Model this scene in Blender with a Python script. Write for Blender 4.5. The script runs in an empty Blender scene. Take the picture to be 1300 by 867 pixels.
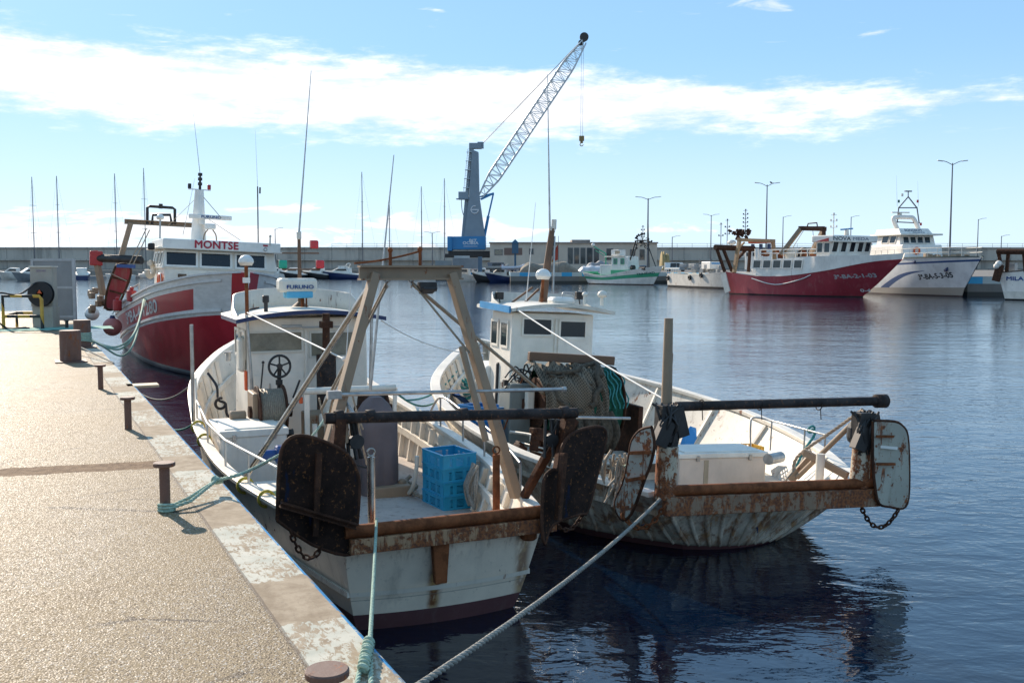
import bpy, math, random
from mathutils import Vector, Matrix
random.seed(7)
R = math.radians
scene = bpy.context.scene
COL = scene.collection
V = Vector

# ------------------------------------------------------------------ camera
FPX, YH, EZ = 1263.9, 338.0, 3.5
TH = math.atan((433.5 - YH) / FPX)
CF = V((0, math.cos(TH), -math.sin(TH))); CU = V((0, math.sin(TH), math.cos(TH))); CR = V((1, 0, 0)); CC = V((0, 0, EZ))
cam = bpy.data.cameras.new('camera'); cam.sensor_width = 36; cam.lens = 35.0; cam.clip_start = .1; cam.clip_end = 6000
co = bpy.data.objects.new('camera', cam); COL.objects.link(co)
co.location = CC; co.rotation_euler = (R(90) - TH, 0, 0)
scene.camera = co

def ray(px, py): return CR * ((px - 650) / FPX) + CU * ((433.5 - py) / FPX) + CF
def at(px, py, Y):                      # point seen at a pixel of the survey photo, at depth Y
    d = ray(px, py); return CC + d * (Y / d.y)
def atz(px, py, z=0.0):
    d = ray(px, py); return CC + d * ((z - EZ) / d.z)

class Frame:                            # a boat's (or the quay's) own axes: x forward, y port, z up
    def __init__(s, o, a, roll=0.0):
        s.o = V(o); s.rz = R(90 + a); s.roll = R(roll)
        s.m = Matrix.Translation(s.o) @ Matrix.Rotation(s.rz, 4, 'Z') @ Matrix.Rotation(s.roll, 4, 'X')
        s.i = s.m.inverted()
    def w(s, x, y, z): return s.m @ V((x, y, z))
    def loc(s, P): return s.i @ P
    def px(s, px, py, x):               # pixel -> own coordinates, on the plane x = const
        n = (s.m.to_3x3() @ V((1, 0, 0))); p = s.w(x, 0, 0); d = ray(px, py)
        return s.loc(CC + d * ((p - CC).dot(n) / d.dot(n)))
    def pz(s, px, py, z):
        n = (s.m.to_3x3() @ V((0, 0, 1))); p = s.w(0, 0, z); d = ray(px, py)
        return s.loc(CC + d * ((p - CC).dot(n) / d.dot(n)))
W0 = Frame((0, 0, 0), -90)               # the world itself

# ------------------------------------------------------------------ objects
def tag(o, label=None, cat=None, group=None, kind=None):
    if label: o['label'] = label
    if cat: o['category'] = cat
    if group: o['group'] = group
    if kind: o['kind'] = kind
    return o
ORG = {}
def thing(name, label, cat, fr=W0, loc=(0, 0, 0), rz=0.0, group=None):
    o = bpy.data.objects.new(name, None); COL.objects.link(o)
    o.empty_display_size = .3
    o.location = fr.w(*loc); o.rotation_euler = (fr.roll, 0, fr.rz + rz)
    ORG[o.name] = V(loc)
    return tag(o, label, cat, group)

class MB:
    def __init__(s): s.v = []; s.f = []; s.m = []; s.s = []; s.mi = 0; s.cuts = []
    def add(s, vs, fs, smooth=False):
        b = len(s.v); s.v += [V(v) for v in vs]
        for f in fs: s.f.append([b + i for i in f]); s.m.append(s.mi); s.s.append(smooth)
        return s
    def cut(s): s.cuts.append((len(s.v), len(s.f))); return s
    def box(s, c, d, rz=0.0, rx=0.0, ry=0.0):
        M = Matrix.Translation(V(c)) @ Matrix.Rotation(rz, 4, 'Z') @ Matrix.Rotation(ry, 4, 'Y') @ Matrix.Rotation(rx, 4, 'X')
        vs = [M @ V((x * d[0] / 2, y * d[1] / 2, z * d[2] / 2)) for x in (-1, 1) for y in (-1, 1) for z in (-1, 1)]
        return s.add(vs, [(0, 1, 3, 2), (4, 6, 7, 5), (0, 4, 5, 1), (2, 3, 7, 6), (0, 2, 6, 4), (1, 5, 7, 3)])
    def beam(s, p, q, w, h, up=(0, 0, 1), w2=None, h2=None):
        p, q = V(p), V(q); d = (q - p).normalized(); u = V(up)
        if abs(d.dot(u)) > .98: u = V((1, 0, 0))
        a = d.cross(u).normalized(); b = a.cross(d)
        w2 = w if w2 is None else w2; h2 = h if h2 is None else h2
        vs = [p - a * w / 2 - b * h / 2, p + a * w / 2 - b * h / 2, p + a * w / 2 + b * h / 2, p - a * w / 2 + b * h / 2,
              q - a * w2 / 2 - b * h2 / 2, q + a * w2 / 2 - b * h2 / 2, q + a * w2 / 2 + b * h2 / 2, q - a * w2 / 2 + b * h2 / 2]
        return s.add(vs, [(0, 3, 2, 1), (4, 5, 6, 7), (0, 1, 5, 4), (1, 2, 6, 5), (2, 3, 7, 6), (3, 0, 4, 7)])
    def ibeam(s, p, q, w, h, t=.02, up=(0, 0, 1)):
        p, q = V(p), V(q); d = (q - p).normalized(); u = V(up); a = d.cross(u).normalized(); b = a.cross(d)
        s.beam(p + b * (h / 2 - t / 2), q + b * (h / 2 - t / 2), w, t, up); s.beam(p - b * (h / 2 - t / 2), q - b * (h / 2 - t / 2), w, t, up)
        return s.beam(p, q, t, h - 2 * t, up)
    def tube(s, pts, r, n=10, r2=None, caps=True, smooth=True):
        pts = [V(p) for p in pts]; k = len(pts)
        if k < 2: return s
        T = []
        for i in range(k):
            t = pts[min(i + 1, k - 1)] - pts[max(i - 1, 0)]
            T.append(t.normalized() if t.length > 1e-9 else V((0, 0, 1)))
        a = T[0].cross(V((0, 0, 1)))
        if a.length < .05: a = T[0].cross(V((1, 0, 0)))
        a.normalize(); vs = []
        for i in range(k):
            a = (a - T[i] * a.dot(T[i])); a.normalize(); b = T[i].cross(a)
            rr = r if r2 is None else r + (r2 - r) * i / (k - 1)
            if isinstance(r, (list, tuple)): rr = r[i]
            for j in range(n):
                g = 2 * math.pi * j / n; vs.append(pts[i] + a * (math.cos(g) * rr) + b * (math.sin(g) * rr))
        fs = [(i * n + j, i * n + (j + 1) % n, (i + 1) * n + (j + 1) % n, (i + 1) * n + j) for i in range(k - 1) for j in range(n)]
        s.add(vs, fs, smooth)
        if caps:
            s.add([vs[j] for j in range(n)], [tuple(reversed(range(n)))]); s.add([vs[(k - 1) * n + j] for j in range(n)], [tuple(range(n))])
        return s
    def lathe(s, c, prof, ax=(0, 0, 1), n=20, smooth=True, arc=1.0):
        c = V(c); ax = V(ax).normalized(); a = ax.cross(V((0, 0, 1)))
        if a.length < .05: a = V((1, 0, 0))
        a.normalize(); b = ax.cross(a); m = n if arc == 1 else n + 1
        vs = [c + ax * h + (a * math.cos(2 * math.pi * arc * j / n) + b * math.sin(2 * math.pi * arc * j / n)) * r for r, h in prof for j in range(m)]
        fs = [(i * m + j, i * m + (j + 1) % m, (i + 1) * m + (j + 1) % m, (i + 1) * m + j) for i in range(len(prof) - 1) for j in range(n)]
        return s.add(vs, fs, smooth)
    def cyl(s, c, r, h, ax=(0, 0, 1), n=20, r2=None, bev=0.0):
        r2 = r if r2 is None else r2
        if bev: return s.lathe(c, [(0, 0), (r - bev, 0), (r, bev), (r2, h - bev), (r2 - bev, h), (0, h)], ax, n, False)
        return s.lathe(c, [(0, 0), (r, 0), (r2, h), (0, h)], ax, n, False)
    def ball(s, c, r, n=16, m=10, sz=1.0, top=False):
        lo = 0 if not top else m // 2
        prof = [(r * math.sin(math.pi * (m - i) / m), r * sz * -math.cos(math.pi * i / m) if 0 else -r * sz * math.cos(math.pi * i / m)) for i in range(lo, m + 1)]
        prof = [(r * math.sin(math.pi * i / m), -r * sz * math.cos(math.pi * i / m)) for i in range(lo, m + 1)]
        return s.lathe(c, prof, (0, 0, 1), n)
    def torus(s, c, Rr, r, ax=(0, 0, 1), n=28, m=8, arc=1.0):
        ax = V(ax).normalized(); a = ax.cross(V((0, 0, 1)))
        if a.length < .05: a = V((1, 0, 0))
        a.normalize(); b = ax.cross(a); c = V(c)
        pts = [c + (a * math.cos(2 * math.pi * arc * i / n) + b * math.sin(2 * math.pi * arc * i / n)) * Rr for i in range(n + 1)]
        return s.tube(pts, r, m, caps=arc < 1)
    def plate(s, pts, nrm, t):
        """closed outline (3D, planar) given thickness t along nrm"""
        nrm = V(nrm).normalized(); k = len(pts); pts = [V(p) for p in pts]
        vs = [p + nrm * t / 2 for p in pts] + [p - nrm * t / 2 for p in pts]
        return s.add(vs, [tuple(range(k)), tuple(reversed(range(k, 2 * k)))] + [(i, k + i, k + (i + 1) % k, (i + 1) % k) for i in range(k)])
    def grid(s, P, smooth=True, flip=False):
        n, m = len(P), len(P[0]); vs = [p for row in P for p in row]
        fs = []
        for i in range(n - 1):
            for j in range(m - 1):
                q = (i * m + j, i * m + j + 1, (i + 1) * m + j + 1, (i + 1) * m + j)
                fs.append(tuple(reversed(q)) if flip else q)
        return s.add(vs, fs, smooth)
    def chain(s, pts, link=.05, r=.008):
        P = resample(pts, link * .75)
        for i in range(len(P) - 1):
            d = (P[i + 1] - P[i]).normalized(); u = d.cross(V((0, .3, 1))).normalized()
            if i % 2: u = d.cross(u)
            c = (P[i] + P[i + 1]) / 2; w = link * .3
            q = [c + d * (math.cos(g) * link * .52) + u * (math.sin(g) * w) for g in [k * math.pi / 4 for k in range(9)]]
            s.tube(q, r, 5, caps=False)
        return s
    def rope(s, pts, r, strands=3, pitch=None, n=6):
        pitch = pitch or r * 9; P = resample(pts, pitch / 8); k = len(P)
        if strands < 2: return s.tube(P, r, 8)
        for q in range(strands):
            out = []; a = None
            for i in range(k):
                t = (P[min(i + 1, k - 1)] - P[max(i - 1, 0)]).normalized()
                if a is None:
                    a = t.cross(V((0, .1, 1)));
                    if a.length < .05: a = V((1, 0, 0))
                a = (a - t * a.dot(t)).normalized(); b = t.cross(a)
                g = 2 * math.pi * (i / 8 + q / strands); out.append(P[i] + (a * math.cos(g) + b * math.sin(g)) * r * .5)
            s.tube(out, r * .56, n)
        return s
    def build(s, name, mats, parent=None, bevel=0.0, fr=None, solid=0):
        if s.cuts:                      # one object per separate piece
            cs = [(0, 0)] + s.cuts + [(len(s.v), len(s.f))]; out = None
            for (v0, f0), (v1, f1) in zip(cs, cs[1:]):
                if f1 > f0:
                    q = MB(); q.v = s.v[v0:v1]; q.f = [[i - v0 for i in f] for f in s.f[f0:f1]]; q.m = s.m[f0:f1]; q.s = s.s[f0:f1]
                    out = q.build(name, mats, parent, bevel, fr)
            return out
        org = V((0, 0, 0)); p = parent
        while p is not None:
            if p.name in ORG: org = ORG[p.name]; break
            p = p.parent
        me = bpy.data.meshes.new(name); me.from_pydata([v - org for v in s.v], [], s.f)
        if not isinstance(mats, (list, tuple)): mats = [mats]
        for m in mats: me.materials.append(m)
        me.polygons.foreach_set('material_index', s.m); me.polygons.foreach_set('use_smooth', s.s)
        me.validate(); me.update()
        o = bpy.data.objects.new(name, me); COL.objects.link(o)
        if parent is not None: o.parent = parent
        elif fr is not None: o.location = fr.o; o.rotation_euler = (fr.roll, 0, fr.rz)
        if bevel:
            b = o.modifiers.new('bevel', 'BEVEL'); b.width = bevel; b.segments = 2; b.limit_method = 'ANGLE'; b.angle_limit = R(40)
        return o

def single(name, mb, mats, label, cat, fr=W0, loc=(0, 0, 0), group=None, bevel=0.0):
    """a thing that is one mesh, its origin at loc (own coordinates of fr)"""
    loc = V(loc); mb.v = [v - loc for v in mb.v]
    o = mb.build(name, mats, None, bevel); o.location = fr.w(*loc); o.rotation_euler = (fr.roll, 0, fr.rz)
    return tag(o, label, cat, group)

def copy_tree(o, parent=None):
    c = o.copy(); COL.objects.link(c)
    if parent is not None: c.parent = parent
    for ch in list(o.children): copy_tree(ch, c)
    return c

def resample(pts, step):
    pts = [V(p) for p in pts]; L = [0]
    for i in range(1, len(pts)): L.append(L[-1] + (pts[i] - pts[i - 1]).length)
    n = max(2, int(L[-1] / step) + 1); out = []; j = 0
    for i in range(n):
        t = L[-1] * i / (n - 1)
        while j < len(pts) - 2 and L[j + 1] < t: j += 1
        d = L[j + 1] - L[j]; out.append(pts[j].lerp(pts[j + 1], (t - L[j]) / d if d > 1e-9 else 0))
    return out
def sag(p, q, h, n=24):
    p, q = V(p), V(q); return [p.lerp(q, i / n) - V((0, 0, 4 * h * (i / n) * (1 - i / n))) for i in range(n + 1)]
def spline(pts, n=8):
    pts = [V(p) for p in pts]; out = []
    for i in range(len(pts) - 1):
        p0, p1, p2, p3 = pts[max(i - 1, 0)], pts[i], pts[i + 1], pts[min(i + 2, len(pts) - 1)]
        for k in range(n):
            t = k / n; out.append(.5 * ((2 * p1) + (p2 - p0) * t + (2 * p0 - 5 * p1 + 4 * p2 - p3) * t * t + (-p0 + 3 * p1 - 3 * p2 + p3) * t ** 3))
    out.append(pts[-1]); return out
def tab(*kv):
    """smooth function through (t, value) pairs"""
    ts = [k for k, v in kv]; vs = [v for k, v in kv]
    def f(t):
        if t <= ts[0]: return vs[0]
        if t >= ts[-1]: return vs[-1]
        for i in range(len(ts) - 1):
            if t <= ts[i + 1]: break
        h = ts[i + 1] - ts[i]; u = (t - ts[i]) / h
        m0 = ((vs[i + 1] - vs[i - 1]) / (ts[i + 1] - ts[i - 1]) if i > 0 else (vs[i + 1] - vs[i]) / h) * h
        m1 = ((vs[i + 2] - vs[i]) / (ts[i + 2] - ts[i]) if i < len(ts) - 2 else (vs[i + 1] - vs[i]) / h) * h
        return (2 * u ** 3 - 3 * u * u + 1) * vs[i] + (u ** 3 - 2 * u * u + u) * m0 + (-2 * u ** 3 + 3 * u * u) * vs[i + 1] + (u ** 3 - u * u) * m1
    return f

def lettering(text, size, mat, parent, place, name='lettering', extrude=.004, bold=.0, width=None, spacing=1.0):
    """text turned into mesh; place(u, v, d) maps text x, y and depth to the parent's coordinates"""
    cu = bpy.data.curves.new('t', 'FONT'); cu.body = text; cu.size = size; cu.extrude = extrude; cu.offset = 0
    cu.resolution_u = 3; cu.align_x = 'CENTER'; cu.align_y = 'CENTER'; cu.space_character = spacing
    o = bpy.data.objects.new('t', cu); COL.objects.link(o)
    dg = bpy.context.evaluated_depsgraph_get(); me = bpy.data.meshes.new_from_object(o.evaluated_get(dg))
    bpy.data.objects.remove(o)
    import bmesh
    bm = bmesh.new(); bm.from_mesh(me); bmesh.ops.remove_doubles(bm, verts=bm.verts, dist=1e-5); bmesh.ops.triangulate(bm, faces=bm.faces, ngon_method='EAR_CLIP'); bm.to_mesh(me); bm.free()
    xs = [v.co.x for v in me.vertices]; k = 1.0
    if width and xs: k = width / (max(xs) - min(xs))
    mb = MB()
    for q, (du, dv) in enumerate([(0, 0)] if not bold else [(-bold, 0), (bold, 0), (0, bold), (0, -bold)]):   # strokes thickened by shifted copies
        mb.add([place(v.co.x * k + du, v.co.y + dv, v.co.z + q * .0006) for v in me.vertices], [tuple(p.vertices) for p in me.polygons])
    return mb.build(name, mat, parent)

# ------------------------------------------------------------------ materials
class E:                                # tiny expression wrapper round math nodes
    nt = None
    def __init__(s, k): s.k = k
    @staticmethod
    def op(o, *a):
        n = E.nt.nodes.new('ShaderNodeMath'); n.operation = o
        for i, x in enumerate(a):
            if isinstance(x, E): E.nt.links.new(x.k, n.inputs[i])
            else: n.inputs[i].default_value = x
        return E(n.outputs[0])
    def __add__(s, o): return E.op('ADD', s, o)
    __radd__ = __add__
    def __sub__(s, o): return E.op('SUBTRACT', s, o)
    def __rsub__(s, o): return E.op('SUBTRACT', o, s)
    def __mul__(s, o): return E.op('MULTIPLY', s, o)
    __rmul__ = __mul__
    def __truediv__(s, o): return E.op('DIVIDE', s, o)
    def abs(s): return E.op('ABSOLUTE', s)
    def mn(s, o): return E.op('MINIMUM', s, o)
    def mx(s, o): return E.op('MAXIMUM', s, o)
    def gt(s, o): return E.op('GREATER_THAN', s, o)
    def lt(s, o): return E.op('LESS_THAN', s, o)
    def mod(s, o): return E.op('FLOORED_MODULO', s, o)
    def ss(s, a, b):
        n = E.nt.nodes.new('ShaderNodeMapRange'); n.interpolation_type = 'SMOOTHSTEP'; n.clamp = True
        E.nt.links.new(s.k, n.inputs[0])
        if a < b: n.inputs[1].default_value = a; n.inputs[2].default_value = b; n.inputs[3].default_value = 0; n.inputs[4].default_value = 1
        else: n.inputs[1].default_value = b; n.inputs[2].default_value = a; n.inputs[3].default_value = 1; n.inputs[4].default_value = 0
        return E(n.outputs[0])
def vmap(v, sc=(1, 1, 1), loc=(0, 0, 0), rot=(0, 0, 0)):
    n = E.nt.nodes.new('ShaderNodeMapping'); n.inputs['Scale'].default_value = sc; n.inputs['Location'].default_value = loc; n.inputs['Rotation'].default_value = rot
    E.nt.links.new(v, n.inputs[0]); return n.outputs[0]
def noise(v, sc, det=4, rough=.55, dist=0.0):
    n = E.nt.nodes.new('ShaderNodeTexNoise'); n.inputs['Scale'].default_value = sc; n.inputs['Detail'].default_value = det
    n.inputs['Roughness'].default_value = rough; n.inputs['Distortion'].default_value = dist
    E.nt.links.new(v, n.inputs['Vector']); return E(n.outputs['Fac'])
def voro(v, sc, feat='F1', out='Distance', rnd=1.0):
    n = E.nt.nodes.new('ShaderNodeTexVoronoi'); n.feature = feat; n.inputs['Scale'].default_value = sc; n.inputs['Randomness'].default_value = rnd
    E.nt.links.new(v, n.inputs['Vector']); return n.outputs[out]
def mix(f, a, b):
    n = E.nt.nodes.new('ShaderNodeMix'); n.data_type = 'RGBA'
    if isinstance(f, E): E.nt.links.new(f.k, n.inputs[0])
    else: n.inputs[0].default_value = f
    for i, x in ((6, a), (7, b)):
        if isinstance(x, (tuple, list)): n.inputs[i].default_value = (x[0], x[1], x[2], 1)
        else: E.nt.links.new(x, n.inputs[i])
    return n.outputs[2]
def sep(v):
    n = E.nt.nodes.new('ShaderNodeSeparateXYZ'); E.nt.links.new(v, n.inputs[0]); return E(n.outputs[0]), E(n.outputs[1]), E(n.outputs[2])
def comb(x, y, z):
    n = E.nt.nodes.new('ShaderNodeCombineXYZ')
    for i, q in enumerate((x, y, z)):
        if isinstance(q, E): E.nt.links.new(q.k, n.inputs[i])
        else: n.inputs[i].default_value = q
    return n.outputs[0]
def newmat(name, coord='Object'):
    m = bpy.data.materials.new(name); m.use_nodes = True; nt = m.node_tree; E.nt = nt
    b = nt.nodes['Principled BSDF']; tc = nt.nodes.new('ShaderNodeTexCoord')
    return m, b, tc.outputs[coord]
def setin(b, name, x):
    if isinstance(x, E): E.nt.links.new(x.k, b.inputs[name])
    elif isinstance(x, (tuple, list)): b.inputs[name].default_value = (*x[:3], 1)
    elif isinstance(x, (int, float)): b.inputs[name].default_value = x
    else: E.nt.links.new(x, b.inputs[name])
def bump(b, h, dist=.01, strength=1.0):
    n = E.nt.nodes.new('ShaderNodeBump'); n.inputs['Distance'].default_value = dist; n.inputs['Strength'].default_value = strength
    E.nt.links.new(h.k, n.inputs['Height']); E.nt.links.new(n.outputs[0], b.inputs['Normal'])
def sc3(c, k): return (c[0] * k, c[1] * k, c[2] * k)

def worn(name, col, dirt=.35, rust=.0, rough=.5, metal=0.0, bmp=.002, k=1.0, dcol=(.2, .16, .12), streak=None, extra=None):
    """weathered paint: mottled tone, grime running down, rust blotches and streaks"""
    m, b, c = newmat(name)
    n1 = noise(c, 1.7 * k, 6, .6); n2 = noise(c, 14 * k, 5, .65)
    base = mix(n1.ss(.3, .7), sc3(col, .86), sc3(col, 1.06))
    g = noise(vmap(c, (5 * k, 5 * k, .9 * k)), 1.0, 6, .65)
    base = mix(g.ss(.5, .78) * dirt, base, dcol)
    sp = n2.ss(.58, .72) * dirt * .6
    base = mix(sp, base, sc3(dcol, .8))
    rr = E(b.inputs['Roughness'].links) if 0 else None
    rmask = None
    if rust > 0:
        rn = noise(vmap(c, (7 * k, 7 * k, 1.1 * k), (3.1, 7.7, 1.3)), 1.0, 6, .7); rb = noise(vmap(c, (1, 1, 1), (5, 2, 8)), 1.3 * k, 4, .6)
        rp = noise(vmap(c, (1, 1, 1), (9, 1, 4)), 6 * k, 6, .7)
        t = .72 - .29 * rust
        rmask = (rn + rb * .55 - .27).ss(t, t + .1).mx((rp + rb * .4 - .2).ss(t + .02, t + .06))
        rc = mix(noise(c, 22 * k, 4).ss(.35, .65), (.30, .095, .026), (.12, .042, .020))
        base = mix(rmask, base, rc)
    if extra: base = extra(c, base)
    setin(b, 'Base Color', base)
    r = n1 * .25 + (rough - .12)
    if rmask: r = r.mx(rmask * .8)
    setin(b, 'Roughness', r); b.inputs['Metallic'].default_value = metal
    if bmp: bump(b, n2 * .6 + noise(c, 55 * k, 3) * .4, bmp, .7)
    return m
def plain(name, col, rough=.5, metal=0.0, var=.15, k=6.0, coat=0.0, bmp=0.0):
    m, b, c = newmat(name); n = noise(c, k, 5, .6)
    setin(b, 'Base Color', mix(n.ss(.25, .75), sc3(col, 1 - var), sc3(col, 1 + var * .6)))
    setin(b, 'Roughness', n * .2 + (rough - .1)); b.inputs['Metallic'].default_value = metal
    if coat: b.inputs['Coat Weight'].default_value = coat
    if bmp: bump(b, noise(c, k * 5, 4), bmp)
    return m
# ------------------------------------------------------------------ shared materials
RUSTC = (.17, .06, .028)
def rustmat(name, paint=None, amt=.5, base=(.13, .05, .028)):
    m, b, c = newmat(name)
    a = noise(c, 5, 7, .7); d = noise(c, 28, 5, .7); e = noise(vmap(c, (8, 8, 1.2), (4, 4, 4)), 1, 5, .6)
    col = mix(a.ss(.35, .65), base, sc3(base, .45)); col = mix(d.ss(.55, .75) * .7, col, (.36, .14, .045))
    if paint: col = mix((a * .5 + e * .5).ss(.5 - .12 * (1 - amt) + .04, .56) * (1 - amt) if 0 else (e * .6 + a * .4).ss(.40 + .2 * amt, .45 + .2 * amt) , col, paint)
    setin(b, 'Base Color', col); setin(b, 'Roughness', a * .3 + .55); b.inputs['Metallic'].default_value = 0; b.inputs['Specular IOR Level'].default_value = .18
    bump(b, d * .6 + a * .4, .006, 1); return m
M = {}
M['white_near'] = worn('worn_white_paint', (.86, .76, .62), .42, .25, .42)
M['white_in'] = worn('inner_white_paint', (.88, .79, .66), .3, .14, .45)
M['white_clean'] = worn('white_gelcoat', (.86, .82, .74), .12, .0, .3)
M['white_house'] = worn('cabin_white_paint', (.88, .80, .68), .16, .05, .4)
M['white_far'] = worn('distant_white_paint', (.84, .78, .69), .3, .12, .4, k=.4)
M['cream'] = worn('cream_paint', (.72, .67, .57), .3, .12, .45)
M['rust'] = rustmat('rusty_steel', None, .5, (.27, .085, .030))
M['rust_channel'] = worn('rust_run_channel', (.46, .27, .14), .6, .95, .6, k=1.5, dcol=(.30, .10, .03))
M['rust_dark'] = rustmat('dark_rusty_steel', None, .5, (.085, .036, .020))
M['rust_pipe'] = rustmat('dark_pipe_steel', None, .5, (.055, .042, .038))
M['board_black'] = rustmat('blackened_rust', (.008, .012, .03), .85, (.030, .014, .009))
M['board_grey'] = worn('grey_green_board_paint', (.43, .41, .33), .5, .60, .5, k=1.8)
M['frame_brown'] = worn('taupe_frame_paint', (.31, .215, .135), .45, .3, .6, k=1.8)
M['steel'] = plain('galvanised_steel', (.45, .44, .42), .35, .75, .3, 9)
M['steel_warm'] = plain('stainless_tube', (.5, .45, .39), .28, .9, .35, 7)
M['dark'] = plain('black_rubber', (.018, .018, .02), .6, 0, .3)
M['dark_iron'] = plain('dark_iron', (.05, .045, .042), .5, .5, .4)
M['navy'] = plain('navy_trim', (.015, .03, .10), .4)
M['blue'] = plain('bright_blue_paint', (.05, .28, .55), .4)
M['lightblue'] = plain('light_blue_plastic', (.10, .42, .62), .4)
M['crate'] = worn('blue_crate_plastic', (.015, .30, .50), .2, 0, .38, bmp=.0005, k=2)
M['crate2'] = worn('deep_blue_crate_plastic', (.015, .20, .48), .15, 0, .4, bmp=.0005, k=2)
M['red'] = worn('dark_red_hull_paint', (.30, .018, .028), .25, 0, .35, dcol=(.10, .015, .02))
M['red_far'] = worn('faded_red_hull_paint', (.34, .035, .05), .5, .1, .45, k=.5, dcol=(.42, .15, .14))
M['redpaint'] = plain('red_paint', (.42, .03, .03), .45)
M['orange'] = plain('orange_plastic', (.75, .12, .03), .45)
M['yellow'] = worn('yellow_paint', (.62, .36, .03), .35, .1, .5)
M['yellow_rope'] = plain('yellow_rope', (.50, .40, .05), .8, 0, .3, 30)
M['green_rope'] = plain('pale_green_rope', (.34, .46, .36), .85, 0, .35, 40, bmp=.003)
M['teal_rope'] = plain('teal_rope', (.05, .26, .24), .85, 0, .35, 40, bmp=.003)
M['grey_rope'] = plain('weathered_rope', (.30, .28, .24), .9, 0, .35, 30, bmp=.004)
M['black_rope'] = plain('black_rope', (.03, .03, .035), .85, 0, .3, 30)
M['wire'] = plain('bare_wire_rope', (.33, .27, .20), .6, .3, .3, 30)
M['white_line'] = plain('white_line', (.75, .73, .68), .7)
M['glass_dark'] = plain('dark_window_glass', (.012, .013, .015), .06, 0, .2)
M['glass_sea'] = plain('tinted_window_glass', (.03, .045, .05), .05, 0, .3, 2)
M['glass_beige'] = plain('curtained_window_glass', (.24, .21, .15), .12, 0, .45, 3)
M['glass_green'] = plain('green_window_glass', (.05, .16, .13), .15, 0, .3)
M['lampglass'] = plain('lamp_glass', (.5, .5, .48), .1)
M['lamp_green'] = plain('green_lamp_glass', (.0, .35, .22), .2)
M['lamp_red'] = plain('red_lamp_glass', (.65, .02, .03), .2)
M['wood'] = worn('weathered_wood', (.17, .095, .055), .45, 0, .7, dcol=(.09, .06, .045), k=2)
M['ply'] = worn('plywood_sheet', (.50, .38, .25), .35, 0, .6, k=1.5)
M['tarp_brown'] = plain('mauve_brown_tarpaulin', (.15, .115, .115), .6, 0, .2, 2, bmp=.006)
M['tarp_white'] = plain('white_tarpaulin', (.55, .55, .56), .5, 0, .2, 1, bmp=.03)
M['tarp_tan'] = plain('tan_net_cover', (.26, .22, .17), .9, 0, .3, 1, bmp=.05)
M['deck'] = worn('worn_deck_paint', (.50, .43, .37), .95, .2, .6, k=1.9, dcol=(.22, .13, .09))
M['deck2'] = worn('grey_deck_paint', (.46, .44, .39), .8, .25, .6, k=1.2)
M['foam'] = worn('white_chest_shell', (.86, .79, .68), .22, .06, .5, k=1.3, dcol=(.45, .33, .22))
M['pinkfoam'] = worn('pinkish_chest_shell', (.78, .62, .49), .2, .05, .5, k=1.3, dcol=(.40, .28, .18))
M['crane_blue'] = plain('crane_blue_paint', (.02, .20, .42), .4, 0, .12, .3)
M['crane_grey'] = plain('crane_grey_paint', (.22, .27, .31), .45, 0, .12, .3)
M['boom'] = plain('pale_boom_paint', (.55, .60, .62), .45, .1, .1, .3)
M['pole'] = plain('lamp_post_steel', (.15, .15, .16), .5, .4, .2, 1)
M['concrete_far'] = None
M['beige_wall'] = worn('beige_render', (.62, .51, .40), .2, 0, .8, k=.12, bmp=0)
M['box_beige'] = worn('beige_cabinet_paint', (.40, .36, .30), .3, .15, .5)
M['grey_panel'] = worn('grey_zinc_panel', (.25, .26, .26), .3, .1, .5)
M['green_paint'] = worn('green_boat_paint', (.06, .38, .20), .3, .05, .45, k=.5)
M['maroon'] = worn('maroon_antifouling', (.13, .05, .05), .5, 0, .6, dcol=(.2, .16, .13))
M['buoy'] = plain('faded_red_buoy', (.58, .20, .17), .5)
M['skin'] = plain('sack_cloth', (.42, .33, .24), .85, 0, .3, 8, bmp=.01)
M['ink_blue'] = plain('blue_lettering', (.01, .06, .22), .45)
M['ink_red'] = plain('red_lettering', (.42, .015, .04), .45)
M['ink_black'] = plain('black_lettering', (.015, .02, .025), .45)
M['ink_white'] = worn('white_lettering', (.62, .60, .58), .35, 0, .5)
M['ink_green'] = plain('dark_green_lettering', (.01, .12, .09), .5)

def concrete(name, col=(.30, .28, .26), joint=0.0, k=.25):
    def ex(c, base):
        x, y, z = sep(c)
        st = noise(vmap(c, (.5, .5, .06)), 1.0, 5, .6).ss(.48, .7)
        base = mix(st * .45, base, (.12, .11, .10))
        if joint: base = mix((x.mod(joint).lt(joint * .03)) * .5, base, (.08, .075, .07))
        return base
    return worn(name, col, .25, 0, .85, bmp=0, k=k, extra=ex)

# net: an opaque mesh pattern, the openings coloured darker than the twine
def netmat(name, col, cell=.062, open_=.5):
    m, b, c = newmat(name)
    x, y, z = sep(c)
    w1 = ((y + z) / cell).mod(1.0); w2 = ((y - z + x * .7) / cell).mod(1.0)
    line = (w1.lt(.42)).mx(w2.lt(.42)); fold = noise(c, 5, 4).ss(.35, .75)
    setin(b, 'Base Color', mix(line, sc3(col, .32), col)); b.inputs['Roughness'].default_value = .9
    bump(b, line * .5 + noise(c, 30, 4) * .5 + fold, .012, 1)
    return m
M['net'] = netmat('knotted_brown_net', (.20, .155, .105), .045)
M['net_green'] = plain('green_net_twine', (.006, .11, .06), .8, 0, .5, 25, bmp=.015)
M['net_loose'] = plain('loose_net_bundle', (.14, .11, .075), .95, 0, .55, 22, bmp=.03)

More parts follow.
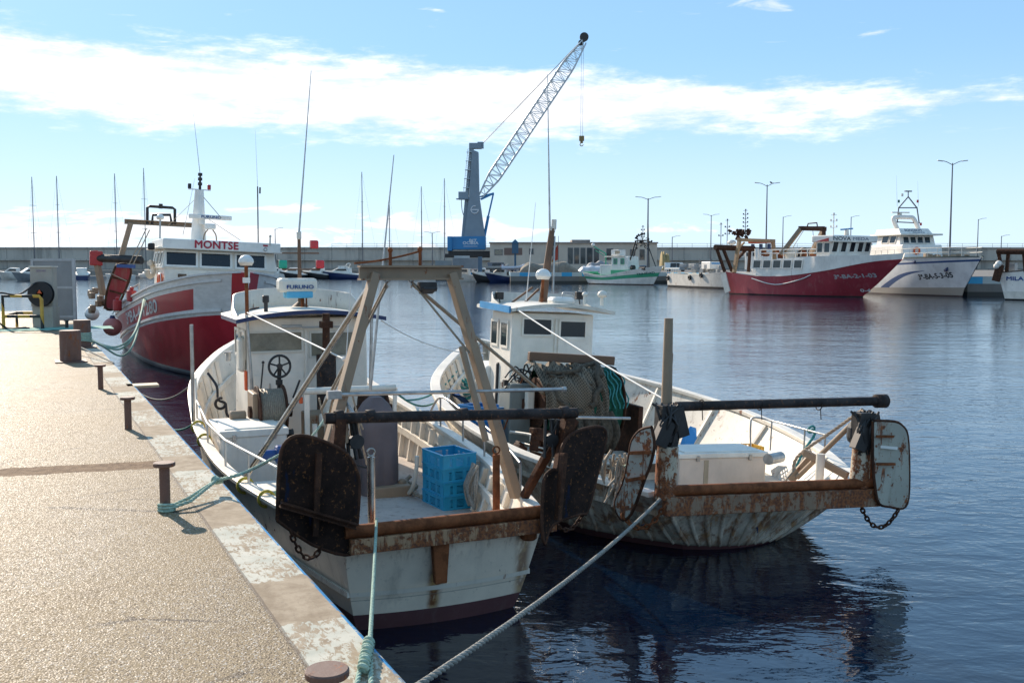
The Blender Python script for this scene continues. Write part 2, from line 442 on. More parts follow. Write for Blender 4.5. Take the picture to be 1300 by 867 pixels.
# ------------------------------------------------------------------ sky and sun
SUN_EL, SUN_AZ = 27.0, -35.0            # azimuth measured from +Y towards +X
world = bpy.data.worlds.new('World'); scene.world = world; world.use_nodes = True
nt = world.node_tree; E.nt = nt; bgn = nt.nodes['Background']
sky = nt.nodes.new('ShaderNodeTexSky'); sky.sky_type = 'NISHITA'; sky.sun_disc = False
sky.sun_elevation = R(SUN_EL); sky.sun_rotation = R(SUN_AZ); sky.air_density = 1.0; sky.dust_density = .15; sky.ozone_density = 4.0
tc = nt.nodes.new('ShaderNodeTexCoord'); g = tc.outputs['Generated']
x, y, z = sep(g)
az = E.op('ARCTAN2', x, y); el = E.op('ARCSINE', z)
uv = comb(az * 5.0, el * 26.0, 0.0)
n1 = noise(uv, 1.0, 7, .6, .3); n2 = noise(comb(az * 16, el * 60, 3.0), 1.0, 6, .65)
cen = az * -.030 + .160; hw = E(az.ss(-.10, .6).k) * -.032 + .042
band = ((hw - (el - cen).abs()) / .020 + (n1 - .5) * 4.2 + (n2 - .5) * 3.2 - .15).ss(-.35, 1.3)
n3 = noise(comb(az * 9, el * 38, 7.0), 1.0, 7, .62, .5)
cum = (n3 * 1.0 + (n2 - .5) * .35 - (el - .035).abs() * 9.0 - az.ss(-.05, .12) * .25 + .07).ss(.42, .52) * az.ss(.6, .1)
n4 = noise(comb(az * 7 + 4.0, el * 55, 1.0), 1.0, 6, .6, .4)
wisp = n4.ss(.62, .74) * el.ss(.09, .2) * el.ss(.55, .3) * .75
mask = band.mx(cum * .9).mx(wisp * .8).mn(.97)
lp = (n2 - .5) * 1.2 + n1
ccol = mix(lp.ss(.35, .8), (7.4, 7.7, 8.3), (9.8, 9.9, 10.0))
hz = el.ss(.36, -.02) * .40 + .50
skyc = mix(hz, sky.outputs[0], mix(el.ss(.22, .0), (2.9, 5.3, 8.0), (5.5, 7.1, 8.6)))
fin = mix(mask, skyc, ccol)
nt.links.new(fin, bgn.inputs['Color']); bgn.inputs['Strength'].default_value = .10
sun = bpy.data.lights.new('sun', 'SUN'); sun.energy = 5.0; sun.angle = R(.6); sun.color = (1, .87, .72)
so = bpy.data.objects.new('sun', sun); COL.objects.link(so)
sd = V((math.sin(R(SUN_AZ)) * math.cos(R(SUN_EL)), math.cos(R(SUN_AZ)) * math.cos(R(SUN_EL)), math.sin(R(SUN_EL))))
so.rotation_euler = sd.to_track_quat('Z', 'Y').to_euler()
scene.view_settings.view_transform = 'Standard'; scene.view_settings.look = 'None'; scene.view_settings.gamma = 1.0
scene.view_settings.exposure = 0.5

# ------------------------------------------------------------------ water
def watermat():
    m, b, c = newmat('harbour_water')
    b.inputs['Roughness'].default_value = .05; b.inputs['IOR'].default_value = 1.85
    wr = noise(vmap(c, (.03, .03, 1)), 1, 3)
    setin(b, 'Base Color', mix(wr.ss(.3, .7), (.0003, .0065, .020), (.0004, .008, .025)))
    b.inputs['Specular IOR Level'].default_value = .5
    q = vmap(c, (.8, 1.25, 1), (0, 0, 0), (0, 0, R(12)))
    gust = noise(vmap(c, (.045, .09, 1), (3, 1, 0)), 1, 4).ss(.35, .65) * .75 + .25
    h = noise(q, .42, 2, .5) * .35 + noise(q, 1.7, 3, .55, .4) * .24 + noise(q, 4.5, 3, .55, .5) * .15 * gust + noise(q, 13.0, 2, .5) * .02 * gust
    bump(b, h, .088, 1.0)
    return m
mb = MB(); mb.add([(-3000, -200, 0), (3000, -200, 0), (3000, 5000, 0), (-3000, 5000, 0)], [(0, 1, 2, 3)])
o = mb.build('water', watermat()); tag(o, kind='structure')
mb = MB(); mb.add([(-3000, -200, -6), (3000, -200, -6), (3000, 5000, -6), (-3000, 5000, -6)], [(0, 1, 2, 3)])
o = mb.build('sea_bed', plain('sea_bed_mud', (.05, .05, .04), .9)); tag(o, kind='structure')

# ------------------------------------------------------------------ quay
Q = Frame((-.50, 4.69, 1.5), 26.0)
def quaymat():
    m, b, c = newmat('quay_concrete')
    x, y, z = sep(c)
    warp = (noise(c, 3.5, 4) - .5) * .10
    ys = y + warp * .16
    agg = voro(c, 92, 'F1', 'Color'); ar, ag, ab = sep(agg); ad = E(voro(c, 92, 'F1'))
    stone = mix(ar, (.13, .088, .048), (.40, .305, .19)); stone = mix(ag.gt(.86), stone, (.62, .57, .50)); stone = mix(ab.gt(.80), stone, (.09, .065, .05))
    sand = mix(noise(c, 22, 6, .7).ss(.35, .65), (.20, .145, .08), (.31, .235, .14))
    base = mix(ad.ss(.42, .55) * .7, stone, sand)
    tone = noise(vmap(c, (1, 1, 1)), .55, 5, .6)
    base = mix(tone.ss(.35, .68) * .6, base, (.25, .17, .08))
    base = mix(noise(c, 1.1, 6, .7).ss(.54, .68) * .45, base, (.17, .125, .085))
    base = mix(noise(vmap(c, (.25, 1.4, 1), (7, 3, 0)), 1.0, 6, .7).ss(.56, .72) * .4, base, (.20, .15, .10))
    base = mix((noise(c, 2.6, 4, .6) - tone * .2).ss(.56, .60) * .35, base, (.33, .26, .19))
    ck = E(voro(vmap(c, (1, .6, 1), (2, 5, 0)), .55, 'DISTANCE_TO_EDGE')); ckw = (noise(c, 9, 5, .7) - .5) * .03
    base = mix((ck + ckw).lt(.006) * noise(c, .8, 3).ss(.46, .54) * .75, base, (.06, .045, .035))
    oil = (voro(vmap(c, (1, 1, 1), (9, 4, 0)), .8)); base = mix(E(oil).ss(.13, .05) * noise(c, 5, 5, .7).ss(.35, .6) * .5, base, (.07, .055, .045))
    # slab joints and the brown patched channel across the quay
    def joint(x0, w, sk=.0): return (((x + y * sk - x0 + warp * .6).abs()).lt(w))
    ch = ((x - CH0 + y * CHS + warp * 1.3 + (noise(c, 14, 5, .8) - .5) * .12).abs()).lt(CHW) * y.ss(.35, .42)
    pat = mix(noise(c, 9, 6, .7).ss(.35, .62), (.11, .06, .03), (.24, .15, .085))
    base = mix(ch, base, pat)
    jn = joint(J1, .022).mx(joint(J2, .03)).mx(joint(J3, .02)) * y.ss(.30, .36)
    base = mix(jn * .55, base, (.09, .07, .055))
    # smooth edge course with flaking pale paint in alternate lengths
    edge = ys.lt(.40)
    ec = mix(noise(c, 7, 6, .65).ss(.3, .7), (.28, .21, .14), (.43, .34, .24))
    ec = mix(noise(c, 30, 5, .7).ss(.55, .7) * .5, ec, (.17, .13, .10))
    blk = ((x + .45 + warp * 2.5 + (noise(c, 2.0, 5, .7) - .5) * .5).mod(2.3)).lt(1.45)
    fl = (noise(vmap(c, (1.0, 2.2, 1)), 13, 7, .72, .6) + (noise(c, 2.2, 3) - .5) * .55).ss(.45, .51)
    pc = mix(noise(c, 5, 4).ss(.3, .7), (.46, .45, .37), (.60, .56, .46))
    ec = mix(fl * blk, ec, pc)
    seam = (ys - .40).abs().lt(.012)
    base = mix(edge, base, ec); base = mix(seam * .6, base, (.12, .09, .07))
    blue = y.lt(.040) * (noise(c, 6, 5, .7) + z * 0).ss(.40, .50)
    base = mix(blue, base, (.04, .24, .46))
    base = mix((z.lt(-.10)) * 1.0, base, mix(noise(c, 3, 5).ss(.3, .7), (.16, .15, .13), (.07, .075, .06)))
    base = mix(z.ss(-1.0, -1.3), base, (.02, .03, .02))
    setin(b, 'Base Color', base)
    setin(b, 'Roughness', (ar * .4 + .45).mx(edge * .85).mx(ch * .85)); b.inputs['Specular IOR Level'].default_value = .16
    rough_h = (ad * -1.0 + .6) * (1 - edge * .9) + noise(c, 16, 5, .7) * .45 + ch * -.8 - seam * .8 - jn * .8
    bump(b, rough_h, .0032, 1.0)
    return m
def qx(px, py): p = Q.loc(atz(px, py, 1.5)); return p
a_, b_ = qx(0, 597), qx(200, 592); CHS = 0.0; CH0 = (a_.x + b_.x) / 2; CHW = .21
CHS = -(b_.x - a_.x) / (b_.y - a_.y) * .5; CH0 = (a_.x + a_.y * CHS + b_.x + b_.y * CHS) / 2
J1 = qx(90, 522).x; J2 = qx(100, 469).x; J3 = qx(30, 440).x
mb = MB()
QL = qx(20, 395).x
NX, NY = 150, 2
xs = [-12 + (QL + 12) * i / NX for i in range(NX + 1)]
rnd = random.Random(3)
top = []; e1 = []; e2 = []
for i, x in enumerate(xs):
    j = rnd.uniform(-.006, .006)
    top.append(V((x, .030 + j, 0))); e1.append(V((x, .006 + j * .6, -.022 + j))); e2.append(V((x, 0 + j * .3, -.10)))
back = [V((x, 45, 0)) for x in xs]; low = [V((x, 0, -4)) for x in xs]
mb.grid([low, e2, e1, top, back], smooth=False)
mb.add([(QL, .03, 0), (QL, 45, 0), (QL, 45, -4), (QL, 0, -4)], [(0, 3, 2, 1)])
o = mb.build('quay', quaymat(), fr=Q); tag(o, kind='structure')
# ------------------------------------------------------------------ hull builder
class Hull:
    def __init__(s, L, B, Wl, Z, xst=None, xbow=None, p=1.0, draft=.6, curve=.12, n=44):
        s.L, s.B, s.Wl, s.Z, s.p, s.D, s.curve, s.n = L, B, Wl, Z, p, draft, curve, n
        s.xst = xst or (lambda z: 0.0); s.xbow = xbow or (lambda z: L)
    def y(s, t, z):
        Zt = s.Z(t); w = s.Wl(t); b = s.B(t)
        if z >= 0: f = min(z / Zt, 1.2); return w + (b - w) * f ** s.p
        return w * max(0, 1 - (-z / s.D) ** 2) ** .5 * (1 - .2 * (-z / s.D))
    def x(s, t, z): return s.xst(z) + (s.xbow(z) - s.xst(z)) * t
    def P(s, t, z, side=1, off=0.0): return V((s.x(t, z), side * (s.y(t, z) + off), z))
    def t_at(s, x, z): return (x - s.xst(z)) / (s.xbow(z) - s.xst(z))
    def Px(s, x, z, side=1, off=0.0): return s.P(s.t_at(x, z), z, side, off)
    def shell(s, mb, rows, mats, transom=True, t0=0.0, sides=(1, -1)):
        """rows: functions z(t) from low to high; mats: material index of each band"""
        n = s.n; ts = [t0 + (1 - t0) * (i / n) for i in range(n + 1)]
        for side in sides:
            for k in range(len(rows) - 1):
                mb.mi = mats[k]
                sub = 3
                P = []
                for q in range(sub + 1):
                    P.append([s.P(t, rows[k](t) + (rows[k + 1](t) - rows[k](t)) * q / sub, side) for t in ts])
                mb.grid(P, flip=(side < 0))
    def transom(s, mb, rows, mats):
        for k in range(len(rows) - 1):
            mb.mi = mats[k]; P = []
            for q in range(4):
                z = rows[k](0) + (rows[k + 1](0) - rows[k](0)) * q / 3; yy = s.y(0, z); xx = s.x(0, z)
                P.append([V((xx - s.curve * (1 - (u / 8) ** 2), yy * u / 8, z)) for u in range(-8, 9)])
            mb.grid(P, flip=False)
    def inside(s, mb, deck, th=.05, t1=.985, stern=True):
        n = s.n; ts = [t1 * i / n for i in range(n + 1)]
        def pt(t, z, side, o):
            yy = max(s.y(t, z) - o, 0.0); x = s.x(t, z)
            if t == 0: x += o
            return V((x, side * yy, z))
        for side in (1, -1):
            P = [[pt(t, deck(t) + (s.Z(t) - deck(t)) * q / 4, side, th) for t in ts] for q in range(5)]
            mb.grid(P, flip=(side > 0))
        if stern:
            P = [[V((s.x(0, z) + th - s.curve * (1 - (u / 8) ** 2), (s.y(0, z) - th) * u / 8, z)) for u in range(-8, 9)] for z in [deck(0) + (s.Z(0) - deck(0)) * q / 3 for q in range(4)]]
            mb.grid(P, flip=True)
    def deckmesh(s, mb, deck, th=.05, t1=.985):
        n = s.n; ts = [t1 * i / n for i in range(n + 1)]; P = []
        for t in ts:
            z = deck(t); y = max(s.y(t, z) - th + .01, 0)
            P.append([V((s.x(t, z) - (s.curve * (1 - (u / 6) ** 2) * (t == 0)), y * u / 6, z + .03 * (1 - (u / 6) ** 2))) for u in range(-6, 7)])
        mb.grid(P, flip=True)
    def sweep(s, mb, zf, w, h, out=0.0, t0=0.0, t1=1.0, n=50, sides=(1, -1)):
        """a box-section strake or cap rail following the hull at height zf(t); w across, h high, centre moved outwards by out"""
        for side in sides:
            A = []
            for i in range(n + 1):
                t = t0 + (t1 - t0) * i / n; z = zf(t); c = s.P(t, z, side)
                a = s.P(max(t - .01, 0), z, side); b = s.P(min(t + .01, 1), z, side); d = (b - a).normalized()
                nrm = V((-d.y, d.x, 0)).normalized() * side
                if nrm.y * side < 0: nrm = -nrm
                c = c + nrm * out
                if t > .995: nrm = V((.3, side, 0)).normalized() * .6
                A.append([c - nrm * w / 2 - V((0, 0, h / 2)), c + nrm * w / 2 - V((0, 0, h / 2)), c + nrm * w / 2 + V((0, 0, h / 2)), c - nrm * w / 2 + V((0, 0, h / 2))])
            rows = [[A[i][k] for i in range(n + 1)] for k in (0, 1, 2, 3, 0)]
            mb.grid(rows, smooth=False, flip=(side > 0))
            mb.add(A[0], [(0, 1, 2, 3)]); mb.add(A[-1], [(3, 2, 1, 0)])
    def ribs(s, mb, deck, xs, th=.05, w=.05, d=.06, sides=(1, -1)):
        for x in xs:
            t = max(s.t_at(x, .9), .01)
            for side in sides:
                z0, z1 = deck(t), s.Z(t) - .03
                pts = []
                for z in (z0, (z0 + z1) / 2, z1):
                    c = s.P(t, z, side, -th - d / 2); pts.append(c)
                mb.beam(pts[0], pts[1], w, d, (0, 1, 0)); mb.beam(pts[1], pts[2], w, d, (0, 1, 0))
    def text(s, text, size, mat, parent, x0, z0f, side, width, name='lettering', slope=0.0, bold=.0, forward=1, skew=0.0):
        def place(u, v, d):
            x = x0 + forward * u + v * skew; z = (z0f(u) if callable(z0f) else z0f) + v + slope * u
            return s.Px(x, z, side, .008 + (d + .004) * .6)
        return lettering(text, size, mat, parent, place, name, .004, bold, width)

def window(parent, c, u, v, w, h, fm, pm, fw=.05, fd=.03, r=0.0):
    """window part with its pane; c centre on the wall, u to the right, v up (outward normal = u x v)"""
    c, u, v = V(c), V(u).normalized(), V(v).normalized(); n = u.cross(v).normalized()
    mb = MB()
    for sgn in (-1, 1):
        mb.beam(c + u * sgn * (w / 2) - v * (h / 2 + fw / 2) + n * .01, c + u * sgn * (w / 2) + v * (h / 2 + fw / 2) + n * .01, fw, fd, n) if 0 else mb.beam(c + u * sgn * w / 2 - v * (h / 2 - fw / 2) + n * fd * .4, c + u * sgn * w / 2 + v * (h / 2 - fw / 2) + n * fd * .4, fw, fd, n)
        mb.beam(c - u * (w / 2 + fw / 2) + v * sgn * h / 2 + n * fd * .4, c + u * (w / 2 + fw / 2) + v * sgn * h / 2 + n * fd * .4, fw, fd, n)
    f = mb.build('window', fm, parent)
    mb = MB(); mb.plate([c - u * w / 2 - v * h / 2 + n * .002, c + u * w / 2 - v * h / 2 + n * .002, c + u * w / 2 + v * h / 2 + n * .002, c - u * w / 2 + v * h / 2 + n * .002], n, .012)
    mb.build('pane', pm, f)
    return f

def cabin(parent, x0, x1, y0, y1, z0, z1, mat, name='cabin_wall', fr_rake=0.0, taper=0.0, bevel=.03, ar=0.0):
    mb = MB(); t = taper
    vs = [(x0, y0, z0), (x1, y0, z0), (x1, y1, z0), (x0, y1, z0), (x0 + ar, y0 + t, z1), (x1 - fr_rake, y0 + t, z1), (x1 - fr_rake, y1 - t, z1), (x0 + ar, y1 - t, z1)]
    mb.add(vs, [(0, 3, 2, 1), (4, 5, 6, 7), (0, 1, 5, 4), (1, 2, 6, 5), (2, 3, 7, 6), (3, 0, 4, 7)])
    return mb.build(name, mat, parent, bevel)

def roofslab(parent, x0, x1, y0, y1, z, mats, crown=.07, th=.06, name='roof', nose=.0):
    """cambered roof; front edge may bulge forward by nose"""
    mb = MB(); n = 14; m = 10
    def gp(i, j, dz):
        u = i / n; v = j / m * 2 - 1; x = x0 + (x1 - x0 + nose * (1 - v * v)) * u
        w = 1 - .12 * max(0, u - .75) * 4 * .5
        return V((x, (y0 + y1) / 2 + (y1 - y0) / 2 * v * w, z + crown * (1 - v * v) + dz))
    mb.grid([[gp(i, j, th) for j in range(m + 1)] for i in range(n + 1)], flip=True)
    mb.grid([[gp(i, j, 0) for j in range(m + 1)] for i in range(n + 1)])
    mb.mi = 1
    for i in (0, n): mb.grid([[gp(i, j, 0) for j in range(m + 1)], [gp(i, j, th) for j in range(m + 1)]], False, flip=(i == n))
    for j in (0, m): mb.grid([[gp(i, j, 0) for i in range(n + 1)], [gp(i, j, th) for i in range(n + 1)]], False, flip=(j == 0))
    return mb.build(name, mats, parent)

def railing(mb, pts, h, r=.016, posts=None, mid=False):
    P = [V(p) for p in pts]; top = [p + V((0, 0, h)) for p in P]
    mb.tube(spline(top, 5) if len(top) > 2 else top, r, 8)
    if mid: mb.tube([p + V((0, 0, h * .5)) for p in P], r * .8, 6)
    for i, p in enumerate(P):
        if posts is None or i in posts: mb.tube([p, top[i]], r * .9, 8)
def dome(parent, p, r, h, mats, name='antenna_dome'):
    mb = MB(); mb.ball(V(p) + V((0, 0, h)), r, 20, 12, .95, top=True); mb.lathe(V(p) + V((0, 0, h - r * .45)), [(0, 0), (r * .75, 0), (r, r * .45)], n=20)
    d = mb.build(name, mats[0], parent)
    mb = MB(); mb.tube([V(p), V(p) + V((0, 0, h - r * .4))], .028, 8); mb.build('bracket', mats[1], d)
    return d
def rope_thing(name, pts, r, mat, label, group=None, strands=3, cat='rope', extra=None, n=6):
    mb = MB(); c = pts[0]
    mb.rope(pts, r, strands, n=n)
    if extra: extra(mb)
    return single(name, mb, mat, label, cat, W0, tuple(c), group)
# ================================================================== BOAT 1 : the nearest white boat, alongside the quay
F1 = Frame((-.74, 9.7, 0), 23.5)
def p1(px, py, x): return F1.px(px, py, x)
b1 = thing('fishing_boat', 'small white fishing boat with a taupe A-frame and blue crates, tied alongside the concrete quay', 'fishing boat', F1, (0, 0, 0))
H1 = Hull(11.8, tab((0, 1.02), (.12, 1.32), (.28, 1.62), (.45, 1.69), (.55, 1.66), (.75, 1.42), (.9, .78), (1, .03)),
          tab((0, .82), (.15, 1.1), (.35, 1.4), (.6, 1.4), (.8, .9), (.93, .35), (1, .02)),
          tab((0, .97), (.2, 1.0), (.4, 1.08), (.6, 1.28), (.8, 1.6), (1, 2.05)),
          xst=lambda z: -.32 * z, xbow=lambda z: 11.0 + .42 * z, p=.75, draft=.7, curve=.10)
D1 = tab((0, .42), (.5, .46), (.8, .62), (1, .9))
r0 = lambda t: -.7
bt = lambda t: .17 + .05 * t
mb = MB(); rows = [r0, lambda t: 0.0, bt, lambda t: H1.Z(t) - .18, lambda t: H1.Z(t)]
H1.shell(mb, rows, [1, 1, 0, 0]); mb.mi = 2; H1.inside(mb, D1, .06)
mb.build('hull', [M['white_near'], M['maroon'], M['white_in']], b1)
def trans_extra(c, base):
    x, y, z = sep(c)
    nn = noise(vmap(c, (6, 6, 1.0)), 1, 6, .7)
    wob = (noise(vmap(c, (3, 3, 2)), 1, 4) - .5) * .12
    s1 = (y - .10 + wob).abs().ss(.10, .015) * z.ss(.10, .22) * nn.ss(.30, .5)
    s2 = (y + .90 + wob * .6 - (z * .12)).abs().ss(.12, .02) * z.ss(.05, .2) * nn.ss(.32, .5) * .8
    s3 = z.ss(.62, .92) * noise(vmap(c, (14, 14, 1.2)), 1, 5, .7).ss(.5, .66) * .7
    base = mix(s3, base, (.30, .17, .08))
    base = mix(s1.mx(s2), base, mix(noise(c, 12, 4).ss(.4, .6), (.42, .24, .09), (.20, .075, .025)))
    ln = (z - .33).abs().lt(.006)
    return mix(ln * .5, base, (.22, .19, .15))
trm = worn('stained_transom_paint', (.92, .77, .59), .42, .2, .45, extra=trans_extra)
mb = MB(); H1.transom(mb, rows, [1, 1, 0, 0]); mb.mi = 0
for s in (-1, 1): mb.beam((-.27, s * .0, .86), (-.25, s * .0, .86), .01, .01)
mb.build('transom', [trm, M['maroon']], b1)
mb = MB(); H1.sweep(mb, lambda t: .40 + .05 * t, .03, .05, .01); 
P = [[V((H1.x(0, z) - .012 - H1.curve * (1 - (u / 8) ** 2), H1.y(0, z) * u / 8, z)) for u in range(-8, 9)] for z in (.375, .425)]
mb.grid(P); mb.build('rubbing_strake', M['white_near'], b1)
mb = MB(); H1.deckmesh(mb, D1, .06); mb.build('deck', M['deck'], b1)
mb = MB(); H1.sweep(mb, lambda t: H1.Z(t) + .02, .15, .05, -.02); mb.build('gunwale', M['white_in'], b1, .01)
mb = MB(); H1.ribs(mb, D1, [1.0 + .42 * i for i in range(22)], .06, .05, .07)
H1.sweep(mb, lambda t: D1(t) + (H1.Z(t) - D1(t)) * .55, .05, .10, -.12, .1, .93); mb.build('bulwark_frame', M['white_in'], b1)
mb = MB()                                 # rusty stern beam: pipe on a channel
mb.tube([(-.42, 1.04, 1.085), (-.42, -1.10, 1.085)], .062, 14)
mb.build('stern_pipe', M['rust'], b1)
mb = MB(); mb.beam((-.44, 1.0, .955), (-.44, -1.08, .955), .10, .14); mb.build('stern_beam', M['rust_channel'], b1, .006)
mb = MB(); mb.beam((-.42, .12, .50), (-.42, .12, .90), .12, .07, (1, 0, 0), .17, .09); mb.build('rudder_bracket', M['rust'], b1, .01)
mb = MB(); mb.cyl((-.36, -.83, .80), .085, .12, n=14, bev=.02); mb.build('fairlead', M['rust'], b1)
# stern samson posts with rings
for (px, ytop, ybot, mt) in ((471, 580, 640, 'steel_warm'), (630, 577, 636, 'rust')):
    a = p1(px, ytop, -.15); bq = V((a.x, a.y, 1.0)); mb = MB(); mb.tube([bq, a], .037, 14); mb.torus(a + V((0, 0, .045)), .036, .009, (1, 0, 0), 18, 8)
    mb.build('stern_post', M[mt], b1)
# A-frame
mb = MB()
tl, tr = V((1.0, .36, 3.47)), V((1.0, -.55, 3.47))
for s, top, foot in ((1, tl, V((.62, 1.12, 1.05))), (-1, tr, V((.55, -1.1, 1.0)))):
    mb.ibeam(top + V((0, -.06 * s, -.04)), foot, .15, .09, .02, (1, 0, 0)) if 0 else mb.beam(top + V((0, -.03 * s, -.05)), foot, .09, .155, (1, 0, 0), .10, .17); mb.cut()
mb.build('a_frame_leg', M['frame_brown'], b1, .008)
mb = MB(); mb.ibeam((1.0, .50, 3.43), (1.0, -.64, 3.43), .14, .155, .02); mb.build('a_frame_crossbeam', M['frame_brown'], b1)
mb = MB()
for y, h in ((.16, .17), (-.17, .18)): mb.tube([(1.0, y, 3.5), (1.0, y, 3.5 + h)], .018, 8); mb.ball((1.0, y, 3.5 + h), .03, 8, 6); mb.cut()
mb.tube(sag((1.0, .55, 3.53), (1.0, -.17, 3.66), .02, 8), .012, 6); mb.build('crossbeam_pin', M['rust'], b1)
mb = MB(); mb.box((.98, -.24, 3.28), (.12, .19, .10)); mb.box((.95, -.24, 3.24), (.18, .16, .03), ry=.3); mb.build('floodlight', M['dark_iron'], b1, .01)
for px, py in ((492, 352), (522, 352)):
    c = p1(px, py, 1.0); mb = MB(); mb.torus(c + V((0, 0, -.02)), .03, .008, (1, 0, 0), 16, 6); mb.torus(c + V((0, 0, -.08)), .028, .009, (.3, 1, 0), 16, 6); mb.tube([c + V((0, 0, .03)), c + V((0, 0, .07))], .01, 6); mb.build('shackle', M['steel'], b1)
# stay tubes and wires from the frame
def stay(a, b, r, mat, name='stay', n=8):
    mb = MB(); mb.tube([a, b], r, n); return mb.build(name, mat, b1)
sa = p1(470, 362, 1.05); sb = p1(308, 612, 2.8); stay(sa, sb, .032, M['steel_warm'])
stay(p1(492, 362, 1.0), p1(422, 500, 1.1), .012, M['wire'], 'wire_stay'); stay(p1(491, 360, 1.0), p1(408, 520, 2.2), .016, M['wire'], 'wire_stay')
stay(p1(523, 358, 1.0), p1(596, 448, .8), .012, M['wire'], 'wire_stay')
stay(p1(586, 440, .8), p1(617, 560, .5), .035, M['frame_brown'], 'frame_strut')
stay(p1(445, 365, 3.0), p1(437, 495, 3.0), .006, M['white_line'], 'wire_stay')
# horizontal bars and gallows that carry the trawl boards
mb = MB(); mb.tube([p1(412, 531, -.25), p1(732, 524, -.25)], .052, 14)
for px in (430, 470, 588, 716): c = p1(px, 529 - (px - 430) * .02, -.25); mb.lathe(c, [(.052, -.04), (.062, -.04), (.062, .04), (.052, .04)], (0, 1, 0), 14)
mb.build('gallows_bar', M['rust_pipe'], b1)
mb = MB(); mb.tube([p1(418, 501, .7), p1(716, 494, .7)], .021, 10); mb.tube([p1(716, 494, .7) + V((0, .02, 0)), p1(716, 494, .7) + V((0, -.02, 0))], .03, 10); c = p1(424, 501, .7)
mb.box(c, (.09, .14, .08)); mb.build('cross_rail', M['steel'], b1)
mb = MB()
for s, px in ((1, 432), (-1, 722)):
    c = p1(px, 530, -.25); mb.beam(c, V((-.2, s * 1.12 if s > 0 else -1.2, 1.05)), .10, .12, (1, 0, 0), .15, .16)
    mb.beam(c + V((.02, 0, 0)), V((.35, s * 1.1, 1.05)), .07, .09, (0, 1, 0)); mb.cut()
mb.build('gallows_post', M['rust_dark'], b1, .01)
mb = MB(); c = p1(432, 548, -.2); mb.cyl(c + V((0, 0, -.10)), .075, .17, n=14); mb.build('gallows_roller', M['frame_brown'], b1)
mb = MB()
for s, px in ((1, 452), (-1, 700)):
    c = p1(px, 540, -.2)
    for k in range(5): rr = random.Random(k + px); mb.tube(sag(c + V((rr.uniform(-.03, .03), rr.uniform(-.10, .10), .06)), c + V((rr.uniform(-.05, .1), rr.uniform(-.16, .12), -.32)), rr.uniform(.0, .05), 8), .017, 6)
    mb.cyl(c + V((-.03, 0, -.15)), .07, .06, (1, 0, 0), 14); mb.cut()
mb.build('towing_block', M['dark_iron'], b1)
# rolled rail tube, net roller and fore rail
mb = MB(); mb.tube([p1(382, 497, 3.6), p1(502, 492, 3.6)], .045, 12); mb.build('net_roller', M['cream'], b1)
mb = MB(); mb.tube([p1(502, 492, 3.6), p1(497, 600, 3.6)], .03, 8); mb.cut(); mb.tube([p1(437, 497, 3.6), p1(437, 590, 3.6)], .025, 8); mb.build('roller_post', M['white_in'], b1)
pts = [H1.Px(x, H1.Z(H1.t_at(x, 1)), -1, -.03) for x in (5.2, 4.6, 3.6, 2.6, 1.6, .7)]
mb = MB(); hs = [.05, .48, .46, .44, .42, .36]
top = [p + V((0, 0, h)) for p, h in zip(pts, hs)]; mb.tube(spline(top, 6), .017, 8)
for p, t in zip(pts[1:], top[1:]): mb.tube([p, t], .014, 8)
mb.build('side_rail', M['steel'], b1)
pts = [H1.Px(x, H1.Z(H1.t_at(x, 1)), 1, -.03) for x in (6.1, 4.6, 3.2, 2.2, 1.3)]
mb = MB(); top = [p + V((0, 0, h)) for p, h in zip(pts, (.30, .30, .36, .40, .40))]; mb.tube([pts[0] + V((.1, 0, .62)), top[0]], .016, 8); mb.tube(top, .016, 8)
for p, t in zip(pts, top): mb.tube([p, t], .014, 8)
mb.build('side_rail', M['white_in'], b1)
a = p1(246, 550, 5.9); mb = MB(); mb.tube([V((a.x, a.y, 1.1)), p1(243, 412, 5.9)], .026, 10); mb.build('rail_pole', M['steel'], b1)
# yellow chafe hoops on the gunwale
for x in (5.7, 4.9, 2.3, 1.6):
    t = H1.t_at(x, 1.0); c = H1.P(t, H1.Z(t), 1, -.02); mb = MB(); mb.torus(c, .085, .018, (1, .15, 0), 20, 6); mb.build('chafe_hoop', M['yellow_rope'], b1)
# wheelhouse
cabin(b1, 5.9, 7.3, -.93, .93, .5, 2.72, M['white_house'], 'cabin_wall', .25, .03)
cabin(b1, 7.28, 8.9, -.7, .7, .5, 1.55, M['white_house'], 'forward_trunk', .3, .08)
WX = 5.9
for y0, y1, z0, z1 in ((.90, .10, 2.22, 2.52), (-.02, -.74, 2.12, 2.50)):
    c = V((WX - .005, (y0 + y1) / 2, (z0 + z1) / 2)); window(b1, c, (0, -1, 0), (0, 0, 1), abs(y1 - y0), z1 - z0, M['cream'], M['glass_beige'], .03, .02)
for sgn in (1, -1):
    for xx in (6.28, 6.86): window(b1, (xx, sgn * .918, 2.32), (-sgn, 0, 0), (0, 0, 1), .40, .4, M['white_house'], M['glass_sea'], .04, .02)
for yy in (-.6, 0, .6): window(b1, (7.15, yy, 2.3), (0, 1, 0), (-.1, 0, 1), .45, .4, M['white_house'], M['glass_sea'], .04, .02)
mb = MB()
for y in (.05,): mb.box((WX - .012, y, 1.55), (.02, .035, 2.1))
mb.box((WX - .010, .46, 1.2), (.012, .74, 1.35)); mb.build('cabin_door', M['white_house'], b1, .006)
mb = MB(); mb.tube([(WX - .03, .60, 1.25), (WX - .03, .60, 1.75)], .008, 6); mb.build('grab_handle', M['steel'], b1)
roofslab(b1, 5.55, 7.75, -1.12, 1.12, 2.67, [M['cream'], M['navy']], .12, .06)
mb = MB()                                  # spray coaming round the front of the roof
P = []
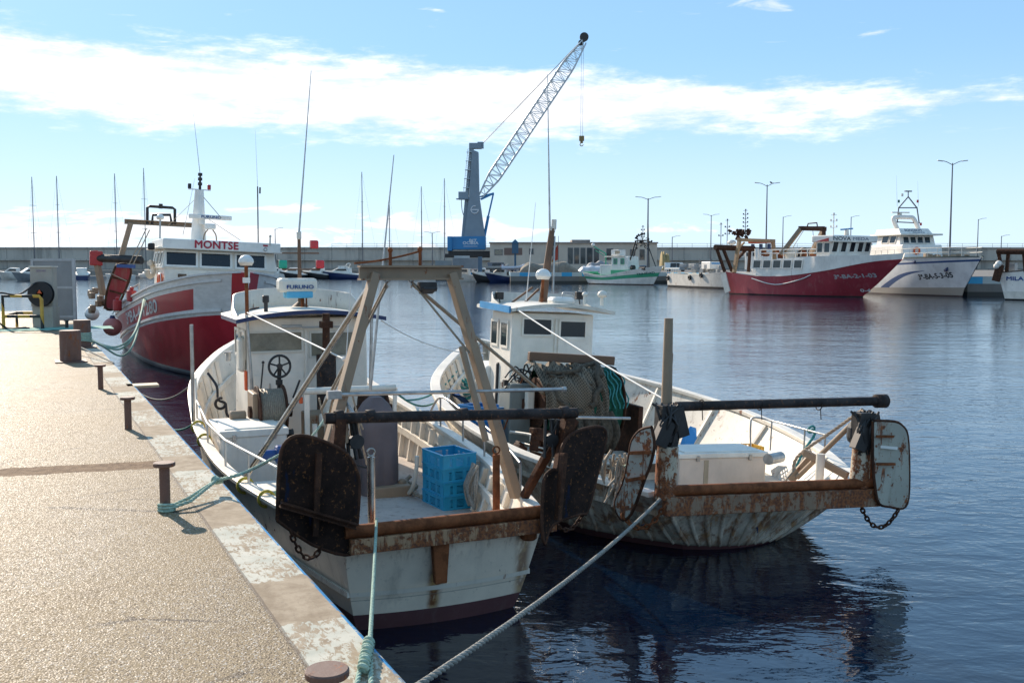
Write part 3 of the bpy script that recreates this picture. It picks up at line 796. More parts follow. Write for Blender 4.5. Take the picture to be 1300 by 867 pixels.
for k in range(25):
    u = k / 24; g = math.pi * (u - .5); y = 1.06 * math.sin(g); x = 6.2 + 1.5 * max(math.cos(g), 0) ** .6
    hgt = .30 * min(1, (max(math.cos(g), 0)) * 2.4 + .05)
    z = 2.74 + .10 * (1 - (y / 1.1) ** 2); P.append((V((x, y, z)), V((x - .02, y * .97, z + hgt))))
mb.grid([[a for a, b in P], [b for a, b in P], [b + V((-.03, -b.y * .03, 0)) for a, b in P], [a + V((-.03, -a.y * .03, 0)) for a, b in P]]); mb.build('roof_coaming', M['white_near'], b1)
# mast with lamps, radar and whip aerial
mb = MB(); c = V((7.0, -.1, 2.83)); mb.tube([c, c + V((0, -.0, 1.12))], .035, 10, r2=.028); 
mb.tube([c + V((0, .28, .62)), c + V((0, -.34, .62))], .012, 8); mb.tube([c + V((0, .28, .88)), c + V((0, -.32, .88))], .012, 8); mb.torus(c + V((0, 0, .62)), .26, .009, n=28)
mb.lathe(c, [(.16, 0), (.05, .09), (.035, .1)], n=16)
mast1 = mb.build('mast', M['wood'], b1)
mb = MB(); mb.cyl(c + V((0, 0, 1.1)), .04, .13, n=12, bev=.01); mb.build('masthead_light', M['cream'], b1)
def whip(parent, a, b, r=.011, mat=None): mb = MB(); mb.tube([a, V(a).lerp(V(b), .5), b], [r, r * .65, r * .3], 6); return mb.build('whip_aerial', mat or M['steel'], parent)
whip(mast1, c + V((0, 0, 1.2)), p1(395, 90, 7.0), .017)
for (y, z, k) in ((.27, .70, 'lamp_green'), (-.33, .70, 'lamp_red'), (-.24, 1.02, 'lamp_red')):
    mb = MB(); q = c + V((0, y, z)); mb.box(q + V((.03, 0, 0)), (.07, .12, .14)); l = mb.build('navigation_light', M['dark'], b1, .01)
    mb = MB(); mb.box(q + V((-.03, 0, .0)), (.07, .13, .13)); mb.build('lens', M[k], l, .02)
mb = MB(); mb.box(V((6.75, .0, 3.20)), (.34, .60, .22)); rd = mb.build('radar_housing', M['cream'], b1, .05)
mb = MB(); mb.box(V((6.75, -.02, 3.05)), (.30, .42, .11)); mb.build('radar_base', M['lightblue'], rd, .02)
mb = MB(); mb.tube([(6.8, -.1, 2.8), (6.8, -.1, 3.04)], .03, 8); mb.tube([(6.7, -.14, 2.8), (6.7, -.14, 3.04)], .015, 8); mb.build('radar_post', M['rust'], rd)
lettering('FURUNO', .085, M['ink_blue'], rd, lambda u, v, d: V((6.572 - d, -.02 - u, 3.17 + v)), bold=.002, width=.42)
d = dome(b1, (6.1, .88, 2.76), .115, .80, (M['white_clean'], M['rust']))
mb = MB(); mb.cyl((6.1, .88, 3.25), .055, .08, n=12); mb.build('navigation_light', M['white_clean'], b1)
mb = MB(); mb.cyl((6.1, .6, 2.80), .03, .16, n=10); mb.cyl((6.1, .6, 2.95), .05, .11, n=12, bev=.01); mb.build('deck_lamp', M['dark_iron'], b1)
mb = MB(); mb.torus((6.2, .76, 2.86), .07, .012, (0, .2, 1)); mb.build('cable_coil', M['black_rope'], b1)
mb = MB(); mb.cyl((WX - .08, .42, 2.60), .025, .30, (0, -1, 0), 8); mb.cyl((WX - .10, .12, 2.58), .014, .62, (0, -1, 0), 8); mb.build('strip_lamp', M['lampglass'], b1)
# exhaust
mb = MB(); mb.tube([p1(414, 398, 5.3), p1(414, 455, 5.3)], .055, 14); q = p1(414, 405, 5.3); mb.box(p1(414, 412, 5.3), (.17, .17, .10)); ex = mb.build('exhaust_pipe', M['rust_dark'], b1, .005)
mb = MB(); mb.tube([p1(414, 450, 5.3), p1(414, 450, 5.3) + V((0, 0, -1.25))], .145, 18); mb.build('muffler', M['rust_pipe'], ex)
# side post and awning pole
mb = MB(); mb.tube([p1(313, 400, 5.6), p1(322, 520, 5.6)], .024, 8); mb.cut(); mb.tube([p1(472, 400, 5.6), p1(470, 495, 5.6)], .024, 8); mb.build('awning_pole', M['steel'], b1)
mb = MB(); q = p1(306, 450, 6.2); mb.box(q, (.32, .10, .52)); mb.build('liferaft_case', M['cream'], b1, .05)
mb = MB(); q = p1(312, 483, 6.0); mb.box(q, (.10, .04, .30)); mb.build('fire_extinguisher', M['orange'], b1, .02)
# winch
def winch_drum(parent, c, r, w, rope_m, flange_m, name='winch_drum', inner=.6):
    mb = MB()
    for s in (-1, 1): mb.cyl(V(c) + V((0, s * w / 2 - .015, 0)), r, .03, (0, 1, 0), 28, bev=.006)
    mb.cyl(V(c) + V((0, -w / 2 - .12, 0)), r * .25, w + .24, (0, 1, 0), 14); d = mb.build(name, flange_m, parent)
    mb = MB(); nn = int(w / .028); P = []
    for i in range(nn * 4 + 1):
        y = -w / 2 + .02 + (w - .04) * i / (nn * 4); rr = r * inner + .010 * math.cos(i * math.pi / 2); P.append((rr, y + w / 2))
    mb.lathe(V(c) + V((0, -w / 2, 0)), P, (0, 1, 0), 28); mb.build('wound_wire', rope_m, d); return d
winch_drum(b1, p1(343, 522, 5.0), .37, .36, M['wire'], M['rust_dark'], inner=.85)
winch_drum(b1, p1(425, 532, 4.4), .35, .16, M['wire'], M['white_in'], inner=.7)
winch_drum(b1, p1(474, 520, 4.6), .30, .30, M['dark_iron'], M['rust_dark'], inner=.8)
mb = MB(); q = p1(355, 465, 5.1); mb.torus(q, .155, .018, (1, .1, 0), 28, 8)
for k in range(5): g = k * 2 * math.pi / 5 + .3; mb.tube([q, q + V((0, .15 * math.cos(g), .15 * math.sin(g)))], .013, 6)
mb.cyl(q + V((-.03, 0, 0)), .04, .06, (1, 0, 0), 12)
mb.tube([q, q + V((.06, 0, -.2)), q + V((.06, 0, -.6))], .03, 10); mb.cyl(q + V((.06, 0, -.27)), .05, .07, n=12); mb.build('hand_wheel', M['dark_iron'], b1)
mb = MB(); q = p1(325, 515, 5.1); mb.box(q + V((0, 0, -.25)), (.5, .16, .9)); mb.box(p1(400, 545, 4.9), (.5, .3, .5)); mb.cyl(p1(312, 527, 5.0), .07, .22, (0, 1, 0), 14); mb.build('winch_housing', M['frame_brown'], b1, .02)
mb = MB(); q = p1(331, 495, 5.0); mb.tube([q, p1(334, 462, 5.0)], .012, 6); mb.ball(p1(334, 460, 5.0), .022, 8, 6); mb.cut(); q = p1(372, 505, 4.9); mb.tube([q, q + V((0, -.1, .25))], .015, 6); mb.build('control_lever', M['dark_iron'], b1)
mb = MB(); q = p1(400, 580, 4.2); mb.box(q, (.06, .06, .9)); mb.box(p1(390, 540, 4.2), (.06, .06, 1.0)); mb.build('winch_stand', M['white_in'], b1)
mb = MB(); mb.box(p1(382, 508, 4.3), (.05, .05, .09)); mb.cut(); mb.box(p1(384, 496, 4.3), (.04, .04, .05)); mb.build('emergency_stop', M['orange'], b1, .01)
mb = MB(); mb.torus(p1(428, 545, 4.0), .30, .028, (.0, 1, .0), 24, 8, arc=.5); mb.build('guard_hoop', M['white_in'], b1)
# covered net drum
mb = MB(); q = V((3.75, -.43, .45)); P = []
for i in range(17):
    z = 1.30 * (1 - i / 16); row = []
    for j in range(33):
        g = 2 * math.pi * j / 32; cx, sy = math.cos(g), math.sin(g); k = 4.0
        rr = 1 / ((abs(cx) ** k + abs(sy) ** k) ** (1 / k)); top = min(1, ((1.30 - z) / .34 + .05)) ** .42
        fold = 1 + .035 * math.sin(g * 9 + z * 2) * (1 - z / 1.4) + .02 * math.sin(g * 23 + z * 5)
        row.append(q + V((rr * cx * .32 * top * fold, rr * sy * .26 * top * fold, z)))
    P.append(row)
mb.grid(P); mb.add([p for p in P[0][:-1]], [tuple(reversed(range(32)))]); mb.build('net_drum_cover', M['tarp_brown'], b1)
mb = MB(); q = p1(482, 560, 3.6); mb.torus(V((3.6, -.76, 1.05)), .62, .028, (0, 1, 0), 30, 8, arc=.5); mb.build('drum_hoop', M['cream'], b1)
mb = MB(); mb.box((3.5, -.55, .52), (.35, .5, .16)); mb.ball((3.5, -.72, .6), .06, 10, 8); mb.build('drum_footing', M['frame_brown'], b1, .02)
mb = MB(); rr = random.Random(91)
for k in range(12):
    a = p1(rr.uniform(322, 372), 548, 4.9 + rr.uniform(-.2, .2)); mb.tube([a, a + V((0, 0, -rr.uniform(.2, .7)))], rr.uniform(.01, .03), 6)
for k in range(6): mb.cyl(p1(rr.uniform(318, 375), rr.uniform(530, 560), 4.9), rr.uniform(.04, .09), .12, (0, 1, 0), 12)
mb.build('winch_gearbox', M['dark_iron'], b1)
mb = MB()
for px, py0, py1, x in ((437, 498, 556, 2.2), (447, 500, 545, 2.0), (405, 505, 560, 2.6), (452, 520, 590, 1.2)): mb.tube(sag(p1(px, py0, x), p1(px + 14, py1, x), .03, 8), .011, 6); mb.cut()
mb.build('hanging_line', M['wire'], b1)
mb = MB(); mb.chain(sag(p1(436, 502, 1.0), p1(458, 530, .0), .05, 10), .05, .008); mb.build('hanging_chain', M['steel'], b1)
# black snap line hanging on the inner bulwark, green tail and cleats
def p1g(px, py, x): return p1(px, py, x)
mb = MB(); mb.rope(spline([p1(264, 474, 8.6), p1(275, 490, 8.3), p1(277, 507, 8.2), p1(286, 512, 8.1), p1(288, 525, 8.0), p1(292, 530, 7.9)], 6), .022, 1); q = p1(280, 512, 8.1); mb.torus(q, .09, .025, (1, .3, 0), 18, 6, arc=.8); mb.build('mooring_snubber', M['black_rope'], b1)
mb = MB(); q = p1(290, 458, 9.6); mb.cyl(q, .05, .16, n=10); mb.cyl(q + V((0, 0, .14)), .08, .03, n=10); mb.build('bow_cleat', M['steel'], b1)

# --- things lying on boat 1
BOARD_G = 'trawl boards hung from the stern gallows'
def board(name, outline, x, fr, pf, mats, label, t=.05, tilt=None, plates=(), rim=.02, nrm=(1, 0, 0)):
    pts = []
    for q in outline:
        px, py = q[:2]; pts.append(pf(px, py, x if len(q) < 3 else q[2]))
    c = sum(pts, V()) / len(pts); n = (pts[1] - pts[0]).cross(pts[len(pts) // 2] - pts[0]); n.normalize()
    # flatten
    pts = [p - n * (p - c).dot(n) for p in pts]
    th = thing(name, label, 'trawl board', fr, tuple(c))
    mb = MB(); mb.plate(pts, n, t * .5); mb.build('board_plate', mats[0], th)
    mb = MB(); mb.tube(spline(pts + [pts[0]], 3), t * .36, 8, caps=False); mb.build('edge_rim', mats[1], th)
    return th, pts, c, n
t1, bp, bc, bn = board('trawl_board', [(352, 660), (355, 585), (364, 560), (382, 553), (410, 560), (440, 576), (453, 598), (456, 625), (450, 690), (438, 704), (395, 690)], -.42, F1, p1, (M['board_black'], M['rust_dark']),
   'blackened rounded trawl board hanging beside the quay at the nearest boat\'s port stern corner')
mb = MB(); mb.ibeam(p1(356, 640, -.52), p1(452, 668, -.52), .08, .05, .012, (0, 0, 1)); mb.beam(p1(405, 575, -.5), p1(400, 680, -.5), .05, .05, (0, 1, 0)); mb.build('stiffener', M['rust_dark'], t1)
mb = MB(); mb.chain(sag(p1(368, 672, -.42), p1(412, 684, -.42), .22), .07, .011); mb.build('board_chain', M['rust_dark'], t1)
t2, _, _, _ = board('trawl_board', [(687, 665, -.55), (690, 610, -.5), (703, 597, -.5), (712, 595, -.48), (716, 570, -.45), (727, 552, -.4), (748, 543, -.3), (764, 543, -.25), (769, 556, -.25), (757, 600, -.3), (742, 648, -.35), (735, 652, -.4), (700, 665, -.5), (690, 690, -.55)], -.4, F1, p1, (M['board_black'], M['rust_dark']),
   'blackened folded trawl board hanging between the two white boats\' sterns')
mb = MB(); mb.chain(sag(p1(705, 664, -.45), p1(741, 650, -.38), .12), .06, .01); mb.build('board_chain', M['rust_dark'], t2)
mb = MB(); mb.beam(p1(716, 575, -.55), p1(708, 660, -.62), .04, .09, (1, 0, 0)); mb.build('stiffener', M['rust_dark'], t2)

def chest(name, c, d, mats, label, fr, rz=0, lid=.09, extra=None):
    th = thing(name, label, 'fish box', fr, tuple(c), rz); o = ORG.pop(th.name)
    mb = MB(); mb.box((0, 0, (d[2] - lid) / 2), (d[0], d[1], d[2] - lid)); mb.build('box_body', mats[0], th, .02)
    mb = MB(); mb.box((0, 0, d[2] - lid / 2), (d[0] + .04, d[1] + .04, lid)); mb.box((0, 0, d[2] + .006), (d[0] * .86, d[1] * .86, .02)); mb.build('lid', mats[1], th, .018)
    mb = MB()
    for s in (-1, 1): mb.box((-d[0] / 2 - .02, s * d[1] * .3, d[2] - lid), (.03, .05, .08)); mb.cut()
    mb.build('latch', M['steel'], th, .004)
    if extra: extra(th)
    return th
cA = p1(296, 600, 5.2)
def strap(th): mb = MB(); mb.box((0, 0, 1.015), (.02, .98, .012)); mb.box((-.02, 0, 1.018), (.97, .02, .012)); mb.build('tie_line', M['ink_black'], th)
chest('fish_box', (4.62, 1.13, D1(.4)), (1.15, .86, .92), (M['foam'], M['foam']), 'tall white insulated fish chest by the quay-side bulwark of the nearest boat', F1, extra=None)
chest('fish_box', (2.9, 1.0, D1(.3)), (.7, .62, .40), (M['foam'], M['foam']), 'low white fish box half hidden behind the blackened quay-side trawl board', F1)
def crate_stack(fr, c, n, mat, labels, group, rz=0, L=.58, Wd=.40, h=.17, seed=1, tiltx=0):
    rr = random.Random(seed)
    mb = MB(); w = .014
    # one crate: floor, slatted sides with true slots, rim and corners
    def side(p, q, up):
        p, q = V(p), V(q); ln = (q - p).length; d = (q - p).normalized(); nr = d.cross(V((0, 0, 1)))
        for z0, z1 in ((0, .034), (h - .045, h)): mb.beam(p + V((0, 0, (z0 + z1) / 2)), q + V((0, 0, (z0 + z1) / 2)), w, z1 - z0)
        k = 3
        for i in range(k + 1):
            ww = .05 if 0 < i < k else .09; o_ = 0 if 0 < i < k else (ww / 2 if i == 0 else -ww / 2)
            mb.beam(p + d * (ln * i / k + o_) + V((0, 0, .034)), p + d * (ln * i / k + o_) + V((0, 0, h - .045)), ww, w, nr)
        ns = 6
        for j in range(1, ns):
            z = .034 + (h - .079) * j / ns; mb.beam(p + V((0, 0, z)), q + V((0, 0, z)), w * .8, (h - .079) / ns * .62)
    a, b = L / 2, Wd / 2
    for p, q in (((-a, -b, 0), (a, -b, 0)), ((a, -b, 0), (a, b, 0)), ((a, b, 0), (-a, b, 0)), ((-a, b, 0), (-a, -b, 0))): side(p, q, 0)
    mb.box((0, 0, .01), (L, Wd, .014)); walls = mb
    proto = None; out = []
    for i in range(n):
        if proto is None:
            th = thing('fish_crate', labels[i], 'crate', fr, tuple(c), rz, group); ORG.pop(th.name)
            walls.build('slatted_shell', mat, th, 0)
            mb = MB()
            for p, q in (((-a, -b), (a, -b)), ((a, -b), (a, b)), ((a, b), (-a, b)), ((-a, b), (-a, -b))): mb.beam((p[0], p[1], h), (q[0], q[1], h), .034, .014)
            for s in (-1, 1): mb.box((0, s * (b + .006), h - .03), (.16, .012, .03))
            mb.build('rim', mat, th, .003); proto = th; o = th
        else: o = copy_tree(proto); o['label'] = labels[i]
        off = V((rr.uniform(-.012, .012), rr.uniform(-.010, .010), i * h * 1.0 + .0))
        o.location = fr.w(*(V(c) + off)); o.rotation_euler = (fr.roll, 0, fr.rz + rz + rr.uniform(-.03, .03)); out.append(o)
    return out
cc = p1(575, 634, 2.62)
crate_stack(F1, (2.75, -1.12, D1(.2) + .01), 4, M['crate'], ['blue slatted fish crate, bottom of the stack on the nearest boat\'s deck', 'blue slatted fish crate, second from the bottom of the nearest boat\'s stack', 'blue slatted fish crate, second from the top of the nearest boat\'s stack', 'open blue slatted fish crate, topmost of the stack on the nearest boat\'s deck'], 'blue crates stacked on the nearest boat', rz=.12, L=.60, Wd=.46, h=.175)
rr = random.Random(77)
mb = MB(); q = p1(352, 577, 3.2); mb.cyl(q + V((0, .22, 0)), .07, .24, (0, -1, 0), 16, bev=.01); mb.cyl(q + V((0, .02, 0)), .12, .22, (0, -1, 0), 16, bev=.02); mb.build('hauler_head', M['ink_blue'], b1)
mb = MB(); mb.box(q + V((.05, -.3, .05)), (.18, .30, .16)); mb.tube([q + V((0, -.2, 0)), V((q.x, q.y - .2, .5))], .05, 10); mb.build('hauler_stand', M['rust'], b1, .02)
mb = MB()
for k in range(16):
    a = p1(400 + rr.uniform(-30, 55), 560 + rr.uniform(-20, 30), 3.6 + rr.uniform(-.5, .5)); bq = a + V((rr.uniform(-.3, .3), rr.uniform(-.3, .3), rr.uniform(-.35, .1)))
    mb.tube(spline([a, (a + bq) / 2 + V((0, 0, -rr.uniform(0, .15))), bq], 5), .013, 6)
mb.build('deck_hoses', M['dark_iron'], b1)
mb = MB()
for k in range(9): a = V((4.2 + rr.uniform(-.5, .5), .1 + rr.uniform(-.35, .3), .5 + rr.uniform(0, .5))); mb.box(a, (rr.uniform(.06, .2), rr.uniform(.06, .2), rr.uniform(.06, .3)), rz=rr.random())
mb.build('winch_gearing', M['rust_dark'], b1, .01)
mb = MB(); a = p1(405, 600, 2.2)
for k in range(5): mb.tube(sag(p1(424 + k * 6, 500 + 6 * k, .9), p1(405 + k * 9, 600, 1.6), -.05, 10), .014, 6)
mb.build('hanging_warps', M['wire'], b1)
mb = MB(); pts = [p1(520, 590, 3.9), p1(527, 545, 4.1), p1(543, 530, 4.2), p1(585, 565, 3.2), p1(548, 625, 2.95)]
mb.plate([V((3.15, -1.22, .5)), V((4.15, -1.34, .5)), V((4.15, -1.42, .98)), V((3.15, -1.3, .98))], (0, 1, .1), .02)
single('plywood_sheet', mb, M['ply'], 'tan plywood sheet leaning on the bulwark behind the blue crate stack', 'board', F1, (3.6, -1.3, .5))
mb = MB(); mb.rope(spline([(3.0, -.85, .50), (3.3, -.80, .51), (3.6, -.95, .52), (3.9, -.9, .52), (4.2, -1.05, .52)], 8), .03, 3)
single('rope_bundle', mb, M['wire'], 'tan rope lying on deck along the plywood sheet beside the blue crates', 'rope', F1, (3.3, -.85, .5))
mb = MB(); q = V((2.15, -1.28, 1.0))
for k in range(9):
    rr = random.Random(k); mb.rope(spline([q + V((rr.uniform(-.1, .1), .02, .05)), q + V((rr.uniform(-.2, .1) , .05 + rr.uniform(0, .08), -.22)), q + V((rr.uniform(-.12, .12), .08, -.42 - rr.uniform(0, .08))), q + V((rr.uniform(-.02, .16), .12, -.2)), q + V((rr.uniform(-.1, .1), .03, .06))], 6), .014, 1)
single('rope_coil', mb, M['grey_rope'], 'pale rope coil hung on the bulwark just right of the blue crate stack', 'rope', F1, tuple(q))
mb = MB(); q = p1(640, 375, 1)
# bundle of net by the port gunwale (green tarpaulin scrap)
mb = MB(); q = V((2.55, 1.05, .46)); P = []
for i in range(9):
    P.append([q + V((.26 * math.cos(2 * math.pi * j / 16) * math.cos(i / 8 * 1.5), .2 * math.sin(2 * math.pi * j / 16) * math.cos(i / 8 * 1.5), .42 * math.sin(i / 8 * 1.5) + .02 * math.sin(j * 2.3 + i))) for j in range(17)])
mb.grid(P); single('net_bundle', mb, M['net_green'], 'small green net bundle by the quay-side rail of the nearest boat', 'net', F1, tuple(q))
# ================================================================== BOAT 2 : white boat with the green net drum
F2 = Frame((2.78, 12.22, 0), 20, 2.5)
def p2(px, py, x): return F2.px(px, py, x)
def p2z(px, py, z): return F2.pz(px, py, z)
b2 = thing('fishing_boat', 'white fishing boat with a net-draped green drum and pale grey trawl boards', 'fishing boat', F2, (0, 0, 0))
H2 = Hull(10.8, tab((0, 1.45), (.06, 1.78), (.2, 2.34), (.36, 2.58), (.52, 2.50), (.7, 2.0), (.88, 1.05), (1, .03)),
          tab((0, .62), (.05, 1.1), (.12, 1.6), (.3, 1.98), (.6, 1.7), (.8, .95), (.93, .35), (1, .02)),
          tab((0, .80), (.2, .94), (.4, 1.12), (.6, 1.30), (.8, 1.5), (1, 1.85)),
          xst=lambda z: .12 - .72 * z, xbow=lambda z: 9.6 + .42 * z, p=.85, draft=.7, curve=.16, n=60)
D2 = tab((0, .36), (.5, .44), (.8, .62), (1, .85))
def hull2_extra(c, base):
    x, y, z = sep(c)
    n = noise(vmap(c, (7, 7, .9), (2, 5, 1)), 1, 6, .7)
    st = n.ss(.44, .60) * z.ss(-.2, .25) * x.ss(3.4, 1.2)
    gr_ = noise(vmap(c, (4, 4, 1.5), (1, 9, 2)), 1, 6, .7).ss(.42, .62); base = mix(gr_ * .55, base, (.26, .24, .20))
    base = mix(st * .85, base, mix(noise(c, 9, 4).ss(.4, .6), (.40, .20, .07), (.20, .075, .03)))
    bl = noise(vmap(c, (9, 9, 2.0), (8, 1, 3)), 1, 6, .75).ss(.655, .68) * x.ss(2.2, 1.0) * z.lt(.62)
    base = mix(bl, base, (.02, .05, .16))
    return mix(z.ss(.10, .02) * .8, base, (.10, .09, .06))
hw2 = worn('stained_counter_paint', (.74, .66, .53), .5, .2, .5, extra=hull2_extra)
rows = [lambda t: -.7, lambda t: .04, lambda t: H2.Z(t) - .2, lambda t: H2.Z(t)]
mb = MB(); H2.shell(mb, rows, [1, 0, 0]); H2.transom(mb, rows, [1, 0, 0]); mb.mi = 2; H2.inside(mb, D2, .06)
mb.build('hull', [hw2, M['maroon'], worn('scuffed_bulwark_paint', (.70, .64, .54), .75, .35, .5, k=1.3)], b2)
mb = MB(); H2.deckmesh(mb, D2, .06); mb.build('deck', M['deck2'], b2)
mb = MB(); H2.sweep(mb, lambda t: H2.Z(t) + .02, .17, .06, -.03); mb.build('gunwale', M['white_in'], b2, .01)
mb = MB(); H2.sweep(mb, lambda t: H2.Z(t) - .26, .05, .06, .01, .0, 1); mb.build('rubbing_strake', hw2, b2)
mb = MB(); H2.ribs(mb, D2, [.9 + .45 * i for i in range(19)], .06, .06, .07, (1,)); H2.ribs(mb, D2, [1.6 + 1.5 * i for i in range(6)], .06, .05, .04, (-1,))
H2.sweep(mb, lambda t: D2(t) + (H2.Z(t) - D2(t)) * .6, .05, .10, -.12, .08, .92, sides=(1,)); mb.build('bulwark_frame', M['white_in'], b2)
mb = MB()                                  # vertical half-round battens over the counter
def batt(pts): mb.tube(pts, [.022, .030, .030, .020][:len(pts)], 8)
for k in range(-5, 6):
    u = k / 5.5; pts = []
    for z in (.60, .42, .22, .05): pts.append(V((H2.x(0, z) - H2.curve * (1 - u * u) - .008, H2.y(0, z) * u, z)))
    batt(pts)
for side in (1, -1):
    for k in range(7):
        t = .008 + k * .020; batt([H2.P(t + .0 * z, z, side, .006) for z in (.56, .40, .22, .05)])
mb.build('hull_battens', hw2, b2)
mb = MB(); mb.tube([(-.66, 1.42, .90), (-.66, -1.62, .90)], .062, 14); mb.tube(spline([(-.66, -1.60, .90), (-.66, -1.75, .86), (-.66, -1.88, .74)], 4), .062, 12); mb.build('stern_pipe', M['rust'], b2)
mb = MB(); mb.beam((-.68, 1.40, .73), (-.68, -1.86, .73), .12, .22); mb.build('stern_beam', worn('rusty_tan_beam', (.30, .19, .115), .6, .85, .6, k=1.4, dcol=(.14, .07, .04)), b2, .008)
# gallows: posts, hanging blocks and the bar
bl, br = p2(858, 516, -.6), p2(1116, 509, -.6)
mb = MB(); mb.tube([bl, br], .055, 14); mb.lathe(br, [(.055, -.10), (.085, -.10), (.085, .05), (.05, .05)], (0, 1, 0), 14)
for px in (890, 965, 1040): c = p2(px, 514, -.6); mb.torus(c, .062, .007, (0, 1, .2), 14, 5); mb.tube([c + V((-.03, 0, -.05)), c + V((-.05, 0, -.17))], .006, 5)
mb.build('gallows_bar', M['rust_pipe'], b2)
gl, gr = V((-.6, bl.y + .08, 0)), V((-.6, br.y + .22, 0))
mb = MB(); mb.tube([(gl.x, gl.y, .80), (gl.x, gl.y, 1.40)], .125, 16); mb.cut(); mb.tube([(gr.x, gr.y, .85), (gr.x, gr.y, 1.32)], [.12, .11], 16); mb.build('gallows_post', worn('rusty_cream_post', (.55, .45, .32), .55, .9, .6, k=2.2), b2)
mb = MB(); mb.plate([(gr.x - .05, gr.y + .02, .86), (gr.x - .05, gr.y - .20, .82), (gr.x - .05, gr.y - .20, 1.62), (gr.x - .05, gr.y + .0, 1.70)], (1, 0, 0), .03); mb.build('gallows_cheek', M['rust'], b2)
for c, sd in ((V((gl.x + .02, gl.y + .02, 1.66)), 4), (V((gr.x, gr.y, 1.56)), 9)):
    mb = MB(); rr = random.Random(sd)
    mb.box(c, (.18, .22, .42)); mb.box(c + V((-.08, .08, -.1)), (.12, .16, .30), rx=.4); mb.box(c + V((-.05, -.14, .02)), (.10, .14, .34), rx=-.3); mb.cyl(c + V((-.10, .0, -.02)), .11, .08, (1, 0, 0), 16); mb.box(c + V((-.02, -.10, -.18)), (.10, .08, .34), rx=.2)
    for k in range(16): mb.tube(spline([c + V((rr.uniform(-.1, .1), rr.uniform(-.18, .18), .22)), c + V((rr.uniform(-.16, .0), rr.uniform(-.14, .14), 0)), c + V((rr.uniform(-.1, .1), rr.uniform(-.12, .12), -.30))], 5), .016, 6)
    mb.chain(sag(c + V((-.1, -.06, .05)), c + V((-.08, .08, -.30)), .05, 8), .05, .009)
    mb.build('towing_block', M['dark_iron'], b2, .01)
mb = MB(); c = p2(1090, 549, -.5); mb.box(c, (.22, .28, .30)); mb.build('hanging_weight', M['dark'], b2, .09)
mb = MB(); c = p2(837, 541, -.5); mb.torus(c + V((0, 0, .02)), .06, .010, (1, .3, 0)); mb.build('shackle_ring', M['steel'], b2)
mb = MB(); a = p2(846, 520, -.35); mb.tube([V((a.x, a.y, .9)), a, p2(849, 404, -.35)], [.075, .065, .05], 12); mb.build('derrick_post', M['frame_brown'], b2)
mb = MB(); c = p2(853, 457, -.35); mb.tube([c + V((0, .05, 0)), c], .012, 6); mb.tube([c + V((0, 0, .08)), c - V((0, 0, .08))], .013, 6); mb.build('post_cleat', M['rust'], b2)
# starboard struts, short post, roller
mb = MB(); mb.tube([p2(1098, 522, -.5), p2(1012, 606, .3)], .035, 8); mb.cut(); mb.beam(p2(1021, 574, .2), p2(1076, 604, -.4), .06, .09); mb.cut(); mb.beam(p2(1028, 582, .3), p2(1003, 610, .4), .06, .10)
mb.build('gallows_strut', M['frame_brown'], b2, .005)
mb = MB(); a = p2(1042, 576, -.2); mb.tube([V((a.x, a.y, .85)), a], .055, 12); mb.build('stern_post', M['cream'], b2)
mb = MB(); a = p2(975, 583, .6); mb.cyl(a, .075, .34, (.5, -1, 0), 14); mb.build('fairlead_roller', M['steel'], b2)
mb = MB(); mb.tube(spline([p2(953, 570, 2.2), p2(953, 540, 2.2), p2(957, 530, 2.2), p2(980, 534, 1.9), p2(1022, 545, 1.0), p2(1048, 552, .3)], 5), .014, 8)
for px, py, x in ((980, 534, 1.9), (1022, 545, 1.0), (1048, 552, .3)): a = p2(px, py, x); mb.tube([a, V((a.x, a.y, .85))], .012, 8)
mb.build('side_rail', M['steel'], b2)
mb = MB()
P = [p2(648, 548, 2.9), p2(678, 553, 2.4), p2(700, 566, 1.9), p2(716, 580, 1.4)]; mb.tube(spline(P, 5), .02, 8)
for a in P: mb.tube([a, V((a.x, a.y, 1.0))], .016, 8)
mb.tube([p2(655, 560, 2.8), p2(700, 572, 1.8)], .012, 6); mb.tube([p2(655, 566, 2.8), p2(700, 578, 1.8)], .012, 6)
mb.build('side_rail', M['cream'], b2)
mb = MB(); mb.tube([p2(732, 530, .9), p2(800, 531, .9)], .018, 8); mb.build('cross_rail', M['steel'], b2)
# hatch coaming and thwart in front of the drum
mb = MB(); c = p2z(775, 575, .62); mb.box((2.7, .55, .50), (1.1, 1.9, .30)); mb.build('hatch', M['white_in'], b2, .02)
mb = MB(); mb.box((2.1, .55, .60), (.05, 1.95, .12)); mb.build('hatch_coaming', M['wood'], b2, .01)
# net drum with flanges, green net and draped brown net
yc = .95; dc = V((3.1, .92, 1.40)); 
mb = MB()
for s in (-1, 1): mb.cyl(dc + V((0, s * .60 - .010, 0)), .58 if s < 0 else .40, .02, (0, 1, 0), 40, bev=.005)
mb.cyl(dc + V((0, -.80, 0)), .08, 1.6, (0, 1, 0), 14); dr = mb.build('drum_flange', M['rust_dark'], b2)
mb = MB(); P = []
for i in range(33):
    y = -.66 + 1.32 * i / 32; P.append((.53 + .014 * math.sin(i * 2.1) + .012 * math.sin(i * 5), (y + .66) * .88))
mb.lathe(dc + V((0, -.58, 0)), P, (0, 1, 0), 44); mb.build('green_net_roll', M['net_green'], dr)
mb = MB()
for k in range(5):
    rr = random.Random(k + 40); y = dc.y - .35 - .07 * k; pts = []
    for j in range(13): g = math.pi * (.5 + .5 * j / 12 + .0); pts.append(V((dc.x + .55 * math.cos(g), y + .03 * math.sin(j * 1.3 + k), dc.z + .55 * math.sin(g))))
    mb.tube(pts, .012, 6)
mb.build('float_line', M['teal_rope'], dr)
mb = MB(); P = []
nx, nz = 40, 30
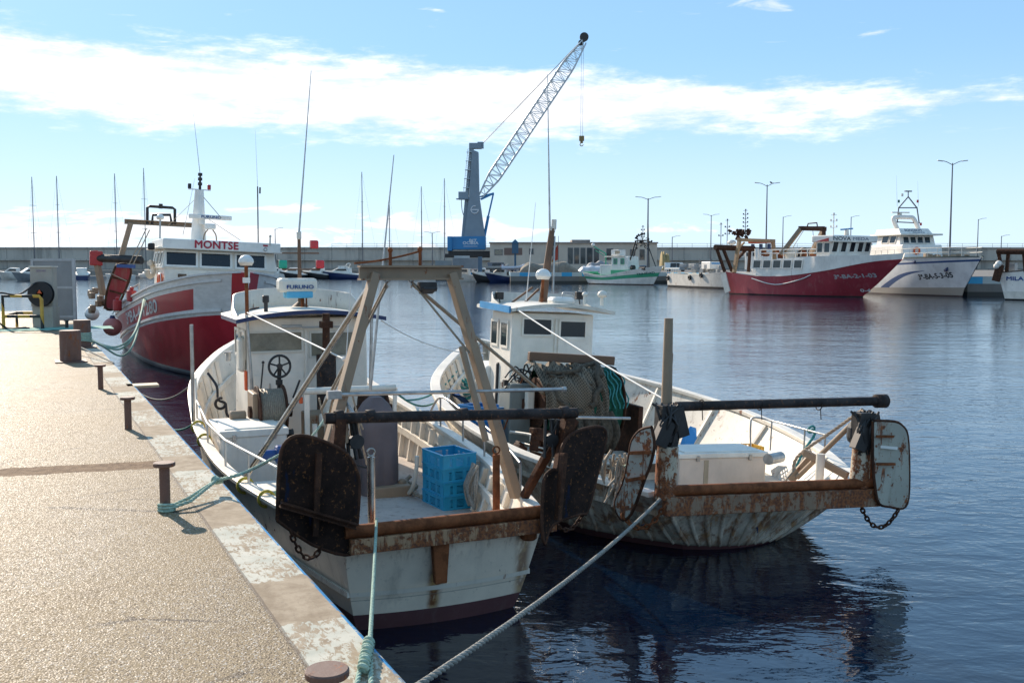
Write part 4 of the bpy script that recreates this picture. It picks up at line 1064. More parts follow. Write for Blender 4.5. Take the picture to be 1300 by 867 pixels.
for i in range(nz + 1):
    v = i / nz; row = []
    for j in range(nx + 1):
        u = j / nx; y = dc.y + .74 - 1.08 * u
        g = math.pi * (.42 + .62 * v); r_ = .60 + .03 * math.sin(u * 19 + v * 4) + .025 * math.sin(u * 43 - v * 7) + .05 * math.sin(v * 9 + u * 5) * v
        edge = .10 * math.sin(u * 7) * v
        z = dc.z + r_ * math.sin(g) - .25 * max(0, v - .75) ; x = dc.x + r_ * math.cos(g)
        row.append(V((x, y + edge + .06 * v * math.sin(v * 6), z)))
    P.append(row)
mb.grid(P); nd = mb.build('draped_net', M['net'], dr)
mb = MB()
rr = random.Random(5)
def on_drum(u, v, o=.63): g = math.pi * (.42 + .62 * v); return V((dc.x + o * math.cos(g), dc.y + .74 - 1.08 * u, dc.z + o * math.sin(g)))
for a, b, r_ in (((.12, .45), (.98, .15), .035), ((.15, .5), (.5, .28), .02), ((.5, .28), (.75, .62), .02), ((.1, .62), (.6, .95), .03), ((.95, .2), (.7, .9), .04), ((.98, .05), (.9, .5), .028)):
    pts = [on_drum(a[0] + (b[0] - a[0]) * k / 8 + .03 * math.sin(k * 2), a[1] + (b[1] - a[1]) * k / 8 + .12 * math.sin(math.pi * k / 8), .635) for k in range(9)]
    mb.tube(spline(pts, 3), r_, 7)
mb.build('net_head_rope', M['net_loose'], dr)
mb = MB(); P = []
for i in range(15):
    row = []
    for j in range(41):
        u = j / 40; v = i / 14; y = dc.y + .55 - .95 * u
        row.append(V((dc.x - .60 - .12 * math.sin(v * 3) - .05 * math.sin(u * 31 + v * 3) - .03 * math.sin(u * 67), y + .05 * math.sin(v * 4 + u * 3), dc.z - .08 - .62 * v + .05 * math.sin(u * 8))))
    P.append(row)
mb.grid(P); mb.build('loose_net', M['net_loose'], dr)
mb = MB(); mb.beam(p2(671, 452, 3.1), p2(779, 458, 3.1), .10, .13); mb.build('drum_beam', M['wood'], b2, .012)
# loose net heap below the drum and pots beside it
mb = MB(); mb.box((3.2, -.05, .95), (.9, .08, .9)); mb.build('drum_side_frame', M['rust_dark'], b2, .01)
# engine controls and hoses at the cabin's port corner
mb = MB(); c = p2(653, 525, 3.4); mb.box(c, (.5, .34, .95)); mb.build('hydraulic_cabinet', worn('dull_green_cabinet', (.20, .22, .20), .4, .25, .5), b2, .02)
mb = MB(); c = p2(672, 512, 3.0); mb.box(c, (.12, .12, .40)); mb.build('valve_box', M['cream'], b2, .02)
mb = MB(); rr = random.Random(8); c = p2(658, 480, 3.4)
for k in range(14):
    a = c + V((rr.uniform(-.15, .15), rr.uniform(-.26, .26), rr.uniform(-.18, .05))); b = c + V((rr.uniform(-.15, .2), rr.uniform(-.28, .28), rr.uniform(-.22, .10)))
    mid = (a + b) / 2 + V((rr.uniform(-.1, .1), rr.uniform(-.1, .1), rr.uniform(.05, .28))); mb.tube(spline([a, mid, b], 7), .013, 6)
for k in range(10): mb.box(c + V((rr.uniform(-.1, .1), rr.uniform(-.25, .25), rr.uniform(-.25, 0))), (.08, .06, .08))
mb.build('hydraulic_hoses', M['dark_iron'], b2)
mb = MB(); mb.torus(p2(657, 485, 3.5), .24, .014, (1, 0, 0), 24, 6, arc=.5); mb.tube([p2(640, 545, 3.2), p2(664, 478, 3.2)], .012, 6); mb.build('guard_hoop', M['rust'], b2)
mb = MB(); a = p2(620, 475, 6.2); mb.box(a + V((0, 0, -.1)), (.4, .22, .55)); mb.build('liferaft_case', M['white_clean'], b2, .05)
mb = MB(); a = p2(633, 480, 5.6); mb.box(a + V((0, 0, -.15)), (.10, .10, .85)); mb.build('dark_fender', M['dark'], b2, .03)
# wheelhouse
cabin(b2, 5.0, 6.25, -.26, 1.26, .5, 2.68, M['white_house'], 'cabin_wall', .2, .02)
cabin(b2, 6.22, 8.0, -.1, 1.0, .6, 1.65, M['white_house'], 'forward_trunk', .3, .08)
for px0, px1, py0, py1 in ((664, 700, 404, 426), (711, 743, 407, 431)):
    a, b = p2(px0, py0, 4.99), p2(px1, py1, 4.99); window(b2, (a + b) / 2 + V((.0, 0, 0)), (0, -1, 0), (0, 0, 1), abs(a.y - b.y), abs(a.z - b.z), M['white_house'], M['glass_dark'], .03, .02)
for xx in (5.34, 5.84): window(b2, (xx, 1.262 - .012, 2.3), (-1, 0, 0), (0, 0, 1), .34, .42, M['white_house'], M['glass_sea'], .04, .02)
for yy in (.1, .6, 1.0): window(b2, (6.15, yy, 2.3), (0, 1, 0), (-.1, 0, 1), .35, .38, M['white_house'], M['glass_dark'], .04, .02)
for xx in (5.36, 5.86): window(b2, (xx, -.262 + .012, 2.3), (1, 0, 0), (0, 0, 1), .34, .42, M['white_house'], M['glass_sea'], .04, .02)
mb = MB(); a = p2(704, 450, 4.99); mb.box((4.985, a.y, 1.6), (.03, .03, 2.0)); mb.box((4.99, a.y - .34, 1.45), (.02, .58, 1.7)); mb.build('cabin_door', M['white_house'], b2, .006)
roofslab(b2, 4.72, 6.75, -.50, 1.36, 2.70, [M['cream'], M['cream']], .10, .055)
mb = MB(); mb.beam((4.75, 1.385, 2.735), (6.3, 1.385, 2.77), .03, .11); mb.build('roof_side_board', M['blue'], b2)
mb = MB(); P = []
for k in range(21):
    u = k / 20; g = math.pi * (u - .5); y = .43 + .86 * math.sin(g); x = 5.6 + 1.05 * max(math.cos(g), 0) ** .6
    h_ = .20 * min(1, max(math.cos(g), 0) * 2.4 + .05); P.append((V((x, y, 2.76)), V((x - .02, y, 2.80 + h_))))
mb.grid([[a for a, b in P], [b for a, b in P], [b + V((-.03, 0, 0)) for a, b in P], [a + V((-.03, 0, 0)) for a, b in P]]); mb.build('roof_coaming', M['cream'], b2)
mb = MB(); rr = random.Random(44)
for k in range(18):
    a = p2(rr.uniform(700, 775), rr.uniform(560, 585), 2.0); bq = a + V((rr.uniform(-.4, .3), rr.uniform(-.5, .5), 0)); a.z = .66; bq.z = .66; mb.tube(spline([a, (a + bq) / 2 + V((rr.uniform(-.2, .2), rr.uniform(-.2, .2), .02)), bq], 6), .012, 6)
mb.build('loose_deck_line', M['wire'], b2)
mb = MB(); rr = random.Random(45)
for k in range(20): a = p2(rr.uniform(655, 735), rr.uniform(520, 575), 2.4 + rr.uniform(-.2, .3)); mb.box(a, (rr.uniform(.05, .2), rr.uniform(.05, .22), rr.uniform(.08, .3)), rz=rr.random(), rx=rr.random())
mb.build('deck_machinery', M['rust_dark'], b2, .01)
# mast
mb = MB(); a = p2(689, 384, 5.9); b = p2(695, 335, 5.9); c = p2(701, 290, 5.9); mb.tube([a, b, c], [.075, .065, .05], 12); ms2 = mb.build('mast', M['wood'], b2)
mb = MB()
for k in range(7):
    f = k / 6; q = b.lerp(c, f); mb.tube([q + V((0, .05, 0)), q + V((0, -.06, .05))], .016, 6)
mb.tube([p2(702, 372, 5.8), p2(704, 300, 5.9)], .02, 6); mb.build('mast_wiring', M['steel'], ms2)
mb = MB(); q = p2(701, 291, 5.9); mb.box(q, (.09, .09, .06)); mb.cyl(q + V((0, -.03, 0)), .045, .17, n=12); mb.build('masthead_light', M['cream'], ms2)
whip(ms2, p2(698, 290, 5.9), p2(695, 95, 5.9), .019)
dome(b2, p2(688, 384, 5.6), .135, .46, (M['white_clean'], M['rust']))
mb = MB(); q = p2(712, 384, 5.5); mb.box(q + V((0, 0, .03)), (.34, .42, .13)); mb.build('roof_hatch', M['white_clean'], b2, .06)
for px, py, r_ in ((742, 386, .05), (764, 388, .085)): q = p2(px, py, 5.1); dome(b2, q, r_, .18 if r_ > .06 else .16, (M['cream'], M['cream']), 'antenna_dome')
for px, py in ((634, 379), (735, 379)):
    q = p2(px, py, 5.4 if px > 700 else 6.3); mb = MB(); mb.box(q + V((0, 0, .05)), (.10, .13, .13)); mb.tube([q + V((0, 0, .0)), q + V((0, -.02, -.10))], .012, 6); mb.build('floodlight', M['dark_iron'], b2, .02)
for k, (a, b) in enumerate((((650, 384), (676, 365)), ((664, 386), (684, 367)))): mb = MB(); mb.tube([p2(*a, 6.0), p2(*b, 6.0)], .02, 6); mb.build('mast_strut', M['wood'], b2)
mb = MB(); mb.tube(spline([p2(713, 378, 6), p2(716, 371, 6), p2(728, 372, 6), p2(729, 378, 6)], 4), .012, 6); mb.build('roof_rail', M['steel'], b2)
whip(b2, p2(668, 382, 5.8), p2(680, 257, 5.8), .010, M['white_line'])
# bow fittings
mb = MB(); q = p2(592, 500, 8.6); mb.rope(spline([p2(590, 456, 9.6), p2(589, 480, 9.2), p2(587, 496, 8.9)], 6), .035, 3); mb.build('bow_rope', M['green_rope'], b2)
mb = MB(); q = p2(596, 496, 8.4); rr = random.Random(2)
for k in range(6): mb.torus(q + V((rr.uniform(-.08, .08), rr.uniform(-.08, .08), -.1 + .05 * k)), .2 + rr.uniform(-.05, .03), .03, (rr.uniform(-.4, .4), rr.uniform(-.5, .5), 1), 18, 6)
mb.build('rope_coil', M['teal_rope'], b2)
# --- things on boat 2
def whitebox(th):
    mb = MB(); mb.box((-.345, .28, .22), (.03, .07, .36)); mb.build('hinge_strip', M['ply'], th, .004)
q1, q2 = p2(862, 600, 1.55), p2(972, 600, 1.55); zt = p2(862, 588, 1.55).z
chest('fish_box', (1.9, (q1.y + q2.y) / 2, .40), (.70, abs(q1.y - q2.y), max(.5, zt - .40)), (M['pinkfoam'], M['foam']), 'long white insulated fish chest behind the rusty stern beam of the outer boat', F2, extra=whitebox, lid=.07)
mb = MB(); q = p2(872, 560, 3.0); mb.plate([p2(862, 571, 2.9), p2(874, 574, 2.8), p2(884, 556, 3.0), p2(883, 543, 3.3), p2(877, 541, 3.3), p2(868, 553, 3.1)], (1, .2, .1), .03)
single('board', mb, M['blue'], 'blue panel standing against the bulwark behind the long white fish chest', 'board', F2, tuple(q))
mb = MB(); q = p2(945, 574, 2.6); rr = random.Random(4)
for a in range(2):
    for k in range(9):
        u = -.24 + .48 * k / 8; mb.box(q + V((.15 * (1 - 2 * a), u, .02)), (.012, .022, .17)); mb.box(q + V((u * .6, .24 * (1 - 2 * a), .02)), (.022, .012, .17))
    for z in (-.06, .0, .05, .10): mb.box(q + V((.15 * (1 - 2 * a), 0, z)), (.014, .5, .016)); mb.box(q + V((0, .24 * (1 - 2 * a), z)), (.31, .014, .016))
mb.box(q + V((0, 0, -.065)), (.3, .48, .012)); mb.tube([q + V((0, .24, .04)), q + V((-.1, .62, .0))], .03, 6)
single('yellow_crate', mb, M['yellow'], 'yellow mesh fish basket beside the white chest on the outer boat', 'crate', F2, tuple(q))
q = p2z(612, 560, .48)
q = p2(616, 545, 3.7)
crate_stack(F2, (3.7, q.y, .50), 4, M['crate2'], ['deep blue fish crate, lowest of the stack by the outer boat\'s port bulwark', 'deep blue fish crate, second lowest by the outer boat\'s port bulwark', 'deep blue fish crate, second from top by the outer boat\'s port bulwark', 'open deep blue fish crate, topmost by the outer boat\'s port bulwark'], 'blue crates stacked on the outer boat', rz=.5, L=.66, Wd=.5, h=.2, seed=3)
mb = MB(); a = p2(582, 512, 7.2)
P = [[V((7.4 - .9 * i / 6, 1.62 - .5 * j / 6 + .10 * i / 6, 1.15 - .35 * j / 6 + .05 * math.sin(i * 2 + j))) for j in range(7)] for i in range(7)]
mb.grid(P); mb.grid([[p - V((0, 0, .02)) for p in r_] for r_ in P], flip=True); single('blue_tarpaulin', mb, M['ink_blue'] if 0 else plain('dark_blue_tarpaulin', (.01, .09, .32), .5), 'dark blue tarpaulin heap inside the outer boat\'s bow, left of the deep blue crates', 'tarpaulin', F2, (7.0, 1.5, 1.0))
# trawl boards of boat 2
x_ = lambda px: -.30 - (px - 781) * .011
ol = [(827, 542), (813, 546), (802, 560), (798, 582), (791, 613), (781, 635), (783, 650), (791, 660), (802, 652), (812, 628), (819, 608), (826, 590), (831, 565)]
t3, bp, bc, bn = board('trawl_board', [(a, b, x_(a)) for a, b in ol], 0, F2, p2, (worn('brown_stained_board_paint', (.42, .40, .33), .6, .72, .5, k=1.6), M['rust_dark']), 'grey rusty trawl board seen nearly edge-on, left of the outer boat\'s gallows post')
mb = MB(); mb.beam(p2(800, 575, x_(800) - .06), p2(826, 574, x_(826) - .06), .03, .04); mb.beam(p2(795, 610, x_(795) - .06), p2(818, 606, x_(818) - .06), .03, .04); mb.build('stiffener', M['rust'], t3)
mb = MB(); mb.chain(sag(p2(790, 652, -.42), p2(845, 640, -.8), .22), .08, .012); mb.build('board_chain', M['rust'], t3)
ol = [(1108, 534), (1135, 535), (1146, 541), (1152, 553), (1154, 591), (1153, 632), (1146, 645), (1130, 643), (1116, 639), (1111, 618), (1108, 585)]
t4, bp, bc, bn = board('trawl_board', ol, -.78, F2, p2, (M['board_grey'], M['rust_dark']), 'pale grey rust-edged trawl board out over the water, farthest right')
mb = MB()
for y0, y1, pyy in ((1113, 1134, 554), (1113, 1136, 589)): mb.beam(p2(y0, pyy, -.83), p2(y1, pyy, -.83), .03, .03); mb.cut()
mb.build('bracket', M['rust'], t4)
mb = MB(); mb.beam(p2(1118, 567, -.815), p2(1139, 569, -.815), .012, .035); mb.build('slot_light_bar', M['white_clean'], t4)  # added white bar standing for bright water light seen through an open slot
mb = MB(); mb.chain(sag(p2(1092, 640, -.7), p2(1141, 646, -.8), .26), .075, .012); mb.build('board_chain', M['rust_dark'], t4)
# frayed net hanging at the port gallows
mb = MB(); rr = random.Random(12); a = p2(800, 585, -.1)
for k in range(26):
    p = a + V((rr.uniform(-.1, .25), rr.uniform(-.10, .22), rr.uniform(-.05, .12))); q = p + V((rr.uniform(-.1, .1), rr.uniform(-.05, .18), rr.uniform(-.62, -.25)))
    mb.tube(spline([p, (p + q) / 2 + V((0, rr.uniform(-.08, .08), 0)), q], 5), .016, 5)
single('hanging_net', mb, M['skin'], 'frayed tan net strands hanging behind the edge-on grey trawl board', 'net', F2, tuple(a))
mb = MB(); rr = random.Random(13); a = p2(722, 570, .9)
for k in range(30):
    p = a + V((rr.uniform(-.15, .15), rr.uniform(-.22, .16), rr.uniform(-.02, .25))); q = p + V((rr.uniform(-.15, .1), rr.uniform(-.05, .28), rr.uniform(-.65, -.2)))
    mb.tube(spline([p, (p + q) / 2 + V((0, rr.uniform(-.08, .08), 0)), q], 5), .022, 5)
single('hanging_net', mb, M['net_loose'], 'brown net bundle hanging from the dark bar behind the folded black trawl board', 'net', F2, tuple(a))
# ================================================================== BOAT 3 : the red and grey trawler, bow towards us
F3 = Frame((-7.8, 29, 0), 205, -2.3)
def p3(px, py, x): return F3.px(px, py, x)
b3 = thing('trawler', 'red and grey trawler moored bow towards us at the quay, white wheelhouse lettered MONTSE', 'trawler', F3, (0, 0, 0))
Z3 = lambda x: 3.32 + .085 * x - .0018 * x * x
H3 = Hull(16.5, tab((0, 2.6), (.1, 2.7), (.45, 2.3), (.636, 2.05), (.757, 1.72), (.88, 1.25), (.94, .82), (1, .05)),
          tab((0, 2.3), (.45, 2.1), (.636, 1.8), (.757, 1.4), (.88, .85), (.94, .45), (1, .03)),
          lambda t: Z3(-16.5 + 16.5 * t), xst=lambda z: -16.5, xbow=lambda z: -1.15 + .35 * z, p=1.0, draft=1.2, curve=.1, n=70)
def h3(c, base):
    x, y, z = sep(c); s = (x * .085 - x * x * .0018 + 3.32) - z
    grey = mix(noise(vmap(c, (1, 1, 3)), 3, 5).ss(.3, .7), (.56, .53, .49), (.68, .65, .61))
    pan = (s.gt(.36)) * (s.lt(.98)) * ((x + z * -.45 + 3.5).lt(0.0)); low = s.gt(1.20)
    stem = (x - z * .35 + 1.15 + .42).gt(0) * s.lt(1.4)
    red = pan.mx(low).mx(stem)
    c2 = mix(red, grey, base); c2 = mix(z.lt(.10), c2, (.22, .22, .20)); c2 = mix(z.lt(.02), c2, (.05, .02, .02)); return c2
m3 = worn('red_and_grey_hull_paint', (.42, .012, .024), .22, 0, .4, dcol=(.12, .012, .02), extra=h3)
rows = [lambda t: -1.0, lambda t: .1, lambda t: H3.Z(t)]
mb = MB(); H3.shell(mb, rows, [0, 0]); H3.transom(mb, rows, [0, 0]); mb.mi = 1; D3 = lambda t: H3.Z(t) - .8; H3.inside(mb, D3, .08)
mb.build('hull', [m3, M['white_in']], b3)
mb = MB(); H3.deckmesh(mb, D3, .08); mb.build('deck', M['deck2'], b3)
mb = MB(); H3.sweep(mb, lambda t: H3.Z(t) + .02, .16, .06, -.03, 0, .99); mb.build('gunwale', plain('grey_cap_rail', (.60, .58, .55), .5), b3)
mb = MB(); H3.sweep(mb, lambda t: H3.Z(t) - .20, .05, .06, .02, 0, .955); H3.sweep(mb, lambda t: H3.Z(t) - 1.09, .06, .08, .02, 0, .955); mb.build('rubbing_strake', plain('grey_strake_paint', (.60, .57, .53), .5), b3)
H3.text('3ªBA-4-1280', .60, M['ink_white'], b3, -9.2, lambda u: Z3(-9.2 + u) - .68, -1, 6.6, 'hull_lettering', bold=.018)
# wheelhouse
x0, x1, ya, yb = -9.3, -5.8, -1.72, 1.95
cabin(b3, x0, x1, ya - .0, yb, 1.9, 3.40, M['white_house'], 'cabin_wall', .0, .0)
mb = MB()
vs = [(x0, ya - .1, 3.36), (x1 + .05, ya - .1, 3.36), (x1 + .05, yb + .1, 3.36), (x0, yb + .1, 3.36), (x0, ya, 4.02), (x1 - .06, ya + .02, 4.02), (x1 - .06, yb - .02, 4.02), (x0, yb, 4.02)]
mb.add(vs, [(0, 3, 2, 1), (4, 5, 6, 7), (0, 1, 5, 4), (1, 2, 6, 5), (2, 3, 7, 6), (3, 0, 4, 7)]); mb.build('bridge', M['white_house'], b3, .03)
mb = MB(); mb.box(((x0 + x1) / 2 + .15, (ya + yb) / 2, 4.19), (x1 - x0 + .5, yb - ya + .22, .34)); mb.build('bridge_fascia', M['white_clean'], b3, .03)
mb = MB(); mb.box(((x0 + x1) / 2 - .2, (ya + yb) / 2, 4.05), (x1 - x0 + .9, yb - ya + .5, .06)); mb.build('bridge_roof', M['white_house'], b3, .02)
for px in (230, 274, 318):
    a = p3(px, 332, x1 + .0); window(b3, (x1 + .012, a.y, 3.70), (0, 1, 0), (-.11, 0, .66), 1.02, .50, M['white_clean'], M['glass_dark'], .07, .04)
for xx in (-6.4, -7.4, -8.4): window(b3, (xx, ya - .045, 3.70), (1, 0, 0), (0, .12, .66), .62, .44, M['white_clean'], M['glass_sea'], .06, .03)
for px, w_ in ((231, .34), (262, .60)): a = p3(px, 360, x1); window(b3, (x1 + .002, a.y, 3.05), (0, 1, 0), (0, 0, 1), w_, .34, M['white_house'], M['glass_dark'], .05, .03)
fx = (x0 + x1) / 2 + .15 + (x1 - x0 + .5) / 2 + .004
a = p3(275, 312, fx); lettering('MONTSE', .36, M['ink_red'], b3, lambda u, v, d: V((fx + .004 + d, a.y + u, 4.20 + v)), bold=.012, width=1.42, spacing=1.05)
a = p3(337, 313, fx); mb = MB(); mb.box((fx + .004, a.y, 4.27), (.01, .16, .06)); mb.build('registration_plate', M['ink_red'], b3)
mb = MB(); mb.torus((fx + .006, a.y, 4.14), .055, .015, (1, 0, 0)); mb.build('emblem', M['steel'], b3)
a = p3(195, 367, -6.3); mb = MB(); mb.torus(V((a.x, ya - .10, 2.87)), .26, .075, (0, 1, .0), 28, 10); lr = mb.build('life_ring', M['orange'], b3)
mb = MB(); mb.torus(V((a.x, ya - .10, 2.87)), .335, .014, (0, 1, 0)); mb.build('grab_line', M['white_line'], lr)
a = p3(182, 344, -7.2); mb = MB(); mb.torus(V((-8.2, ya - .25, 3.3)), .24, .10, (.6, 1, 0), 24, 8, arc=.8); mb.build('horseshoe_buoy', M['cream'], b3)
# bridge top: mast, radar, dome, lamps
mb = MB(); q = V((-7.0, p3(252, 300, -7.0).y, 4.36)); mb.tube([q, q + V((0, 0, 1.78))], [.27, .15], 16); mt3 = mb.build('mast', M['white_clean'], b3)
mb = MB(); mb.beam(q + V((0, -.38, 1.80)), q + V((0, .38, 1.80)), .08, .035); mb.build('mast_arm', M['white_clean'], mt3)
for s, k in ((-1, 'lamp_green'), (1, 'lamp_red')): mb = MB(); mb.cyl(q + V((0, s * .33, 1.82)), .06, .17, n=12, bev=.01); mb.build('navigation_light', M['dark'] if s < 0 else M['redpaint'], mt3)
mb = MB(); mb.tube([q + V((0, .02, 1.78)), q + V((0, .02, 2.35))], .05, 10, r2=.03)
for z in (1.95, 2.12, 2.28): mb.cyl(q + V((0, .02, z)), .075, .10, n=12)
mb.build('light_stack', M['dark_iron'], mt3)
whip(mt3, q + V((0, .02, 2.3)), p3(245, 140, -7.0), .014)
whip(mt3, q + V((-.2, -.5, .2)), p3(247, 238, -7.0) + V((0, 0, .3)), .012)
mb = MB(); c = p3(267, 276, -6.6); mb.box(c, (.12, 1.46, .16)); rd = mb.build('radar_scanner', M['white_clean'], b3, .03)
lettering('FURUNO', .12, M['ink_blue'], rd, lambda u, v, d: V((c.x + .062 + d, c.y + .02 + u, c.z + v)), bold=.004, width=.66)
mb = MB(); mb.cyl(p3(256, 283, -6.7) + V((0, 0, -.05)), .10, .2, n=12); mb.build('radar_pedestal', M['white_clean'], rd)
mb = MB(); c = p3(267, 288, -6.6); mb.cyl(c - V((0, 0, .10)), .19, .20, n=20, bev=.04); dm = mb.build('radar_dome', M['white_clean'], b3)
mb = MB()
for s in (-1, 1): mb.tube(spline([c + V((0, s * .22, -.62)), c + V((0, s * .2, -.3)), c + V((0, s * .08, -.10))], 4), .022, 8)
mb.build('dome_stand', M['frame_brown'], dm)
c = p3(203, 305, -6.2); d_ = dome(b3, (c.x, c.y, 4.36), .13, .70, (M['white_clean'], M['steel']))
mb = MB(); c = p3(192, 313, -6.2); mb.box(c, (.22, .22, .24)); mb.build('searchlight', M['dark'], b3, .05)
mb = MB(); c = p3(328, 305, -6.6); mb.tube([V((c.x, c.y, 4.3)), p3(327, 237, -6.6)], .022, 8); c = p3(330, 242, -6.6); mb.box(c, (.05, .05, .22)); mb.build('aerial_pole', M['dark_iron'], b3)
whip(b3, p3(327, 237, -6.6), p3(324, 165, -6.6), .008)
mb = MB()
mb.tube([q + V((0, -.1, 1.5)), p3(212, 288, -9)], .008, 5); mb.cut(); mb.tube([q + V((0, .1, 1.6)), p3(281, 277, -6)], .012, 5); mb.cut(); mb.tube([q + V((0, .15, .9)), p3(305, 305, -5.8)], .01, 5); mb.build('mast_stay', M['wire'], b3)
mb = MB(); a = p3(343, 300, -5.4); mb.tube([V((a.x, a.y, 4.3)), a], .03, 8); mb.ball(a, .05, 8, 6); mb.build('horn', M['cream'], b3)
# stern gantry
mb = MB()
for s in (-1, 1):
    mb.beam((-15, -.78 + s * 1.38, 5.20), (-14.6 if s > 0 else -14.8, -.78 + s * 2.3, 1.6), .20, .34, (1, 0, 0), .22, .40); mb.cut()
mb.build('gantry_leg', M['frame_brown'], b3, .01)
mb = MB(); mb.ibeam((-15, -2.4, 5.26), (-15, .8, 5.26), .26, .20, .03); mb.build('gantry_crossbeam', M['frame_brown'], b3)
mb = MB(); P = [p3(187, 285, -15), p3(187, 264, -15), p3(190, 262, -15), p3(219, 264, -15), p3(222, 266, -15), p3(222, 285, -15)]; mb.tube(P, .06, 8)
mb.tube([p3(193, 285, -15), p3(194, 273, -15), p3(216, 273, -15), p3(218, 285, -15)], .06, 8); mb.box(p3(204, 262, -15), (.15, .15, .2)); mb.build('gantry_top_frame', M['dark_iron'], b3)
mb = MB(); a, b = p3(122, 328, -15.5), p3(180, 331, -14); mb.tube([a, b], .15, 12); mb.tube([p3(122, 324, -15.5), p3(180, 326, -14)], .04, 8); gb = mb.build('gallows_bar', M['dark_iron'], b3)
mb = MB(); mb.box(a, (.4, .5, .6)); mb.tube([a, p3(121, 318, -15.5)], .1, 8); mb.build('bar_end', M['redpaint'], gb, .05)
mb = MB(); mb.beam(a, p3(131, 375, -15.2), .22, .2); mb.build('gallows_post', M['frame_brown'], b3, .02)
mb = MB()
for a, b, x in (((186, 290), (140, 385), -14), ((190, 292), (143, 390), -13.4), ((140, 347), (161, 357), -13)): mb.tube([p3(*a, x), p3(*b, x)], .022, 5); mb.cut()
mb.build('wire_stay', M['wire'], b3)
P = [p3(147, 336, -13.4), p3(166, 341, -13.4), p3(163, 358, -13.4), p3(151, 388, -13.4), p3(135, 392, -13.4), p3(137, 368, -13.4)]
t5, _, _, _ = board('trawl_board', [(147, 338), (157, 335), (166, 342), (163, 358), (151, 386), (143, 393), (134, 390), (137, 366)], -13.4, F3, p3, (worn('dull_red_board_paint', (.26, .02, .025), .6, .3, .6), M['rust_dark']), 'dark red trawl board standing on the stern of the red and grey trawler', t=.14)
mb = MB(); mb.beam(p3(142, 352, -13.1), p3(164, 357, -13.1), .05, .08); mb.cut(); mb.beam(p3(139, 369, -13.1), p3(158, 374, -13.1), .05, .08); mb.build('stiffener', M['rust_dark'], t5)
mb = MB(); mb.box(p3(160, 338, -13.2), (.12, .7, .14)); mb.build('blue_top_strip', M['ink_blue'], t5)
mb = MB(); rr = random.Random(3); a = p3(128, 385, -14.6)
for k in range(12): mb.box(a + V((rr.uniform(-.5, .5), rr.uniform(-.4, .4), rr.uniform(-.3, .5))), (.2, .22, .25), rz=rr.random())
mb.build('towing_block', M['frame_brown'], b3, .04)
mb = MB(); P = [H3.Px(x, Z3(x), -1, -.1) for x in (-15.8, -14.2, -12.5, -10.9, -9.6)]; railing(mb, P, .42, .03); mb.build('side_rail', M['steel'], b3)
for px, py, x in ((149, 388, -12.2), (167, 376, -10.6)): mb = MB(); a = p3(px, py, x); mb.cyl(a - V((0, 0, .2)), .17, .42, n=14, bev=.03); mb.ball(a + V((0, 0, .28)), .08, 10, 8); mb.build('deck_winch_head', M['redpaint'], b3)
mb = MB(); a = p3(117, 398, -16); mb.ball(a, .3, 12, 8); mb.build('white_buoy', M['white_clean'], b3)
# things hung on boat 3
a = F3.px(131, 422, -14.0); a = V((-12.6, -2.95, 1.0)); mb = MB(); mb.ball(a, .36, 24, 16); bu = thing('fender', 'big faded red ball fender squeezed between the red trawler and the quay', 'fender', F3, tuple(a)); mb.build('fender_ball', M['buoy'], bu)
mb = MB(); mb.cyl(a + V((0, 0, .31)), .13, .14, n=14, r2=.08); mb.build('fender_eye', M['navy'], bu); mb = MB(); mb.tube([a + V((0, 0, .5)), a + V((0, .35, 1.3))], .02, 6); mb.build('fender_line', M['green_rope'], bu)
mb = MB(); a = p3(312, 382, -.3)
# ================================================================== things on the quay
def q_(px, py): return Q.loc(atz(px, py, 1.5))
def post(c, label, h=.40):
    th = thing('mooring_post', label, 'mooring post', Q, tuple(c), 0, 'T-headed steel mooring posts along the quay edge')
    mb = MB(); mb.cyl(c, .042, h - .03, n=20); mb.build('shaft', RUSTP, th)
    mb = MB(); mb.cyl(c + V((0, 0, h - .032)), .088, .034, n=28, bev=.006); mb.build('head', RUSTP, th); return th
RUSTP = worn('brown_oxide_steel', (.15, .075, .052), .5, .4, .6, k=3, dcol=(.28, .24, .21))
posts = [((210, 648), 'brown T-headed mooring post with the doubled green rope round its foot'), ((163, 545), 'brown T-headed mooring post, second nearest along the quay with a bare foot'),
         ((128, 494), 'farthest of the brown T-headed mooring posts, just before the twin thick bollards'), ((417, 972), 'nearest brown mooring post at the bottom edge, only its round head in view')]
c0 = q_(*posts[0][0]); proto = post(V((c0.x, c0.y, 0)), posts[0][1])
for (px, py), lab in posts[1:]:
    c = q_(px, py); o = copy_tree(proto); o.location = Q.w(c.x, c.y, 0); o['label'] = lab
bproto = None
for px, py, w, h, lab in ((90, 459, .42, .66, 'thick brown bollard on a base plate, nearer of the pair'), (105, 441, .40, .68, 'thick brown bollard wound with green rope, farther of the pair')):
    c = q_(px, py); c = V((c.x, c.y, 0)); th = thing('bollard', lab, 'bollard', Q, tuple(c), 0, 'pair of thick mooring bollards at the quay edge')
    mb = MB(); mb.box(c + V((0, 0, .012)), (.7, .62, .024)); mb.build('base_plate', RUSTP, th, .004)
    mb = MB(); mb.cyl(c + V((0, 0, .02)), w / 2, h - .02, n=28, bev=.012); mb.build('bollard_barrel', RUSTP, th)
c = q_(85, 417); mb = MB(); mb.cyl((c.x, c.y, 0), .05, .26, n=12); mb.cyl((c.x, c.y, .24), .08, .03, n=12)
single('mooring_post', mb, M['dark_iron'], 'tiny dark mooring post beside the fuel cabinet', 'mooring post', Q, (c.x, c.y, 0))
